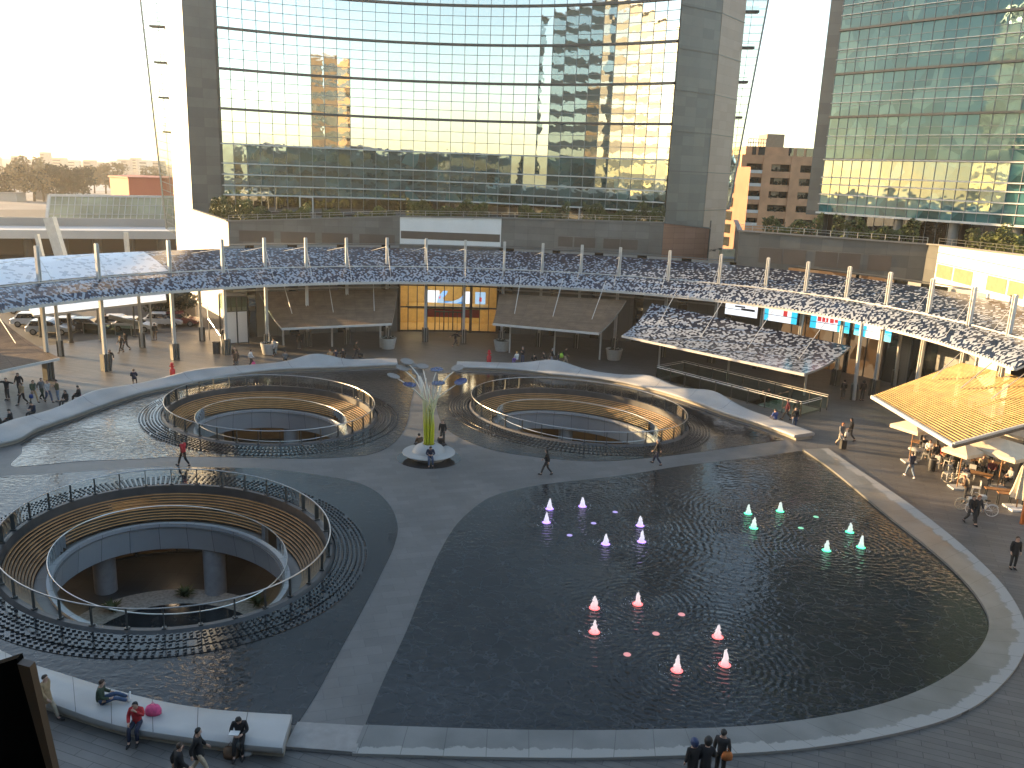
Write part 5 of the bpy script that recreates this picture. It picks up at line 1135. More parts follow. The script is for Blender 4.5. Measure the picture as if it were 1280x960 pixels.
for v0, v1 in rows:
    mb = MB(); mb.box(((X(929) + X(949)) / 2, D + .02, Zy(v1 + 1)), (X(949) - X(929), .06, .5)); 
    mb.build('balcony_rail', M['white_panel'], root)
    for ua, ub in ((931, 948), (962, 982), (998, 1019)):
        mb = MB()
        for k in range(50): c = Vector((R.uniform(X(ua), X(ub)), D + R.uniform(.1, .7), Zy(v1) + R.uniform(0, .8) * R.random())); u_ = Vector((R.gauss(0, 1), R.gauss(0, 1), R.gauss(0, 1))).normalized(); w_ = u_.orthogonal() * .2; mb.face([c - u_ * .25, c + w_, c + u_ * .25, c - w_])
        mb.build('balcony_plants', M['leaf_dark'], root)
        if R.random() < .6: mb = MB(); t = R.uniform(.1, .6); mb.box((X(ua) + (X(ub) - X(ua)) * t, D + .88, (Zy(v0) + Zy(v1)) / 2), (1.3, .05, 1.4)); mb.build('window', mat('pale_blind', (.45, .38, .28), .6), root)
mb = MB(); mb.slab([[(X(930), D + 2), (X(1060), D + 2), (X(1060), D + 11), (X(930), D + 11)]], zt, Zy(183)); mb.build('attic', M['brick'], root)
mb = MB(); mb.slab([[(X(957), D + 3), (X(979), D + 3), (X(979), D + 8), (X(957), D + 8)]], Zy(188), Zy(166)); mb.build('lift_house', mat('tan_render', (.36, .27, .19), .8), root)
mb = MB()
for k in range(8):
    u_ = 934 + k * 3.2; mb.bar((X(u_), D + 3, Zy(184)), (X(u_), D + 3, Zy(173)), .12)
for v_ in (173, 178): mb.bar((X(934), D + 3, Zy(v_)), (X(957), D + 3, Zy(v_)), .12)
mb.build('roof_pergola', M['steel_white'], root)
for k, (ua, ub) in enumerate(((938, 943), (946, 954), (984, 990), (994, 1003), (1006, 1015))): mb = MB(); mb.box(((X(ua) + X(ub)) / 2, D + 1.98, Zy(189)), (X(ub) - X(ua), .06, 1.5)); mb.build('attic_window', M['dark_glass'], root)
mb = MB(); mb.slab([[(X(897), D + 8), (X(922), D - 6), (X(924), D + 14), (X(900), D + 20)]], -2, Zy(210)); mb.build('side_wing', mat('shaded_clay_brick', (.26, .135, .085), .8, scale=.5, var=.18), root)  # wing brick coloured darker than the block to tone down its sunlight
for v_ in (222, 237, 254, 271, 287, 303): mb = MB(); p = lerp((X(897), D + 8), (X(922), D - 6), .62); mb.box((p[0], p[1] - .05, Zy(v_)), (1.1, .9, 1.4), -.75); mb.build('window', M['dark_glass'], root)
# small white kiosk and lit sign between the podiums
p = at(911, 318, 100); root = empty('white_kiosk', (p[0], p[1], 0), 'small white lit box standing in the gap between the two podiums', 'kiosk'); mb = MB(); mb.box((p[0], p[1], p[2] / 2), (2.0, 1.5, p[2] + 1.2)); mb.build('body', mat('cream_box', (.75, .66, .45), .5), root); mb = MB(); mb.box((p[0], p[1] - .2, p[2] - .3), (2.1, 1.6, .25)); mb.build('band', M['white_panel'], root)
p = at(886, 305, 98); root = empty('lamp_pole', (p[0], p[1], 0), 'tall dark lamp pole at the corner of the red stone wall', 'lamp post'); mb = MB(); mb.tube([(p[0], p[1], 0), (p[0], p[1], 13.4)], [.12, .08], 8); mb.build('pole', M['steel_dark'], root); mb = MB()
for s in (.6, 1.3): mb.bar((p[0], p[1], 9.8 + s * .2), (p[0] + s, p[1] - .2, 9.9 + s * .3), .05); mb.box((p[0] + s, p[1] - .2, 9.9 + s * .3), (.35, .3, .18))
mb.build('spotlight', M['steel_dark'], root)
WEST_H = 14.0
# ------------------------------------------------------------------ railway side, far left
def at_slab(u0, v0, u1, v1, d0, d1): pass
# overpass deck
root = empty('road_deck', (*atxy(100, 290, 150), 0), 'long pale concrete deck with dark underside behind the square, left', 'bridge')
a = Vector(at(-140, 291, 135)); b = Vector(at(222, 292, 152)); dn = Vector((b.y - a.y, a.x - b.x, 0)).normalized(); zt = (a.z + b.z) / 2; a.z = b.z = zt
mb = MB(); mb.slab([[tuple(a)[:2], tuple(b)[:2], tuple(b - dn * 22)[:2], tuple(a - dn * 22)[:2]]], zt - .9, zt + .5, bottom=True); mb.build('deck', mat('pale_concrete', (.5, .49, .47), .7, scale=.1, var=.1), root)
mb = MB(); mb.bar(a - dn * 10 + Vector((0, 0, 1.2)), b - dn * 10 + Vector((0, 0, 1.2)), .4, 1.5); mb.build('barrier', mat('grey_concrete', (.3, .3, .29), .8, scale=.1), root)
mb = MB(); mb.bar(a - dn * 14 - Vector((0, 0, 3)), b - dn * 14 - Vector((0, 0, 3)), .5, 5.5); mb.build('back_wall', mat('brown_wall', (.07, .05, .04), .8, scale=.1), root)
for k in range(8): p = a.lerp(b, (k + .5) / 8) - dn * 6; mb = MB(); mb.lathe([(.8, 0), (.8, zt - .9)], (p.x, p.y, 0), 12); mb.build('pier', M['steel_dark'], root)
# leaning white pylons in front of it
for (tu, tv, bu, bv, w, lab) in ((62, 272, 77, 322, 1.1, 'thick white leaning pylon in front of the glass shed end'), (46, 293, 53, 322, .5, 'thin white strut left of the thick leaning pylon'), (157, 290, 160, 322, .5, 'thin white strut under the right part of the deck')):
    d = 128; p = Vector(at(tu, tv, d)); q = Vector(at(bu, bv, d)); v = (q - p); q = p + v * (p.z + 0) / max(.1, p.z - q.z); root = empty('leaning_pylon', (q.x, q.y, 0), lab, 'pylon', 'white leaning pylons'); mb = MB(); mb.bar(q, p, w, w * 1.3); mb.build('shaft', M['steel_white'], root); mb = MB(); mb.box((q.x, q.y, .3), (w * 2, w * 2, .6)); mb.build('foot', M['white_panel'], root)
# glass shed
gl_ = Vector(at(58, 279, 165)); gr_ = Vector(at(215, 279, 178)); zt = at(58, 243, 170)[2]; z0 = (gl_.z + gr_.z) / 2; bk = Vector((-.05, 1, 0)) * 9
root = empty('glass_shed', (gl_.x, gl_.y, 0), 'long low greenhouse-like glass shed behind the road deck', 'shed')
M['shed_glass'] = mat('shed_glass', (.34, .36, .25), .2, scale=.15, var=.35)
mb = MB(); f0, f1 = Vector((gl_.x, gl_.y, z0)), Vector((gr_.x, gr_.y, z0)); t0, t1 = f0 + bk * .25 + Vector((0, 0, zt - z0)), f1 + bk * .25 + Vector((0, 0, zt - z0))
mb.face([f0, f1, t1, t0]); mb.face([f1, f1 + bk, t1 + bk * .3, t1]); mb.face([f0 + bk, f0, t0, t0 + bk * .3]); mb.face([t0, t1, t1 + bk * .5, t0 + bk * .5]); mb.face([f0 + bk, f1 + bk, t1 + bk * .3, t0 + bk * .3][::-1]); mb.build('glazing', M['shed_glass'], root)
mb = MB()
for k in range(21): s = k / 20; mb.bar(f0.lerp(f1, s) - Vector((0, .1, 0)), t0.lerp(t1, s) - Vector((0, .1, 0)), .12)
for s in (0, .33, .66, 1): mb.bar(f0.lerp(t0, s) - Vector((0, .1, 0)), f1.lerp(t1, s) - Vector((0, .1, 0)), .12 if s not in (0, 1) else .45)
mb.bar(f0, t0, .5); mb.build('frame', M['steel_white'], root); mb = MB(); mb.slab([[tuple(f0)[:2], tuple(f1)[:2], tuple(f1 + bk)[:2], tuple(f0 + bk)[:2]]], 0, z0 - .02); mb.build('base', mat('grey_concrete', (.3, .3, .29), .8), root)
# red building
ra, rb, rc_ = Vector(at(140, 262, 215)), Vector(at(163, 262, 208)), Vector(at(210, 262, 214)); root = empty('red_building', (rb.x, rb.y, 0), 'plain orange-red box building beyond the glass shed', 'building')
zt = at(163, 223, 208)[2]; mb = MB(); mb.slab([[tuple(ra)[:2], tuple(rb)[:2], tuple(rc_)[:2], (rc_.x - 3, rc_.y + 18), (ra.x - 3, ra.y + 18)]], 0, zt); mb.build('wall', mat('red_render', (.42, .09, .045), .7, scale=.1, var=.08), root); mb = MB(); p = lerp(rb, rc_, .5); mb.slab([[tuple(ra - Vector((.3, .3, 0)))[:2], tuple(rb - Vector((0, .3, 0)))[:2], (rc_.x + .3, rc_.y - .3), (rc_.x - 3, rc_.y + 18), (ra.x - 3, ra.y + 18)]], zt, zt + .35); mb.build('roof_edge', mat('red_dark', (.3, .07, .04), .7), root)
# embankment road and scrub
def strip(nm, pts, z, m): g = MB(); g.slab([pts], z - .02, z, sides=False); return tag(g.build(nm, m), kind='structure')
strip('railway_yard', [gp(u, v) for u, v in ((-300, 262), (230, 262), (230, 236), (-300, 238))], .02, mat('yard_gravel', (.2, .19, .18), .9, scale=.02, var=.4))
strip('far_road', [gp(u, v) for u, v in ((-300, 246), (160, 238), (230, 236), (230, 232), (110, 231), (-300, 240))], .05, mat('pale_road', (.33, .32, .31), .8, scale=.02))
kinds = [('bare_crown', 'bare_tree'), ('leaf_dark', 'dark_tree')]
tl = [(5, 225, 9, 0), (18, 228, 12, 1), (30, 226, 11, 0), (42, 226, 16, 0), (54, 228, 14, 0), (66, 227, 11, 1), (78, 229, 12, 1), (90, 229, 11, 1), (104, 231, 13, 1), (118, 224, 9, 0), (132, 223, 10, 0), (146, 222, 10, 0), (190, 224, 9, 0), (8, 242, 10, 1), (-20, 228, 14, 1)]
adj = ['bare pale', 'dense dark']
for i, (u, v, h, k) in enumerate(tl):
    d = 330 if v > 225 else 420
    p = at(u, v + 12, d); b = (p[0], p[1], 0)
    z = at(u, 230 - h * 2.0, d)[2]
    tree(kinds[k][1], b, max(7, at(u, v - h * 2.1, d)[2]), 6.5 if k else 7.5, f'{adj[k]} tree at the railway, ' + (nth(i, 15, 'one') if False else ['just inside the left edge of the photo', 'second dark crown from the left edge', 'short crown between dark crown and tall bare one', 'tallest bare crown in the far left skyline', 'bare crown right of the tallest one', 'leftmost of the dark row of three', 'middle of the dark row of three', 'right one of the dark row of three', 'pointed crown at the right end of the dark row', 'low crown left of the far road bend', 'low crown above the far road', 'low crown above the red building left corner', 'crown beside the tower wing glass', 'low shrub below the left skyline row', 'cut by the left edge of the photo'][i]), group='trees by the railway', n=1100, m=kinds[k][0], trunk=.15, size=.55)
# far city blocks
cl = [(18, 195, 10, 7), (35, 199, 8, 4), (52, 190, 6, 12), (70, 197, 12, 6), (88, 200, 10, 5), (108, 200, 9, 5), (126, 203, 8, 3), (140, 201, 7, 5), (152, 199, 12, 6), (166, 197, 8, 8), (178, 200, 10, 6), (194, 201, 12, 5), (-15, 196, 14, 6)]
for i, (u, v, w, hh) in enumerate(cl):
    d = 900 + 37 * (i % 5); p = at(u, v, d); W_ = w / 1060 * d; root = empty('city_block', (p[0], d, 0), 'hazy far city block on the left horizon, ' + ['second from the left edge', 'low one above the dark trees', 'slimmest and tallest one', 'wide one behind bare crowns', 'low one left of centre', 'cream one above the road bend', 'lowest one', 'narrow one', 'wide white one above the red building', 'tall one above the red building ridge', 'one near the tower wing', 'one partly behind the tower wing', 'cut by the left edge'][i], 'building', 'city blocks on the horizon')
    mb = MB(); mb.slab([[(p[0] - W_ / 2, d), (p[0] + W_ / 2, d), (p[0] + W_ / 2, d + 15), (p[0] - W_ / 2, d + 15)]], 0, p[2]); mb.build('wall', mat(f'city_render_{i % 3}', [(.4, .36, .3), (.5, .47, .42), (.34, .3, .26)][i % 3], .8), root); mb = MB()
    for r_ in range(4): mb.box((p[0], d - .05, p[2] - 3 - r_ * 3.2), (W_ * .8, .1, 1.3))
    mb.build('window_band', M['ledge'], root)
# low rail wagons etc as sheds in the yard
for i, (u, v, w) in enumerate(((10, 252, 22), (60, 250, 30), (85, 245, 18), (20, 232, 12), (60, 233, 10))):
    x, y = gp(u, v); W_ = w / 1060 * y; root = empty('yard_shed', (x, y, 0), ['low grey shed in the yard at the left edge', 'long low shed behind the glass shed end', 'small shed below the dark tree row', 'white roofed shed under the left trees', 'white hut beneath the bare crowns'][i], 'shed', 'low sheds in the railway yard'); mb = MB(); mb.slab([[(x - W_ / 2, y), (x + W_ / 2, y), (x + W_ / 2, y + 6), (x - W_ / 2, y + 6)]], 0, 3); mb.build('wall', mat('shed_grey', (.3, .29, .27), .8), root); mb = MB(); mb.slab([[(x - W_ / 2 - .3, y - .3), (x + W_ / 2 + .3, y - .3), (x + W_ / 2 + .3, y + 6.3), (x - W_ / 2 - .3, y + 6.3)]], 3.0, 3.3); mb.build('roof', M['white_panel'] if i > 2 else mat('shed_roof', (.25, .24, .23), .7), root)
# ------------------------------------------------------------------ buildings round the square outside the view (they shade it and show in the glass)
def plain_block(name, label, pts, z, m, bandm, fh_=4.2, top=None):
    c = (sum(p[0] for p in pts) / len(pts), sum(p[1] for p in pts) / len(pts)); root = empty(name, (*c, 0), label, 'building'); mb = MB(); mb.slab([pts], 0, z); mb.build('wall', m, root); zz = 1.2
    mb = MB()
    while zz + 2.4 < z:
        for a, b in zip(pts, pts[1:] + pts[:1]):
            n = Vector((b[1] - a[1], a[0] - b[0], 0)).normalized() * .05; mb.face([(a[0] + n.x, a[1] + n.y, zz), (b[0] + n.x, b[1] + n.y, zz), (b[0] + n.x, b[1] + n.y, zz + 2.2), (a[0] + n.x, a[1] + n.y, zz + 2.2)])
        zz += fh_
    mb.build('window_band', bandm, root)
    mb = MB(); ex = [(c[0] + (p[0] - c[0]) * 1.03, c[1] + (p[1] - c[1]) * 1.03) for p in pts]; mb.slab([ex], z, z + .5, bottom=True); mb.build('roof', M['white_panel'], root); return root
M['band_glass'] = facade_glass('band_glass', (.05, .07, .07), fac=.3, wob=.004); M['band_warm'] = facade_glass('band_warm', (.12, .09, .05), fac=.15, wob=.004)
plain_block('glass_gallery', 'long low glazed building on the near side of the square behind the viewpoint', [(-62, -22), (60, -22), (60, -2.2), (-62, -2.2)], 22.0, M['shop_panel'], M['band_warm'])
plain_block('office_tower', 'brown stone office tower behind the viewpoint', [(26, -75), (44, -75), (44, -58), (26, -58)], 52, mat('tan_stone', (.38, .27, .15), .7), M['band_warm'])
plain_block('office_tower', 'green glass office tower on the left beyond the picture', [(-122, -6), (-74, 0), (-74, 38), (-122, 38)], 60, mat('dark_green_cladding', (.05, .075, .07), .5), M['band_glass'])
def ringpts(aa, ab, r0, r1, n=14): return [(rc[0] + r0 * math.cos(aa + (ab - aa) * k / n), rc[1] + r0 * math.sin(aa + (ab - aa) * k / n)) for k in range(n + 1)] + [(rc[0] + r1 * math.cos(ab + (aa - ab) * k / n), rc[1] + r1 * math.sin(ab + (aa - ab) * k / n)) for k in range(n + 1)]
plain_block('west_arcade', 'low curved building on the left side of the square outside the picture', ringpts(math.radians(159), math.radians(222), 47, 62), WEST_H, M['granite_dark'], M['dark_glass'])
plain_block('east_arcade', 'low curved building on the right side of the square outside the picture', ringpts(math.radians(-48), math.radians(-8), 47, 60), 9.3, M['granite_dark'], M['dark_glass'])
# ------------------------------------------------------------------ people
V3 = Vector
BASE = dict(pelvis=(0, 0, .95), spine=(0, 0, 1.14), chest=(0, .0, 1.33), neck=(0, 0, 1.47), head=(0, .025, 1.585), top=(0, .02, 1.665),
            shL=(-.175, 0, 1.40), elL=(-.225, -.02, 1.13), wrL=(-.225, .07, .90), shR=(.175, 0, 1.40), elR=(.225, -.02, 1.13), wrR=(.225, .07, .90),
            hiL=(-.09, 0, .91), knL=(-.10, .02, .50), anL=(-.10, -.02, .08), toL=(-.115, .15, .04), hiR=(.09, 0, .91), knR=(.10, .02, .50), anR=(.10, -.02, .08), toR=(.115, .15, .04))
RADII = dict(pelvis=.085, spine=.085, chest=.105, neck=.052, head=.092, top=.07, sh=.06, el=.043, wr=.03, hi=.065, kn=.05, an=.04, to=.034)
EDG = [('pelvis', 'spine'), ('spine', 'chest'), ('chest', 'neck'), ('neck', 'head'), ('head', 'top')] + [e for s in 'LR' for e in (('chest', 'sh' + s), ('sh' + s, 'el' + s), ('el' + s, 'wr' + s), ('pelvis', 'hi' + s), ('hi' + s, 'kn' + s), ('kn' + s, 'an' + s), ('an' + s, 'to' + s))]
def P(**k): d = dict(BASE); d.update(k); return d
def shift(d, keys, v): return {k: (tuple(a + b for a, b in zip(p, v)) if k in keys else p) for k, p in d.items()}
UP = ['spine', 'chest', 'neck', 'head', 'top', 'shL', 'shR', 'elL', 'elR', 'wrL', 'wrR']
POSES = {}
POSES['stand'] = P()
POSES['stand_arms_folded'] = P(elL=(-.25, .05, 1.14), wrL=(.02, .22, 1.16), elR=(.25, .05, 1.14), wrR=(-.02, .24, 1.10))
POSES['walk'] = P(hiL=(-.09, .01, .90), knL=(-.095, .20, .52), anL=(-.10, .32, .10), toL=(-.11, .48, .07), knR=(.10, -.03, .49), anR=(.10, -.34, .14), toR=(.11, -.22, .04), elL=(-.22, -.16, 1.14), wrL=(-.22, -.14, .90), elR=(.22, .08, 1.13), wrR=(.20, .26, .95), chest=(0, .03, 1.33), neck=(0, .04, 1.47), head=(0, .07, 1.58), top=(0, .07, 1.66))
POSES['walk_other'] = {(k[:-1] + ('R' if k[-1] == 'L' else 'L') if k[-1] in 'LR' else k): (-v[0], v[1], v[2]) for k, v in POSES['walk'].items()}
POSES['run'] = P(pelvis=(0, 0, .93), spine=(0, .05, 1.12), chest=(0, .12, 1.3), neck=(0, .17, 1.43), head=(0, .22, 1.53), top=(0, .24, 1.61), shL=(-.17, .12, 1.36), shR=(.17, .12, 1.36), elL=(-.3, -.1, 1.2), wrL=(-.42, -.3, 1.1), elR=(.28, .25, 1.15), wrR=(.3, .45, 1.2), knL=(-.10, .28, .6), anL=(-.10, .3, .2), toL=(-.11, .45, .14), knR=(.10, -.1, .5), anR=(.10, -.4, .2), toR=(.11, -.35, .07))
POSES['phone'] = P(elL=(-.24, .04, 1.14), wrL=(-.08, .25, 1.22), elR=(.24, .04, 1.14), wrR=(.08, .25, 1.22), head=(0, .06, 1.58), top=(0, .07, 1.655))
POSES['lean'] = shift(P(elL=(-.25, .1, 1.15), wrL=(-.1, .26, 1.08), elR=(.25, .1, 1.15), wrR=(.1, .26, 1.08)), ['chest', 'neck', 'shL', 'shR'], (0, .12, -.03)); POSES['lean'].update(head=(0, .2, 1.53), top=(0, .23, 1.60), spine=(0, .04, 1.13))
POSES['arms_out'] = P(elL=(-.45, .02, 1.36), wrL=(-.70, .05, 1.34), elR=(.45, .02, 1.36), wrR=(.70, .05, 1.34))
sit = dict(pelvis=(0, 0, .56), spine=(0, .02, .75), chest=(0, .03, .93), neck=(0, .05, 1.07), head=(0, .09, 1.18), top=(0, .10, 1.26), shL=(-.175, .04, 1.0), shR=(.175, .04, 1.0), elL=(-.24, .08, .76), wrL=(-.14, .30, .68), elR=(.24, .08, .76), wrR=(.14, .30, .68), hiL=(-.09, .06, .53), knL=(-.12, .46, .53), anL=(-.12, .44, .09), toL=(-.13, .60, .04), hiR=(.09, .06, .53), knR=(.12, .46, .53), anR=(.12, .50, .09), toR=(.13, .66, .04))
POSES['sit'] = dict(sit)
POSES['sit_read'] = dict(sit, neck=(0, .08, 1.06), head=(0, .16, 1.15), top=(0, .20, 1.22), wrL=(-.10, .36, .78), wrR=(.10, .36, .78), elL=(-.25, .12, .78), elR=(.25, .12, .78))
POSES['sit_eat'] = dict(sit, wrL=(-.04, .22, 1.04), elL=(-.26, .16, .84), wrR=(.16, .33, .66), head=(0, .11, 1.17))
POSES['sit_along'] = dict(sit, pelvis=(0, 0, .14), spine=(0, .0, .33), chest=(0, .03, .5), neck=(0, .06, .64), head=(0, .10, .75), top=(0, .11, .83), shL=(-.175, .03, .57), shR=(.175, .03, .57), elL=(-.26, .08, .34), wrL=(-.18, .32, .28), elR=(.26, .08, .34), wrR=(.16, .34, .26), hiL=(-.09, .06, .12), knL=(-.11, .46, .26), anL=(-.10, .84, .07), toL=(-.11, .88, .20), hiR=(.09, .06, .12), knR=(.11, .48, .22), anR=(.12, .88, .07), toR=(.13, .92, .20))
def skin(verts, edges, radii, name, root_i=0, sub=1):
    me = bpy.data.meshes.new('tmp'); me.from_pydata(verts, edges, []); o = bpy.data.objects.new('tmp', me); COL.objects.link(o)
    md = o.modifiers.new('s', 'SKIN'); md.use_smooth_shade = True
    sv = me.skin_vertices[0].data
    for i, r in enumerate(radii): sv[i].radius = (r, r) if not isinstance(r, tuple) else r; sv[i].use_root = (i == root_i)
    if sub: m2 = o.modifiers.new('u', 'SUBSURF'); m2.levels = sub; m2.render_levels = sub
    dg = bpy.context.evaluated_depsgraph_get(); out = bpy.data.meshes.new_from_object(o.evaluated_get(dg)); out.name = name
    bpy.data.objects.remove(o); bpy.data.meshes.remove(me); return out
def chain(pose, names, edges, rf):
    idx = {n: i for i, n in enumerate(names)}; return [pose[n] for n in names], [(idx[a], idx[b]) for a, b in edges], [rf(n) for n in names]
def rad_of(n): return RADII.get(n, RADII.get(n[:-1]))
def add_mb(me, mb):
    bm = bmesh.new(); bm.from_mesh(me); base = len(bm.verts); vs = [bm.verts.new(v) for v in mb.v]
    for f, mi in zip(mb.f, mb.mi):
        try: q = bm.faces.new([vs[i] for i in f]); q.material_index = mi; q.smooth = True
        except ValueError: pass
    bm.to_mesh(me); bm.free()
BODY = {}
def ball(mb, c, r, n=8, mi=0):
    mb.lathe([(0.0, -r[2])] + [(r[0] * math.cos(t), r[2] * math.sin(t)) for t in [-1.0, -.5, 0, .5, 1.0]] + [(0.0, r[2])], c, n, mi, cap=False)
def make_body(pn):
    p = POSES[pn]; names = list(BASE); v, e, r = chain(p, names, EDG, rad_of)
    me = skin(v, e, r, 'body_' + pn)
    h = V3(p['head']); up = (V3(p['top']) - h).normalized(); fwd = V3((0, 1, 0)); fwd = (fwd - up * fwd.dot(up)).normalized(); sd = fwd.cross(up)
    mb = MB()
    ns = h + fwd * .088 + up * .005; mb.mesh([ns + up * .03, ns - sd * .016 - up * .015, ns + sd * .016 - up * .015, ns + fwd * .02 - up * .01], [(0, 1, 3), (0, 3, 2), (1, 2, 3)])
    for s in (-1, 1):
        ball(mb, h + fwd * .074 + up * .022 + sd * (.033 * s), (.010, .010, .008), 6, 1); ball(mb, h + sd * (.088 * s), (.016, .016, .03), 6)
    mo = h + fwd * .083 - up * .042; mb.bar(mo - sd * .022, mo + sd * .022, .012, .012, 2)
    for s in 'LR':       # hands: palm, four curled fingers and a thumb
        w = V3(p['wr' + s]); d = (w - V3(p['el' + s])).normalized(); sg = -1 if s == 'L' else 1
        sdv = d.cross(V3((1, 0, 0)) if abs(d.x) < .8 else V3((0, 0, 1))).normalized(); nrm = sdv.cross(d).normalized()
        if nrm.x * sg > 0: nrm = -nrm
        mb.tube([w - d * .02, w + d * .03, w + d * .08], [.027, .036, .032], 7)
        for k, L in enumerate((.066, .076, .072, .056)):
            b = w + d * .075 + sdv * ((k - 1.5) * .019); m_ = b + d * L * .55 + nrm * .008; t_ = m_ + d * L * .35 + nrm * L * .4; mb.tube([b, m_, t_], [.0095, .009, .006], 5)
        b = w + d * .03 + sdv * -.03; mb.tube([b, b - sdv * .02 + d * .03 + nrm * .01, b - sdv * .016 + d * .06 + nrm * .02], [.012, .0105, .007], 5)
    add_mb(me, mb)
    # garments grown over the same joints
    G = {}
    hemd = (V3(p['pelvis']) - V3(p['spine'])).normalized(); q0 = dict(p)
    tn = ['hemj', 'pelvis', 'spine', 'chest', 'ncol'] + [a + s for s in 'LR' for a in ('sh', 'el', 'cu')]
    q = dict(p); q['hemj'] = tuple(V3(p['pelvis']) + hemd * .05); q['waist'] = tuple(V3(p['pelvis']).lerp(V3(p['spine']), .5)); q['ncol'] = tuple(V3(p['chest']).lerp(V3(p['neck']), .75))
    for s in 'LR': q['cu' + s] = tuple(V3(p['el' + s]).lerp(V3(p['wr' + s]), .9))
    ed = [('hemj', 'pelvis'), ('pelvis', 'spine'), ('spine', 'chest'), ('chest', 'ncol')] + [e_ for s in 'LR' for e_ in (('chest', 'sh' + s), ('sh' + s, 'el' + s), ('el' + s, 'cu' + s))]
    gr = dict(hemj=.15, pelvis=.16, spine=.148, chest=.165, ncol=.075, sh=.085, el=.066, cu=.05)
    G['jacket'] = skin(*chain(q, tn, ed, lambda n: gr.get(n, gr.get(n[:-1]))), 'jacket_' + pn)
    ln = ['waist', 'pelvis'] + [a + s for s in 'LR' for a in ('hi', 'kn', 'hem')]
    for s in 'LR': q['hem' + s] = tuple(V3(p['kn' + s]).lerp(V3(p['an' + s]), .93))
    lr = dict(waist=.125, pelvis=.142, hi=.105, kn=.075, hem=.062)
    G['trousers'] = skin(*chain(q, ln, [('waist', 'pelvis')] + [e_ for s in 'LR' for e_ in (('pelvis', 'hi' + s), ('hi' + s, 'kn' + s), ('kn' + s, 'hem' + s))], lambda n: lr.get(n, lr.get(n[:-1]))), 'trousers_' + pn)
    # coat skirt
    q['mid'] = tuple((V3(p['knL']) + V3(p['knR'])) / 2 * .62 + V3(p['pelvis']) * .38)
    c1 = dict(q); cn = ['pelvis', 'spine', 'chest', 'ncol', 'mid'] + [a + s for s in 'LR' for a in ('sh', 'el', 'cu')]
    gr2 = dict(gr, mid=.2, pelvis=.175)
    G['coat'] = skin(*chain(q, cn, ed[1:] + [('pelvis', 'mid')], lambda n: gr2.get(n, gr2.get(n[:-1]))), 'coat_' + pn)
    for s in 'LR':
        mb = MB(); a, t = V3(p['an' + s]), V3(p['to' + s]); d = (t - a).normalized(); hl = a - V3((d.x, d.y, 0)) * .05 - V3((0, 0, .03)); mb.tube([hl, a.lerp(t, .3) - V3((0, 0, .02)), a.lerp(t, .75), t + d * .05], [.04, .05, .046, .025], 8)
        me2 = bpy.data.meshes.new('shoe_' + pn); me2.from_pydata(mb.v, [], mb.f); me2.polygons.foreach_set('use_smooth', [True] * len(mb.f)); G['shoe' + s] = me2
    # hair caps
    def cap(nm, rx, lowf, lowb, extra=0.0):
        mb = MB(); n, m = 16, 10; Vs = []; F = []
        for i in range(m + 1):
            for k in range(n):
                t = 2 * PI * k / n; fr = math.cos(t); low = lowb + (lowf - lowb) * (fr * .5 + .5); ph = PI / 2 - (PI / 2 - low) * i / m
                o = V3((0, 0, 0)) + fwd * (math.cos(ph) * math.cos(t) * rx * (1.08 if fr > 0 else 1.12)) + sd * (math.cos(ph) * math.sin(t) * rx) + up * (math.sin(ph) * (rx + .012) + .034) 
                if ph < 0 and extra: o += up * (extra * ph) - fwd * (.02 * -ph)
                Vs.append(h + o * (1 + R.uniform(-.05, .06)) - fwd * .010 - up * .006)
        for i in range(m):
            for k in range(n): l = (k + 1) % n; F.append((i * n + k, i * n + l, (i + 1) * n + l, (i + 1) * n + k))
        me3 = bpy.data.meshes.new(nm); me3.from_pydata([tuple(x) for x in Vs], [], F); me3.polygons.foreach_set('use_smooth', [True] * len(F)); return me3
    G['short'] = cap('hair_short_' + pn, .094, .72, -.75); G['long'] = cap('hair_long_' + pn, .1, .66, -1.2, .16); G['hood'] = cap('hood_' + pn, .125, .35, -1.2, .03); G['hat'] = cap('hat_' + pn, .112, .35, .0)
    BODY[pn] = (me, G)
SK = mat('skin', (.48, .30, .22), .5, var=.05); SK2 = mat('skin_tan', (.36, .21, .14), .5, var=.05); EYE = mat('eye', (.02, .015, .015), .2); LIP = mat('lips', (.3, .12, .1), .5)
CL = {}
def cloth(n, c): 
    if n not in CL: CL[n] = mat('cloth_' + n, c, .85, var=.18, scale=9, bump=.25, bscale=22)
    return CL[n]
PAL = dict(black=(.012, .012, .014), charcoal=(.03, .03, .032), navy=(.015, .02, .045), blue=(.03, .06, .2), jeans=(.045, .075, .14), pale_jeans=(.14, .19, .26), grey=(.14, .14, .14), lgrey=(.32, .32, .32), white=(.65, .64, .62), cream=(.5, .44, .33), tan=(.32, .22, .12), brown=(.1, .06, .035), olive=(.055, .06, .03), green=(.03, .05, .03), red=(.42, .025, .03), pink=(.6, .08, .2), orange=(.5, .16, .04), maroon=(.12, .02, .03), yellow=(.6, .5, .12), violet=(.16, .1, .4), beige=(.38, .32, .24), lime=(.3, .5, .06))
HAIR = dict(black=(.01, .009, .008), brown=(.045, .025, .014), ginger=(.28, .09, .025), grey=(.3, .29, .28), blond=(.35, .24, .1), blue=(.03, .05, .12))
def hairm(n): return mat('hair_' + n, HAIR[n], .6, var=.2, scale=30)
def part_of(root, nm, me, m):
    o = bpy.data.objects.new(nm, me); COL.objects.link(o); o.parent = root
    if not me.materials: me.materials.append(m)
    o.material_slots[0].link = 'OBJECT'; o.material_slots[0].material = m; return o
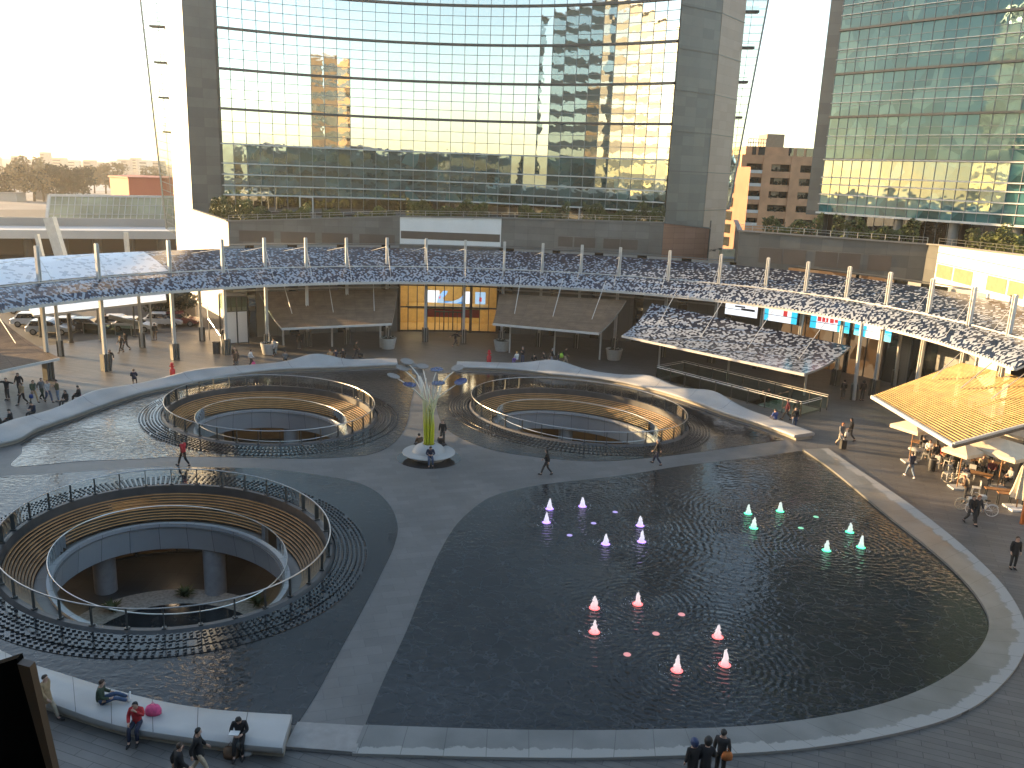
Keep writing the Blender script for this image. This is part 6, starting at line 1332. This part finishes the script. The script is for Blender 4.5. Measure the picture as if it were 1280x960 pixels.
def person(x, y, rz, pose, label, top='black', legs='charcoal', hair='black', style='short', coat=False, z=0.0, s=1.0, shoes='black', skin_=None, group=None):
    if pose not in BODY: make_body(pose)
    me, G = BODY[pose]
    o = bpy.data.objects.new('person', me); COL.objects.link(o)
    if not me.materials:
        for m in (SK, EYE, LIP): me.materials.append(m)
    if skin_: o.material_slots[0].link = 'OBJECT'; o.material_slots[0].material = skin_
    o.location = (x, y, z); o.rotation_euler = (0, 0, rz); o.scale = (s, s, s); tag(o, label, 'person', group)
    part_of(o, 'coat' if coat else 'jacket', G['coat' if coat else 'jacket'], cloth(top, PAL[top])); part_of(o, 'trousers', G['trousers'], cloth(legs, PAL[legs])); [part_of(o, 'shoe', G['shoe' + s_], cloth(shoes, PAL[shoes])) for s_ in 'LR']
    part_of(o, 'hood' if style == 'hood' else 'hat' if style == 'hat' else 'hair', G[style], hairm(hair)); return o
FACE = lambda deg: math.radians(deg)   # 0 = away from the window, 90 = left, -90 = right, 180 = toward the window
def at_feet(u, v, rz, pose, label, z=0.0, **k): x, y = gp(u, v, z); return person(x, y, FACE(rz), pose, label, z=z, **k)
# (feet column, feet row, facing, pose, label, clothes)
ppl = [
 (152, 441, 150, 'walk', 'person in dark coat, left one of the pair walking between two masts', dict(top='charcoal', legs='black')),
 (158, 438, 150, 'walk_other', 'taller hooded person in black, right one of the pair between two masts', dict(top='black', style='hood', s=1.06)),
 (139, 461, 190, 'walk', 'lone person in black with a shoulder bag right of the leftmost clear mast', dict(style='long')),
 (194, 425, 20, 'stand', 'person in dark clothes standing near the grey wall and parked cars', dict(legs='brown', top='charcoal')),
 (296, 461, 180, 'stand', 'person in brown coat in front of another dark figure near the glass lift', dict(top='brown', legs='grey', coat=True, style='hood')),
 (294, 456, 180, 'stand', 'dark-clothed person right behind the brown coat near the glass lift', dict(top='black')),
 (314, 460, -60, 'walk', 'person in white jacket carrying a pink bag near the glass lift', dict(top='white', legs='black')),
 (281, 430, 0, 'stand', 'person in black half hidden by the mast beside the glass lift', dict()),
 (10, 500, 170, 'arms_out', 'person in black spreading both arms under the left timber awning', dict()),
 (25, 493, 180, 'walk', 'small person in black behind the tan coat at the far left', dict(style='long')),
 (29, 506, 160, 'walk_other', 'person in tan coat and black leggings at the far left', dict(top='tan', legs='black', hair='brown', style='long')),
 (43, 503, -120, 'walk', 'person in dark green jacket and tan trousers with a blue bag', dict(top='green', legs='tan', style='long', hair='brown')),
 (53, 500, -110, 'walk_other', 'person in grey jacket behind the blue jeans walker on the left', dict(top='grey', legs='green')),
 (61, 503, -120, 'walk', 'person in pale grey top and blue jeans walking on the left', dict(top='lgrey', legs='jeans', hair='black')),
 (73, 502, 130, 'phone', 'person in olive parka and pale jeans holding a phone up', dict(top='olive', legs='pale_jeans', shoes='grey')),
 (343, 445, 160, 'walk', 'person in long pale grey coat beside the left planter', dict(top='lgrey', coat=True, hair='black', style='long')),
 (374, 437, 0, 'stand', 'person in black standing before the timber awning posts', dict()),
 (445, 448, -70, 'walk', 'person in black suit carrying a briefcase left of the entrance', dict()),
 (569, 434, -50, 'run', 'person in black running in front of the lit entrance', dict()),
 (653, 455, 150, 'phone', 'person in black jacket and jeans standing behind the right bench', dict(top='black', legs='jeans', hair='grey')),
 (681, 461, 80, 'lean', 'person in black bending toward the right bench', dict(top='black', legs='lgrey')),
 (689, 457, -80, 'walk', 'grey haired person in dark jacket and jeans beyond the right bench', dict(legs='pale_jeans', hair='grey')),
 (697, 458, -70, 'walk_other', 'child in navy beside the grey haired walker', dict(top='navy', legs='jeans', s=.8)),
 (706, 456, -80, 'walk', 'person with a lime green backpack walking right', dict(top='black', legs='beige')),
 (553, 555, 170, 'stand', 'person in black standing behind the steel flower bench', dict(hair='brown')),
 (230, 583, 70, 'walk', 'person in red jacket walking between two light wells', dict(top='red', legs='black')),
 (683, 594, 80, 'walk', 'person in black with a yellow scarf striding on the path behind the fountain pool', dict(style='long')),
 (821, 581, 60, 'walk_other', 'grey haired person in black walking along the path at the far pool corner', dict(hair='grey', legs='navy')),
 (983, 525, 70, 'walk', 'person in maroon coat walking past the railing corner', dict(top='maroon', coat=True)),
 (994, 526, 180, 'stand', 'person in olive jacket behind a darker figure at the railing corner', dict(top='olive', legs='jeans')),
 (992, 536, 180, 'stand', 'person in black and jeans at the end of the right bench', dict(top='black', legs='jeans')),
 (1050, 557, 200, 'walk', 'ginger haired person in grey coat pulling a wheeled case', dict(top='grey', legs='beige', hair='ginger', style='long', coat=True)),
 (1062, 551, 80, 'walk_other', 'person in black carrying a white bag next to the wheeled case', dict(style='long')),
 (1053, 499, 0, 'stand', 'dark figure left of the leaning column by the amber shop', dict()),
 (1077, 501, 0, 'stand', 'dark figure right of the leaning column by the amber shop', dict(style='hood', s=1.05)),
 (1137, 597, 10, 'walk', 'person in navy sweater and pale jeans walking toward the cafe terrace', dict(top='navy', legs='pale_jeans', hair='brown', shoes='white')),
 (1211, 655, 190, 'walk', 'person in black walking just left of the orange scarf', dict(style='long')),
 (1218, 655, 180, 'walk_other', 'person with orange hair and cream scarf beside the bicycle', dict(hair='ginger', style='long', top='charcoal')),
 (1265, 711, 175, 'stand', 'person in black coat with a pale scarf alone at the right', dict(coat=True, hair='brown', style='long')),
 (1205, 628, 60, 'lean', 'person in brown jacket bending over the bicycle', dict(top='brown', hair='ginger')),
 (1192, 592, 20, 'stand', 'standing person in black among the cafe chairs', dict()),
 (1167, 584, 0, 'stand', 'person in black standing at the left end of the cafe tables', dict()),
]
bags = []
for u, v, f, po, lab, kw in ppl: bags.append(at_feet(u, v, f, po, lab, **kw))
# seated people (seat height of the bench where they sit)
seat = [
 (2, 541, 130, 'sit', 'seated person in black at the left end of the far bench', dict(), .0), (15, 535, 100, 'sit', 'seated person in black second from the left on the far bench', dict(style='hat'), .0), (43, 524, 160, 'sit_read', 'seated person in navy reading a white sheet on the far left bench', dict(top='navy'), .0), (84, 509, 160, 'sit', 'person in black with a bag strap seated on the far left bench', dict(style='long'), .0), (100, 503, 100, 'sit', 'person in black seated beside a pink bag on the far left bench', dict(), .0), (168, 481, 20, 'sit', 'lone person in navy seated facing away on the far left bench', dict(top='navy', hair='brown'), .0),
 (357, 456, 20, 'sit', 'person in grey seated on the far bench below the left planter', dict(top='grey'), .0), (413, 454, 20, 'sit', 'person in tan seated on the far bench, left of three', dict(top='tan', hair='ginger'), .0), (420, 453, 20, 'sit', 'person in navy seated on the far bench, middle of three', dict(top='navy'), .0), (429, 452, 10, 'sit', 'person in dark jacket seated on the far bench, right of three', dict(), .0),
 (646, 456, 40, 'sit', 'person in white and violet seated on the right bench', dict(top='white', legs='violet', hair='blond'), .0), (667, 459, -20, 'sit', 'person in black seated on the right bench beside the bending figure', dict(), .0), (686, 464, 0, 'sit', 'person in black seated low at the dip of the right bench', dict(), .0), (968, 532, 20, 'sit', 'person in bright navy seated facing away near the end of the right bench', dict(top='blue', legs='navy'), .0)]
for u, v, f, po, lab, kw, z in seat: at_feet(u, v, f, po, lab, z=z, **kw)
fxy = (fx, fy)
for an, lab, kw in ((-80, 'person in navy jacket and jeans seated at the front of the flower bench', dict(top='navy', legs='jeans')), (60, 'person in black seated at the back right of the flower bench', dict(top='black')), (125, 'person in dark brown seated at the back left of the flower bench', dict(top='brown', legs='black'))):
    a = math.radians(an); person(fx + 1.25 * math.cos(a), fy + 1.25 * math.sin(a), a - PI / 2, 'sit' if an != -80 else 'sit_read', lab, z=.0, **kw)
# near bench
def on_bench(u, v, rz, pose, lab, z=.45, **k): x, y = gp(u, v, z); return person(x, y, FACE(rz), pose, lab, z=z - .46 if pose != 'sit_along' else z + .02, **k)
on_bench(126, 880, -75, 'sit_along', 'person in grey green jacket sitting with legs stretched along the near bench', top='green', legs='jeans', hair='brown', shoes='white')
on_bench(172, 904, 185, 'sit_eat', 'person in red jacket seated on the near bench, eating', top='red', legs='navy', hair='black', shoes='black')
on_bench(300, 921, 190, 'sit_read', 'person in black seated on the near bench reading a sheet of paper', top='black', legs='black', style='long')
x, y = gp(60, 901); person(x, y, FACE(-100), 'walk', 'person in tan coat half hidden by the black window frame', top='tan', legs='beige', hair='brown', coat=True)
def at_head(u, v, rz, pose, lab, h=1.66, **k): x, y = gp(u, v, h); return person(x, y, FACE(rz), pose, lab, **k)
at_head(222, 931, -60, 'walk', 'person in black jacket over grey shirt at the bottom edge, left of two', hair='brown', legs='beige')
at_head(245, 912, -75, 'walk_other', 'person in black coat walking in front of the near bench, right of two', hair='black', legs='beige', coat=True)
at_head(869, 926, 20, 'stand', 'person in dark hooded coat at the bottom edge, left of three', style='hood', hair='blue', coat=True)
at_head(885, 927, -20, 'lean', 'person in black leaning right, middle of three at the bottom edge', style='hood', coat=True)
at_head(905, 914, -25, 'stand', 'person in charcoal jacket with an orange shoulder bag at the bottom edge', top='charcoal', legs='black', hair='black')
for u, v, lab in ((954, 489, 'dark figure riding up the escalator, left one'), (961, 487, 'dark figure riding up the escalator, right one')):
    x, y = gp(u, v, .6); person(x, y, FACE(200), 'stand', lab, z=-.95)
for u, v, lab in ((125, 414, 'dark figure at the escalator mouth, left one'), (133, 412, 'dark figure at the escalator mouth, right one')): at_feet(u, v, 0, 'stand', lab)
# ------------------------------------------------------------------ bags and small things
def bag(x, y, z, s, col, label, nm='shoulder_bag', cat='bag', rz=0.0):
    root = empty(nm, (x, y, z), label, cat); mb = MB(); mb.lathe([(0, 0), (s[0], .02), (s[0] * 1.05, s[2] * .5), (s[0] * .8, s[2] * .95), (0, s[2])], (x, y, z), 12, cap=False); mb.v = [(x + (a - x), y + (b - y) * s[1] / s[0], c) for a, b, c in mb.v]; mb.build('body', cloth(col, PAL[col]), root, smooth=True)
    mb = MB(); mb.tube([(x - s[0] * .5, y, z + s[2] * .9), (x, y, z + s[2] * 1.5), (x + s[0] * .5, y, z + s[2] * .9)], .012, 5); mb.build('strap', cloth(col, PAL[col]), root); return root
x, y = gp(192, 893, .45); bag(x, y, .47, (.26, .18, .3), 'pink', 'pink backpack lying beside the person in the red jacket')
x, y = gp(289, 946); bag(x, y, 0, (.24, .18, .36), 'brown', 'brown bag on the ground at the reader\'s feet')
x, y = gp(308, 943); bag(x, y, 0, (.2, .16, .16), 'lgrey', 'crumpled pale plastic bag on the ground at the reader\'s feet')
x, y = gp(297, 911, .75); root = empty('paper_sheet', (x, y, .8), 'white open booklet held by the reader on the near bench', 'booklet'); mb = MB(); mb.box((x, y - .3, .82), (.3, .22, .012)); mb.build('pages', M['white_panel'], root); mb = MB(); mb.box((x, y - .3, .81), (.31, .23, .008)); mb.build('cover', M['pot'], root)
x, y = gp(909, 944, .95); bag(x, y, .8, (.17, .1, .26), 'orange', 'orange shoulder bag of the person at the bottom edge')
x, y = gp(317, 455, .5); bag(x, y, .3, (.16, .1, .4), 'pink', 'pink bag carried by the person in the white jacket')
x, y = gp(102, 502, .4); bag(x, y, .42, (.14, .1, .34), 'pink', 'pink bag on the far left bench')
x, y = gp(39, 497, .6); bag(x, y, .55, (.15, .1, .3), 'blue', 'blue bag of the walker in tan trousers on the left')
x, y = gp(1058, 544, .7); bag(x, y, .6, (.13, .08, .34), 'white', 'white bag carried next to the wheeled case')
x, y = gp(702, 445, 1.15); bag(x, y + .1, .95, (.17, .12, .45), 'lime', 'lime green backpack beyond the right bench', 'backpack', 'backpack')
x, y = gp(451, 446, .3); root = empty('briefcase', (x, y, .3), 'black briefcase carried left of the entrance', 'briefcase'); mb = MB(); mb.box((x, y, .45), (.42, .12, .3)); mb.build('body', M['black'], root); mb = MB(); mb.tube([(x - .06, y, .6), (x, y, .68), (x + .06, y, .6)], .012, 5); mb.build('handle', M['black'], root)
x, y = gp(1053, 562); root = empty('wheeled_case', (x, y, 0), 'black wheeled suitcase behind the ginger haired walker', 'suitcase'); mb = MB(); mb.box((x, y, .38), (.42, .26, .62), .3); mb.build('shell', M['black'], root); mb = MB(); mb.tube([(x - .12, y + .1, .68), (x - .25, y + .35, 1.0), (x - .1, y + .4, 1.0), (x + .08, y + .1, .68)], .012, 5); mb.build('handle', M['steel'], root)
for s in (-.14, .14): mb = MB(); mb.tube([(x + s - .02, y, .06), (x + s + .02, y, .06)], .05, 10); mb.build('wheel', M['tyre'], root)
# ------------------------------------------------------------------ cafe terrace
M['canvas'] = mat('cream_canvas', (.62, .54, .4), .8, scale=2, var=.08); M['table_wood'] = mat('table_wood', (.3, .15, .06), .5, scale=4, var=.2)
def parasol(u, v, zc, rr, label, square=True):
    x, y = gp(u, v, zc); root = empty('parasol', (x, y, 0), label, 'parasol', 'cream parasols on the cafe terrace'); mb = MB(); n = 4 if square else 8; C = V3((x, y, zc + .55)); V = [V3((x + rr * math.cos(2 * PI * (k + .5) / n + .5), y + rr * math.sin(2 * PI * (k + .5) / n + .5), zc)) for k in range(n)]
    for k in range(n):
        a, b = V[k], V[(k + 1) % n]; mb.face([C, a, b]); mb.face([a, a - V3((0, 0, .22)), b - V3((0, 0, .22)), b]); mb.face([C - V3((0, 0, .04)), b - V3((0, 0, .02)), a - V3((0, 0, .02))])
    mb.build('canopy', M['canvas'], root); mb = MB(); mb.tube([(x, y, 0), (x, y, zc + .6)], .035, 8); mb.build('pole', M['table_wood'], root); mb = MB(); mb.box((x, y, .05), (.8, .8, .1)); mb.build('base', M['pot'], root)
    mb = MB()
    for p in V: mb.bar((x, y, zc + .42), tuple(p - V3((0, 0, .03))), .03)
    mb.build('rib', M['table_wood'], root)
parasol(1143, 533, 2.5, 1.5, 'cream parasol peeping out left of the slat roof gutter'); parasol(1204, 563, 2.45, 1.2, 'small cream parasol corner below the slat roof front corner'); parasol(1256, 560, 2.6, 2.5, 'large cream parasol at the right end of the cafe terrace'); parasol(1305, 545, 2.6, 2.4, 'cream parasol cut by the right edge of the photo')
x, y = gp(1270, 636); root = empty('closed_parasol', (x, y, 0), 'folded cream parasol standing by the wooden benches', 'parasol'); mb = MB(); n = 16; prof = [(.05, 2.75), (.12, 2.5), (.2, 1.9), (.3, 1.2), (.4, .72)]; V = []; F = []
for r, z in prof:
    for k in range(n): q = r * (1 + .28 * math.cos(8 * 2 * PI * k / n)); V.append((x + q * math.cos(2 * PI * k / n), y + q * math.sin(2 * PI * k / n), z))
for i in range(len(prof) - 1):
    for k in range(n): l = (k + 1) % n; F.append((i * n + k, (i + 1) * n + k, (i + 1) * n + l, i * n + l))
mb.mesh(V, F); mb.build('folded_canvas', M['canvas'], root); mb = MB(); mb.tube([(x, y, 0), (x, y, 2.9)], .04, 8); mb.build('pole', M['table_wood'], root); mb = MB()
for sx, sy in ((-.28, -.28), (.28, -.28), (-.28, .28), (.28, .28)): mb.box((x + sx, y + sy, .06), (.5, .5, .11))
mb.build('base_slab', M['white_panel'], root)
x, y = gp(1277, 655); root = empty('orange_post', (x, y, 0), 'short orange wooden post at the right edge near the parasol base', 'post'); mb = MB(); mb.box((x, y, .7), (.16, .16, 1.4)); mb.build('post', mat('orange_wood', (.45, .13, .03), .5), root); mb = MB(); mb.box((x, y, 1.44), (.22, .22, .08)); mb.build('cap', bpy.data.materials['orange_wood'], root)
def table(u, v, rz, label, w=.8, l=1.4):
    x, y = gp(u, v); root = empty('cafe_table', (x, y, 0), label, 'table', 'tables on the cafe terrace', rz); o = lambda mb, nm, m: setattr(mb.build(nm, m, None, loc=(0, 0, 0)), 'parent', root)
    mb = MB(); mb.box((0, 0, .735), (l, w, .05)); o(mb, 'top', M['table_wood'])
    for sx in (-1, 1):
        for sy in (-1, 1): mb = MB(); mb.box((sx * (l / 2 - .08), sy * (w / 2 - .08), .355), (.06, .06, .71)); o(mb, 'leg', M['steel_dark'])
def chair(x, y, rz, label):
    root = empty('cafe_chair', (x, y, 0), label, 'chair', 'pale chairs on the cafe terrace', rz); o = lambda mb, nm: setattr(mb.build(nm, M['steel_white'], None, loc=(0, 0, 0)), 'parent', root)
    mb = MB(); mb.box((0, 0, .45), (.42, .42, .03)); o(mb, 'seat'); mb = MB(); mb.box((0, -.21, .74), (.4, .03, .3)); mb.bar((-.18, -.21, .45), (-.18, -.21, .62), .03); mb.bar((.18, -.21, .45), (.18, -.21, .62), .03); o(mb, 'backrest')
    for sx in (-1, 1):
        for sy in (-1, 1): mb = MB(); mb.bar((sx * .17, sy * .17, .44), (sx * .2, sy * .22, 0), .03); o(mb, 'leg')
table(1222, 606, -.7, 'wooden table under the right parasol edge'); table(1152, 566, -.75, 'wooden table nearest the left parasol'); table(1172, 577, -.75, 'wooden table second from the left along the terrace edge'); table(1232, 590, -.7, 'wooden table in the shade behind the folded parasol'); table(1200, 586, -.75, 'wooden table in the middle of the terrace edge')
table(1246, 626, -.25, 'low wooden bench left of the folded parasol', .45, 1.5); table(1262, 632, -.25, 'low wooden bench directly in front of the folded parasol', .45, 1.5)
for u, v, rz, lab in ((1156, 575, 1.0, 'pale chair at the left end of the terrace edge'), (1168, 586, 2.4, 'pale chair beside the standing figure on the terrace'), (1187, 590, .6, 'pale folding chair facing the plaza'), (1213, 598, 2.5, 'pale chair left of the shaded table'), (1219, 618, 1.2, 'pale chair behind the ginger haired pair'), (1183, 600, .3, 'pale chair nearest the leaning bicycle')): x, y = gp(u, v); chair(x, y, rz, lab)
cafe = [(1153, 568, 0, 'seated cafe guest in black at the leftmost table', dict()), (1160, 572, 150, 'seated cafe guest in white at the leftmost table', dict(top='white', hair='brown')), (1168, 574, -30, 'seated cafe guest in brown next to the second table', dict(top='brown', style='long')), (1178, 579, 160, 'seated cafe guest in red under the slat roof corner', dict(top='red')), (1185, 584, 20, 'seated cafe guest in black below the slat roof corner', dict(style='long')), (1196, 592, 10, 'seated cafe guest in charcoal left of the white hooded guest', dict(top='charcoal')), (1207, 592, 20, 'seated cafe guest in white hooded top facing away', dict(top='white', style='hood', hair='grey')), (1204, 606, -40, 'seated cafe guest in navy near the bicycle', dict(top='navy')), (1226, 592, 170, 'seated cafe guest with pale scarf in the shade', dict(top='beige', hair='ginger')), (1238, 598, 150, 'seated cafe guest in maroon behind the low benches', dict(top='maroon')), (1252, 598, 180, 'seated cafe guest in tan behind the folded parasol', dict(top='tan', style='long', hair='brown')), (1262, 608, 90, 'seated cafe guest in grey beside the folded parasol', dict(top='lgrey')), (1213, 582, 200, 'seated cafe guest in orange deep under the slat roof', dict(top='orange')), (1230, 578, 200, 'seated cafe guest in black deep under the large parasol', dict())]
for u, v, f, lab, kw in cafe: at_feet(u, v, f, 'sit', lab, **kw)
for i, (u, v) in enumerate(((1153, 568), (1160, 572), (1168, 574), (1178, 579), (1185, 584), (1196, 592), (1207, 592), (1204, 606))):
    x, y = gp(u, v); chair(x, y, FACE(cafe[i][2]), 'pale chair occupied by the ' + cafe[i][3].replace('seated cafe ', ''))
# bicycles
def bicycle(u, v, rz, label, col):
    x, y = gp(u, v); root = empty('bicycle', (x, y, 0), label, 'bicycle', 'bicycles by the cafe', rz); m = mat('bike_' + col, PAL[col], .3); o = lambda mb, nm, mt: setattr(mb.build(nm, mt, None, loc=(0, 0, 0), smooth=False), 'parent', root)
    for sx in (-.52, .52):
        mb = MB(); mb.tube([(sx + .33 * math.cos(2 * PI * k / 28), 0, .34 + .33 * math.sin(2 * PI * k / 28)) for k in range(28)], .022, 6, closed=True)
        for k in range(10): mb.bar((sx, 0, .34), (sx + .32 * math.cos(2 * PI * k / 10), 0, .34 + .32 * math.sin(2 * PI * k / 10)), .006)
        o(mb, 'wheel', M['pot'] if 0 else m); mb = MB(); mb.tube([(sx + .38 * math.cos(t), 0, .34 + .38 * math.sin(t)) for t in (.5, .9, 1.3, 1.7, 2.1, 2.5)], .025, 5); o(mb, 'mudguard', m)
    mb = MB()
    for a, b in (((-.52, 0, .34), (-.1, 0, .32)), ((-.1, 0, .32), (-.2, 0, .86)), ((-.52, 0, .34), (-.18, 0, .74)), ((-.1, 0, .32), (.38, 0, .82)), ((-.18, 0, .7), (.38, 0, .86)), ((.36, 0, 1.0), (.52, 0, .34))): mb.tube([a, b], .02, 6)
    o(mb, 'frame', m); mb = MB(); mb.tube([(.22, -.28, 1.02), (.34, -.2, 1.04), (.36, 0, 1.03), (.34, .2, 1.04), (.22, .28, 1.02)], .014, 6); o(mb, 'handlebar', M['steel']); mb = MB(); mb.box((-.22, 0, .92), (.26, .14, .06)); o(mb, 'saddle', M['black']); mb = MB(); mb.tube([(-.1, -.1, .32), (-.1, .1, .32)], .09, 12); mb.bar((-.1, .12, .32), (.05, .14, .22), .03); o(mb, 'crank', M['steel']); mb = MB(); mb.box((.6, 0, .86), (.3, .34, .24)); o(mb, 'basket', M['pot'])
bicycle(1212, 638, -.15, 'cream bicycle behind the ginger haired pair', 'cream'); bicycle(1193, 606, -.9, 'cream bicycle parked beside the terrace chairs', 'cream'); bicycle(1226, 644, 2.9, 'white bicycle right of the ginger haired pair', 'white')
# black waste bin and menu board on terrace
x, y = gp(1164, 588); root = empty('cafe_bin', (x, y, 0), 'black bin at the edge of the cafe terrace', 'bin'); mb = MB(); mb.lathe([(.22, 0), (.25, .8), (.2, .85), (0, .86)], (x, y, 0), 16, cap=False); mb.build('body', M['black'], root, smooth=True); mb = MB(); mb.lathe([(.26, .78), (.26, .84)], (x, y, 0), 16); mb.build('rim', M['steel'], root)
x, y = gp(1136, 583); root = empty('serving_cart', (x, y, 0), 'pale low stand with a plate at the end of the terrace', 'stand'); mb = MB(); mb.lathe([(.35, 0), (.35, .05), (.06, .1), (.06, .7), (.5, .74), (.5, .78), (0, .78)], (x + 1.0, y + 1.4, 0), 20, cap=False); mb.build('body', M['pot'], root, smooth=True)
# ------------------------------------------------------------------ dark window frame beside the viewpoint
d = .9
def quad_prism(nm, L, d0, th, m, root):
    f = [V3(at(u, v, d0)) for u, v in L]; b = [p + V3((0, th, 0)) for p in f]; mb = MB(); mb.face(f); mb.face(b[::-1])
    for i in range(len(f)): j = (i + 1) % len(f); mb.face([f[i], b[i], b[j], f[j]])
    o = mb.build(nm, m, root); bm = bmesh.new(); bm.from_mesh(o.data); bmesh.ops.recalc_face_normals(bm, faces=bm.faces); bm.to_mesh(o.data); bm.free()
p = at(20, 980, d); root = empty('window_frame', p, 'black tilted window frame edge with a brown metal strip, bottom left corner', 'window frame')
quad_prism('panel', [(-120, 868), (21, 823), (66, 990), (90, 1080), (-120, 1080)], d, .012, mat('black_panel', (.002, .002, .002), .9, spec=.05), root); quad_prism('edge_strip', [(21.5, 830), (37, 834), (73, 990), (98, 1080), (91, 1080), (66, 990)], d - .003, .012, mat('bronze_strip', (.05, .03, .018), .4), root)
# ------------------------------------------------------------------ light, sky, camera
w = bpy.data.worlds.new('World'); sc.world = w; w.use_nodes = True; t = w.node_tree; bg = t.nodes['Background']
SUN = V3((-.955, .30, 0)).normalized(); EL_ = math.radians(9.0)
sky = t.nodes.new('ShaderNodeTexSky'); sky.sky_type = 'NISHITA'; sky.sun_disc = False; sky.sun_elevation = EL_; sky.sun_rotation = math.atan2(SUN.x, SUN.y); sky.air_density = .8; sky.dust_density = .6; sky.ozone_density = 1.0; sky.altitude = 100
hz = t.nodes.new('ShaderNodeMix'); hz.data_type = 'RGBA'; hz.blend_type = 'MULTIPLY'; hz.inputs[0].default_value = 1; hz.inputs[7].default_value = (1.07, .97, .85, 1); t.links.new(sky.outputs[0], hz.inputs[6]); t.links.new(hz.outputs[2], bg.inputs[0]); bg.inputs[1].default_value = .15
sd_ = bpy.data.lights.new('sun', 'SUN'); sd_.energy = 4.2; sd_.angle = math.radians(.53); sd_.color = (1.0, .66, .32)
so = bpy.data.objects.new('sun', sd_); COL.objects.link(so); dirv = V3((SUN.x * math.cos(EL_), SUN.y * math.cos(EL_), math.sin(EL_))); so.rotation_euler = (-dirv).to_track_quat('-Z', 'Y').to_euler(); so.location = dirv * 300
cd = bpy.data.cameras.new('camera'); cd.sensor_width = 36; cd.lens = 36 * FOC / 1280; cd.clip_start = .1; cd.clip_end = 6000; cam = bpy.data.objects.new('camera', cd); COL.objects.link(cam)
R0 = V3((1, 0, 0)); U0 = V3((0, math.sin(TH), math.cos(TH))); F0 = V3((0, math.cos(TH), -math.sin(TH)))
rt = R0 * math.cos(RO) + U0 * -math.sin(RO) * -1 if False else R0 * math.cos(RO) - U0 * -math.sin(RO); up = U0 * math.cos(RO) - R0 * math.sin(RO)
# image right axis: x' += cos, y'(down) += -sin  ->  right = R0 cos + U0 sin ; up = U0 cos - R0 sin
rt = R0 * math.cos(RO) + U0 * math.sin(RO)
cam.matrix_world = Matrix(((rt.x, up.x, -F0.x, 0), (rt.y, up.y, -F0.y, 0), (rt.z, up.z, -F0.z, CH), (0, 0, 0, 1)))
sc.camera = cam
sc.view_settings.view_transform = 'Standard'; sc.view_settings.look = 'None'; sc.view_settings.gamma = 1; sc.view_settings.use_curve_mapping = False
sc.view_settings.exposure = 2.2
sc.render.engine = 'CYCLES'; sc.cycles.use_denoising = True; sc.cycles.max_bounces = 8; sc.cycles.transparent_max_bounces = 16; sc.cycles.caustics_reflective = False; sc.cycles.caustics_refractive = False; sc.cycles.sample_clamp_indirect = 6

hb = MB(); hb.box((0, 850, 27), (3200, 3100, 71)); hz_o = hb.build('haze', None or bpy.data.materials.new('haze_air'), None); tag(hz_o, kind='stuff')
hm_ = bpy.data.materials['haze_air']; hm_.use_nodes = True; ht = hm_.node_tree; ht.nodes.remove(ht.nodes['Principled BSDF']); pv = ht.nodes.new('ShaderNodeVolumePrincipled'); pv.inputs['Color'].default_value = (1, .94, .84, 1); pv.inputs['Density'].default_value = .00027; pv.inputs['Anisotropy'].default_value = .3
ht.links.new(pv.outputs[0], ht.nodes['Material Output'].inputs['Volume'])
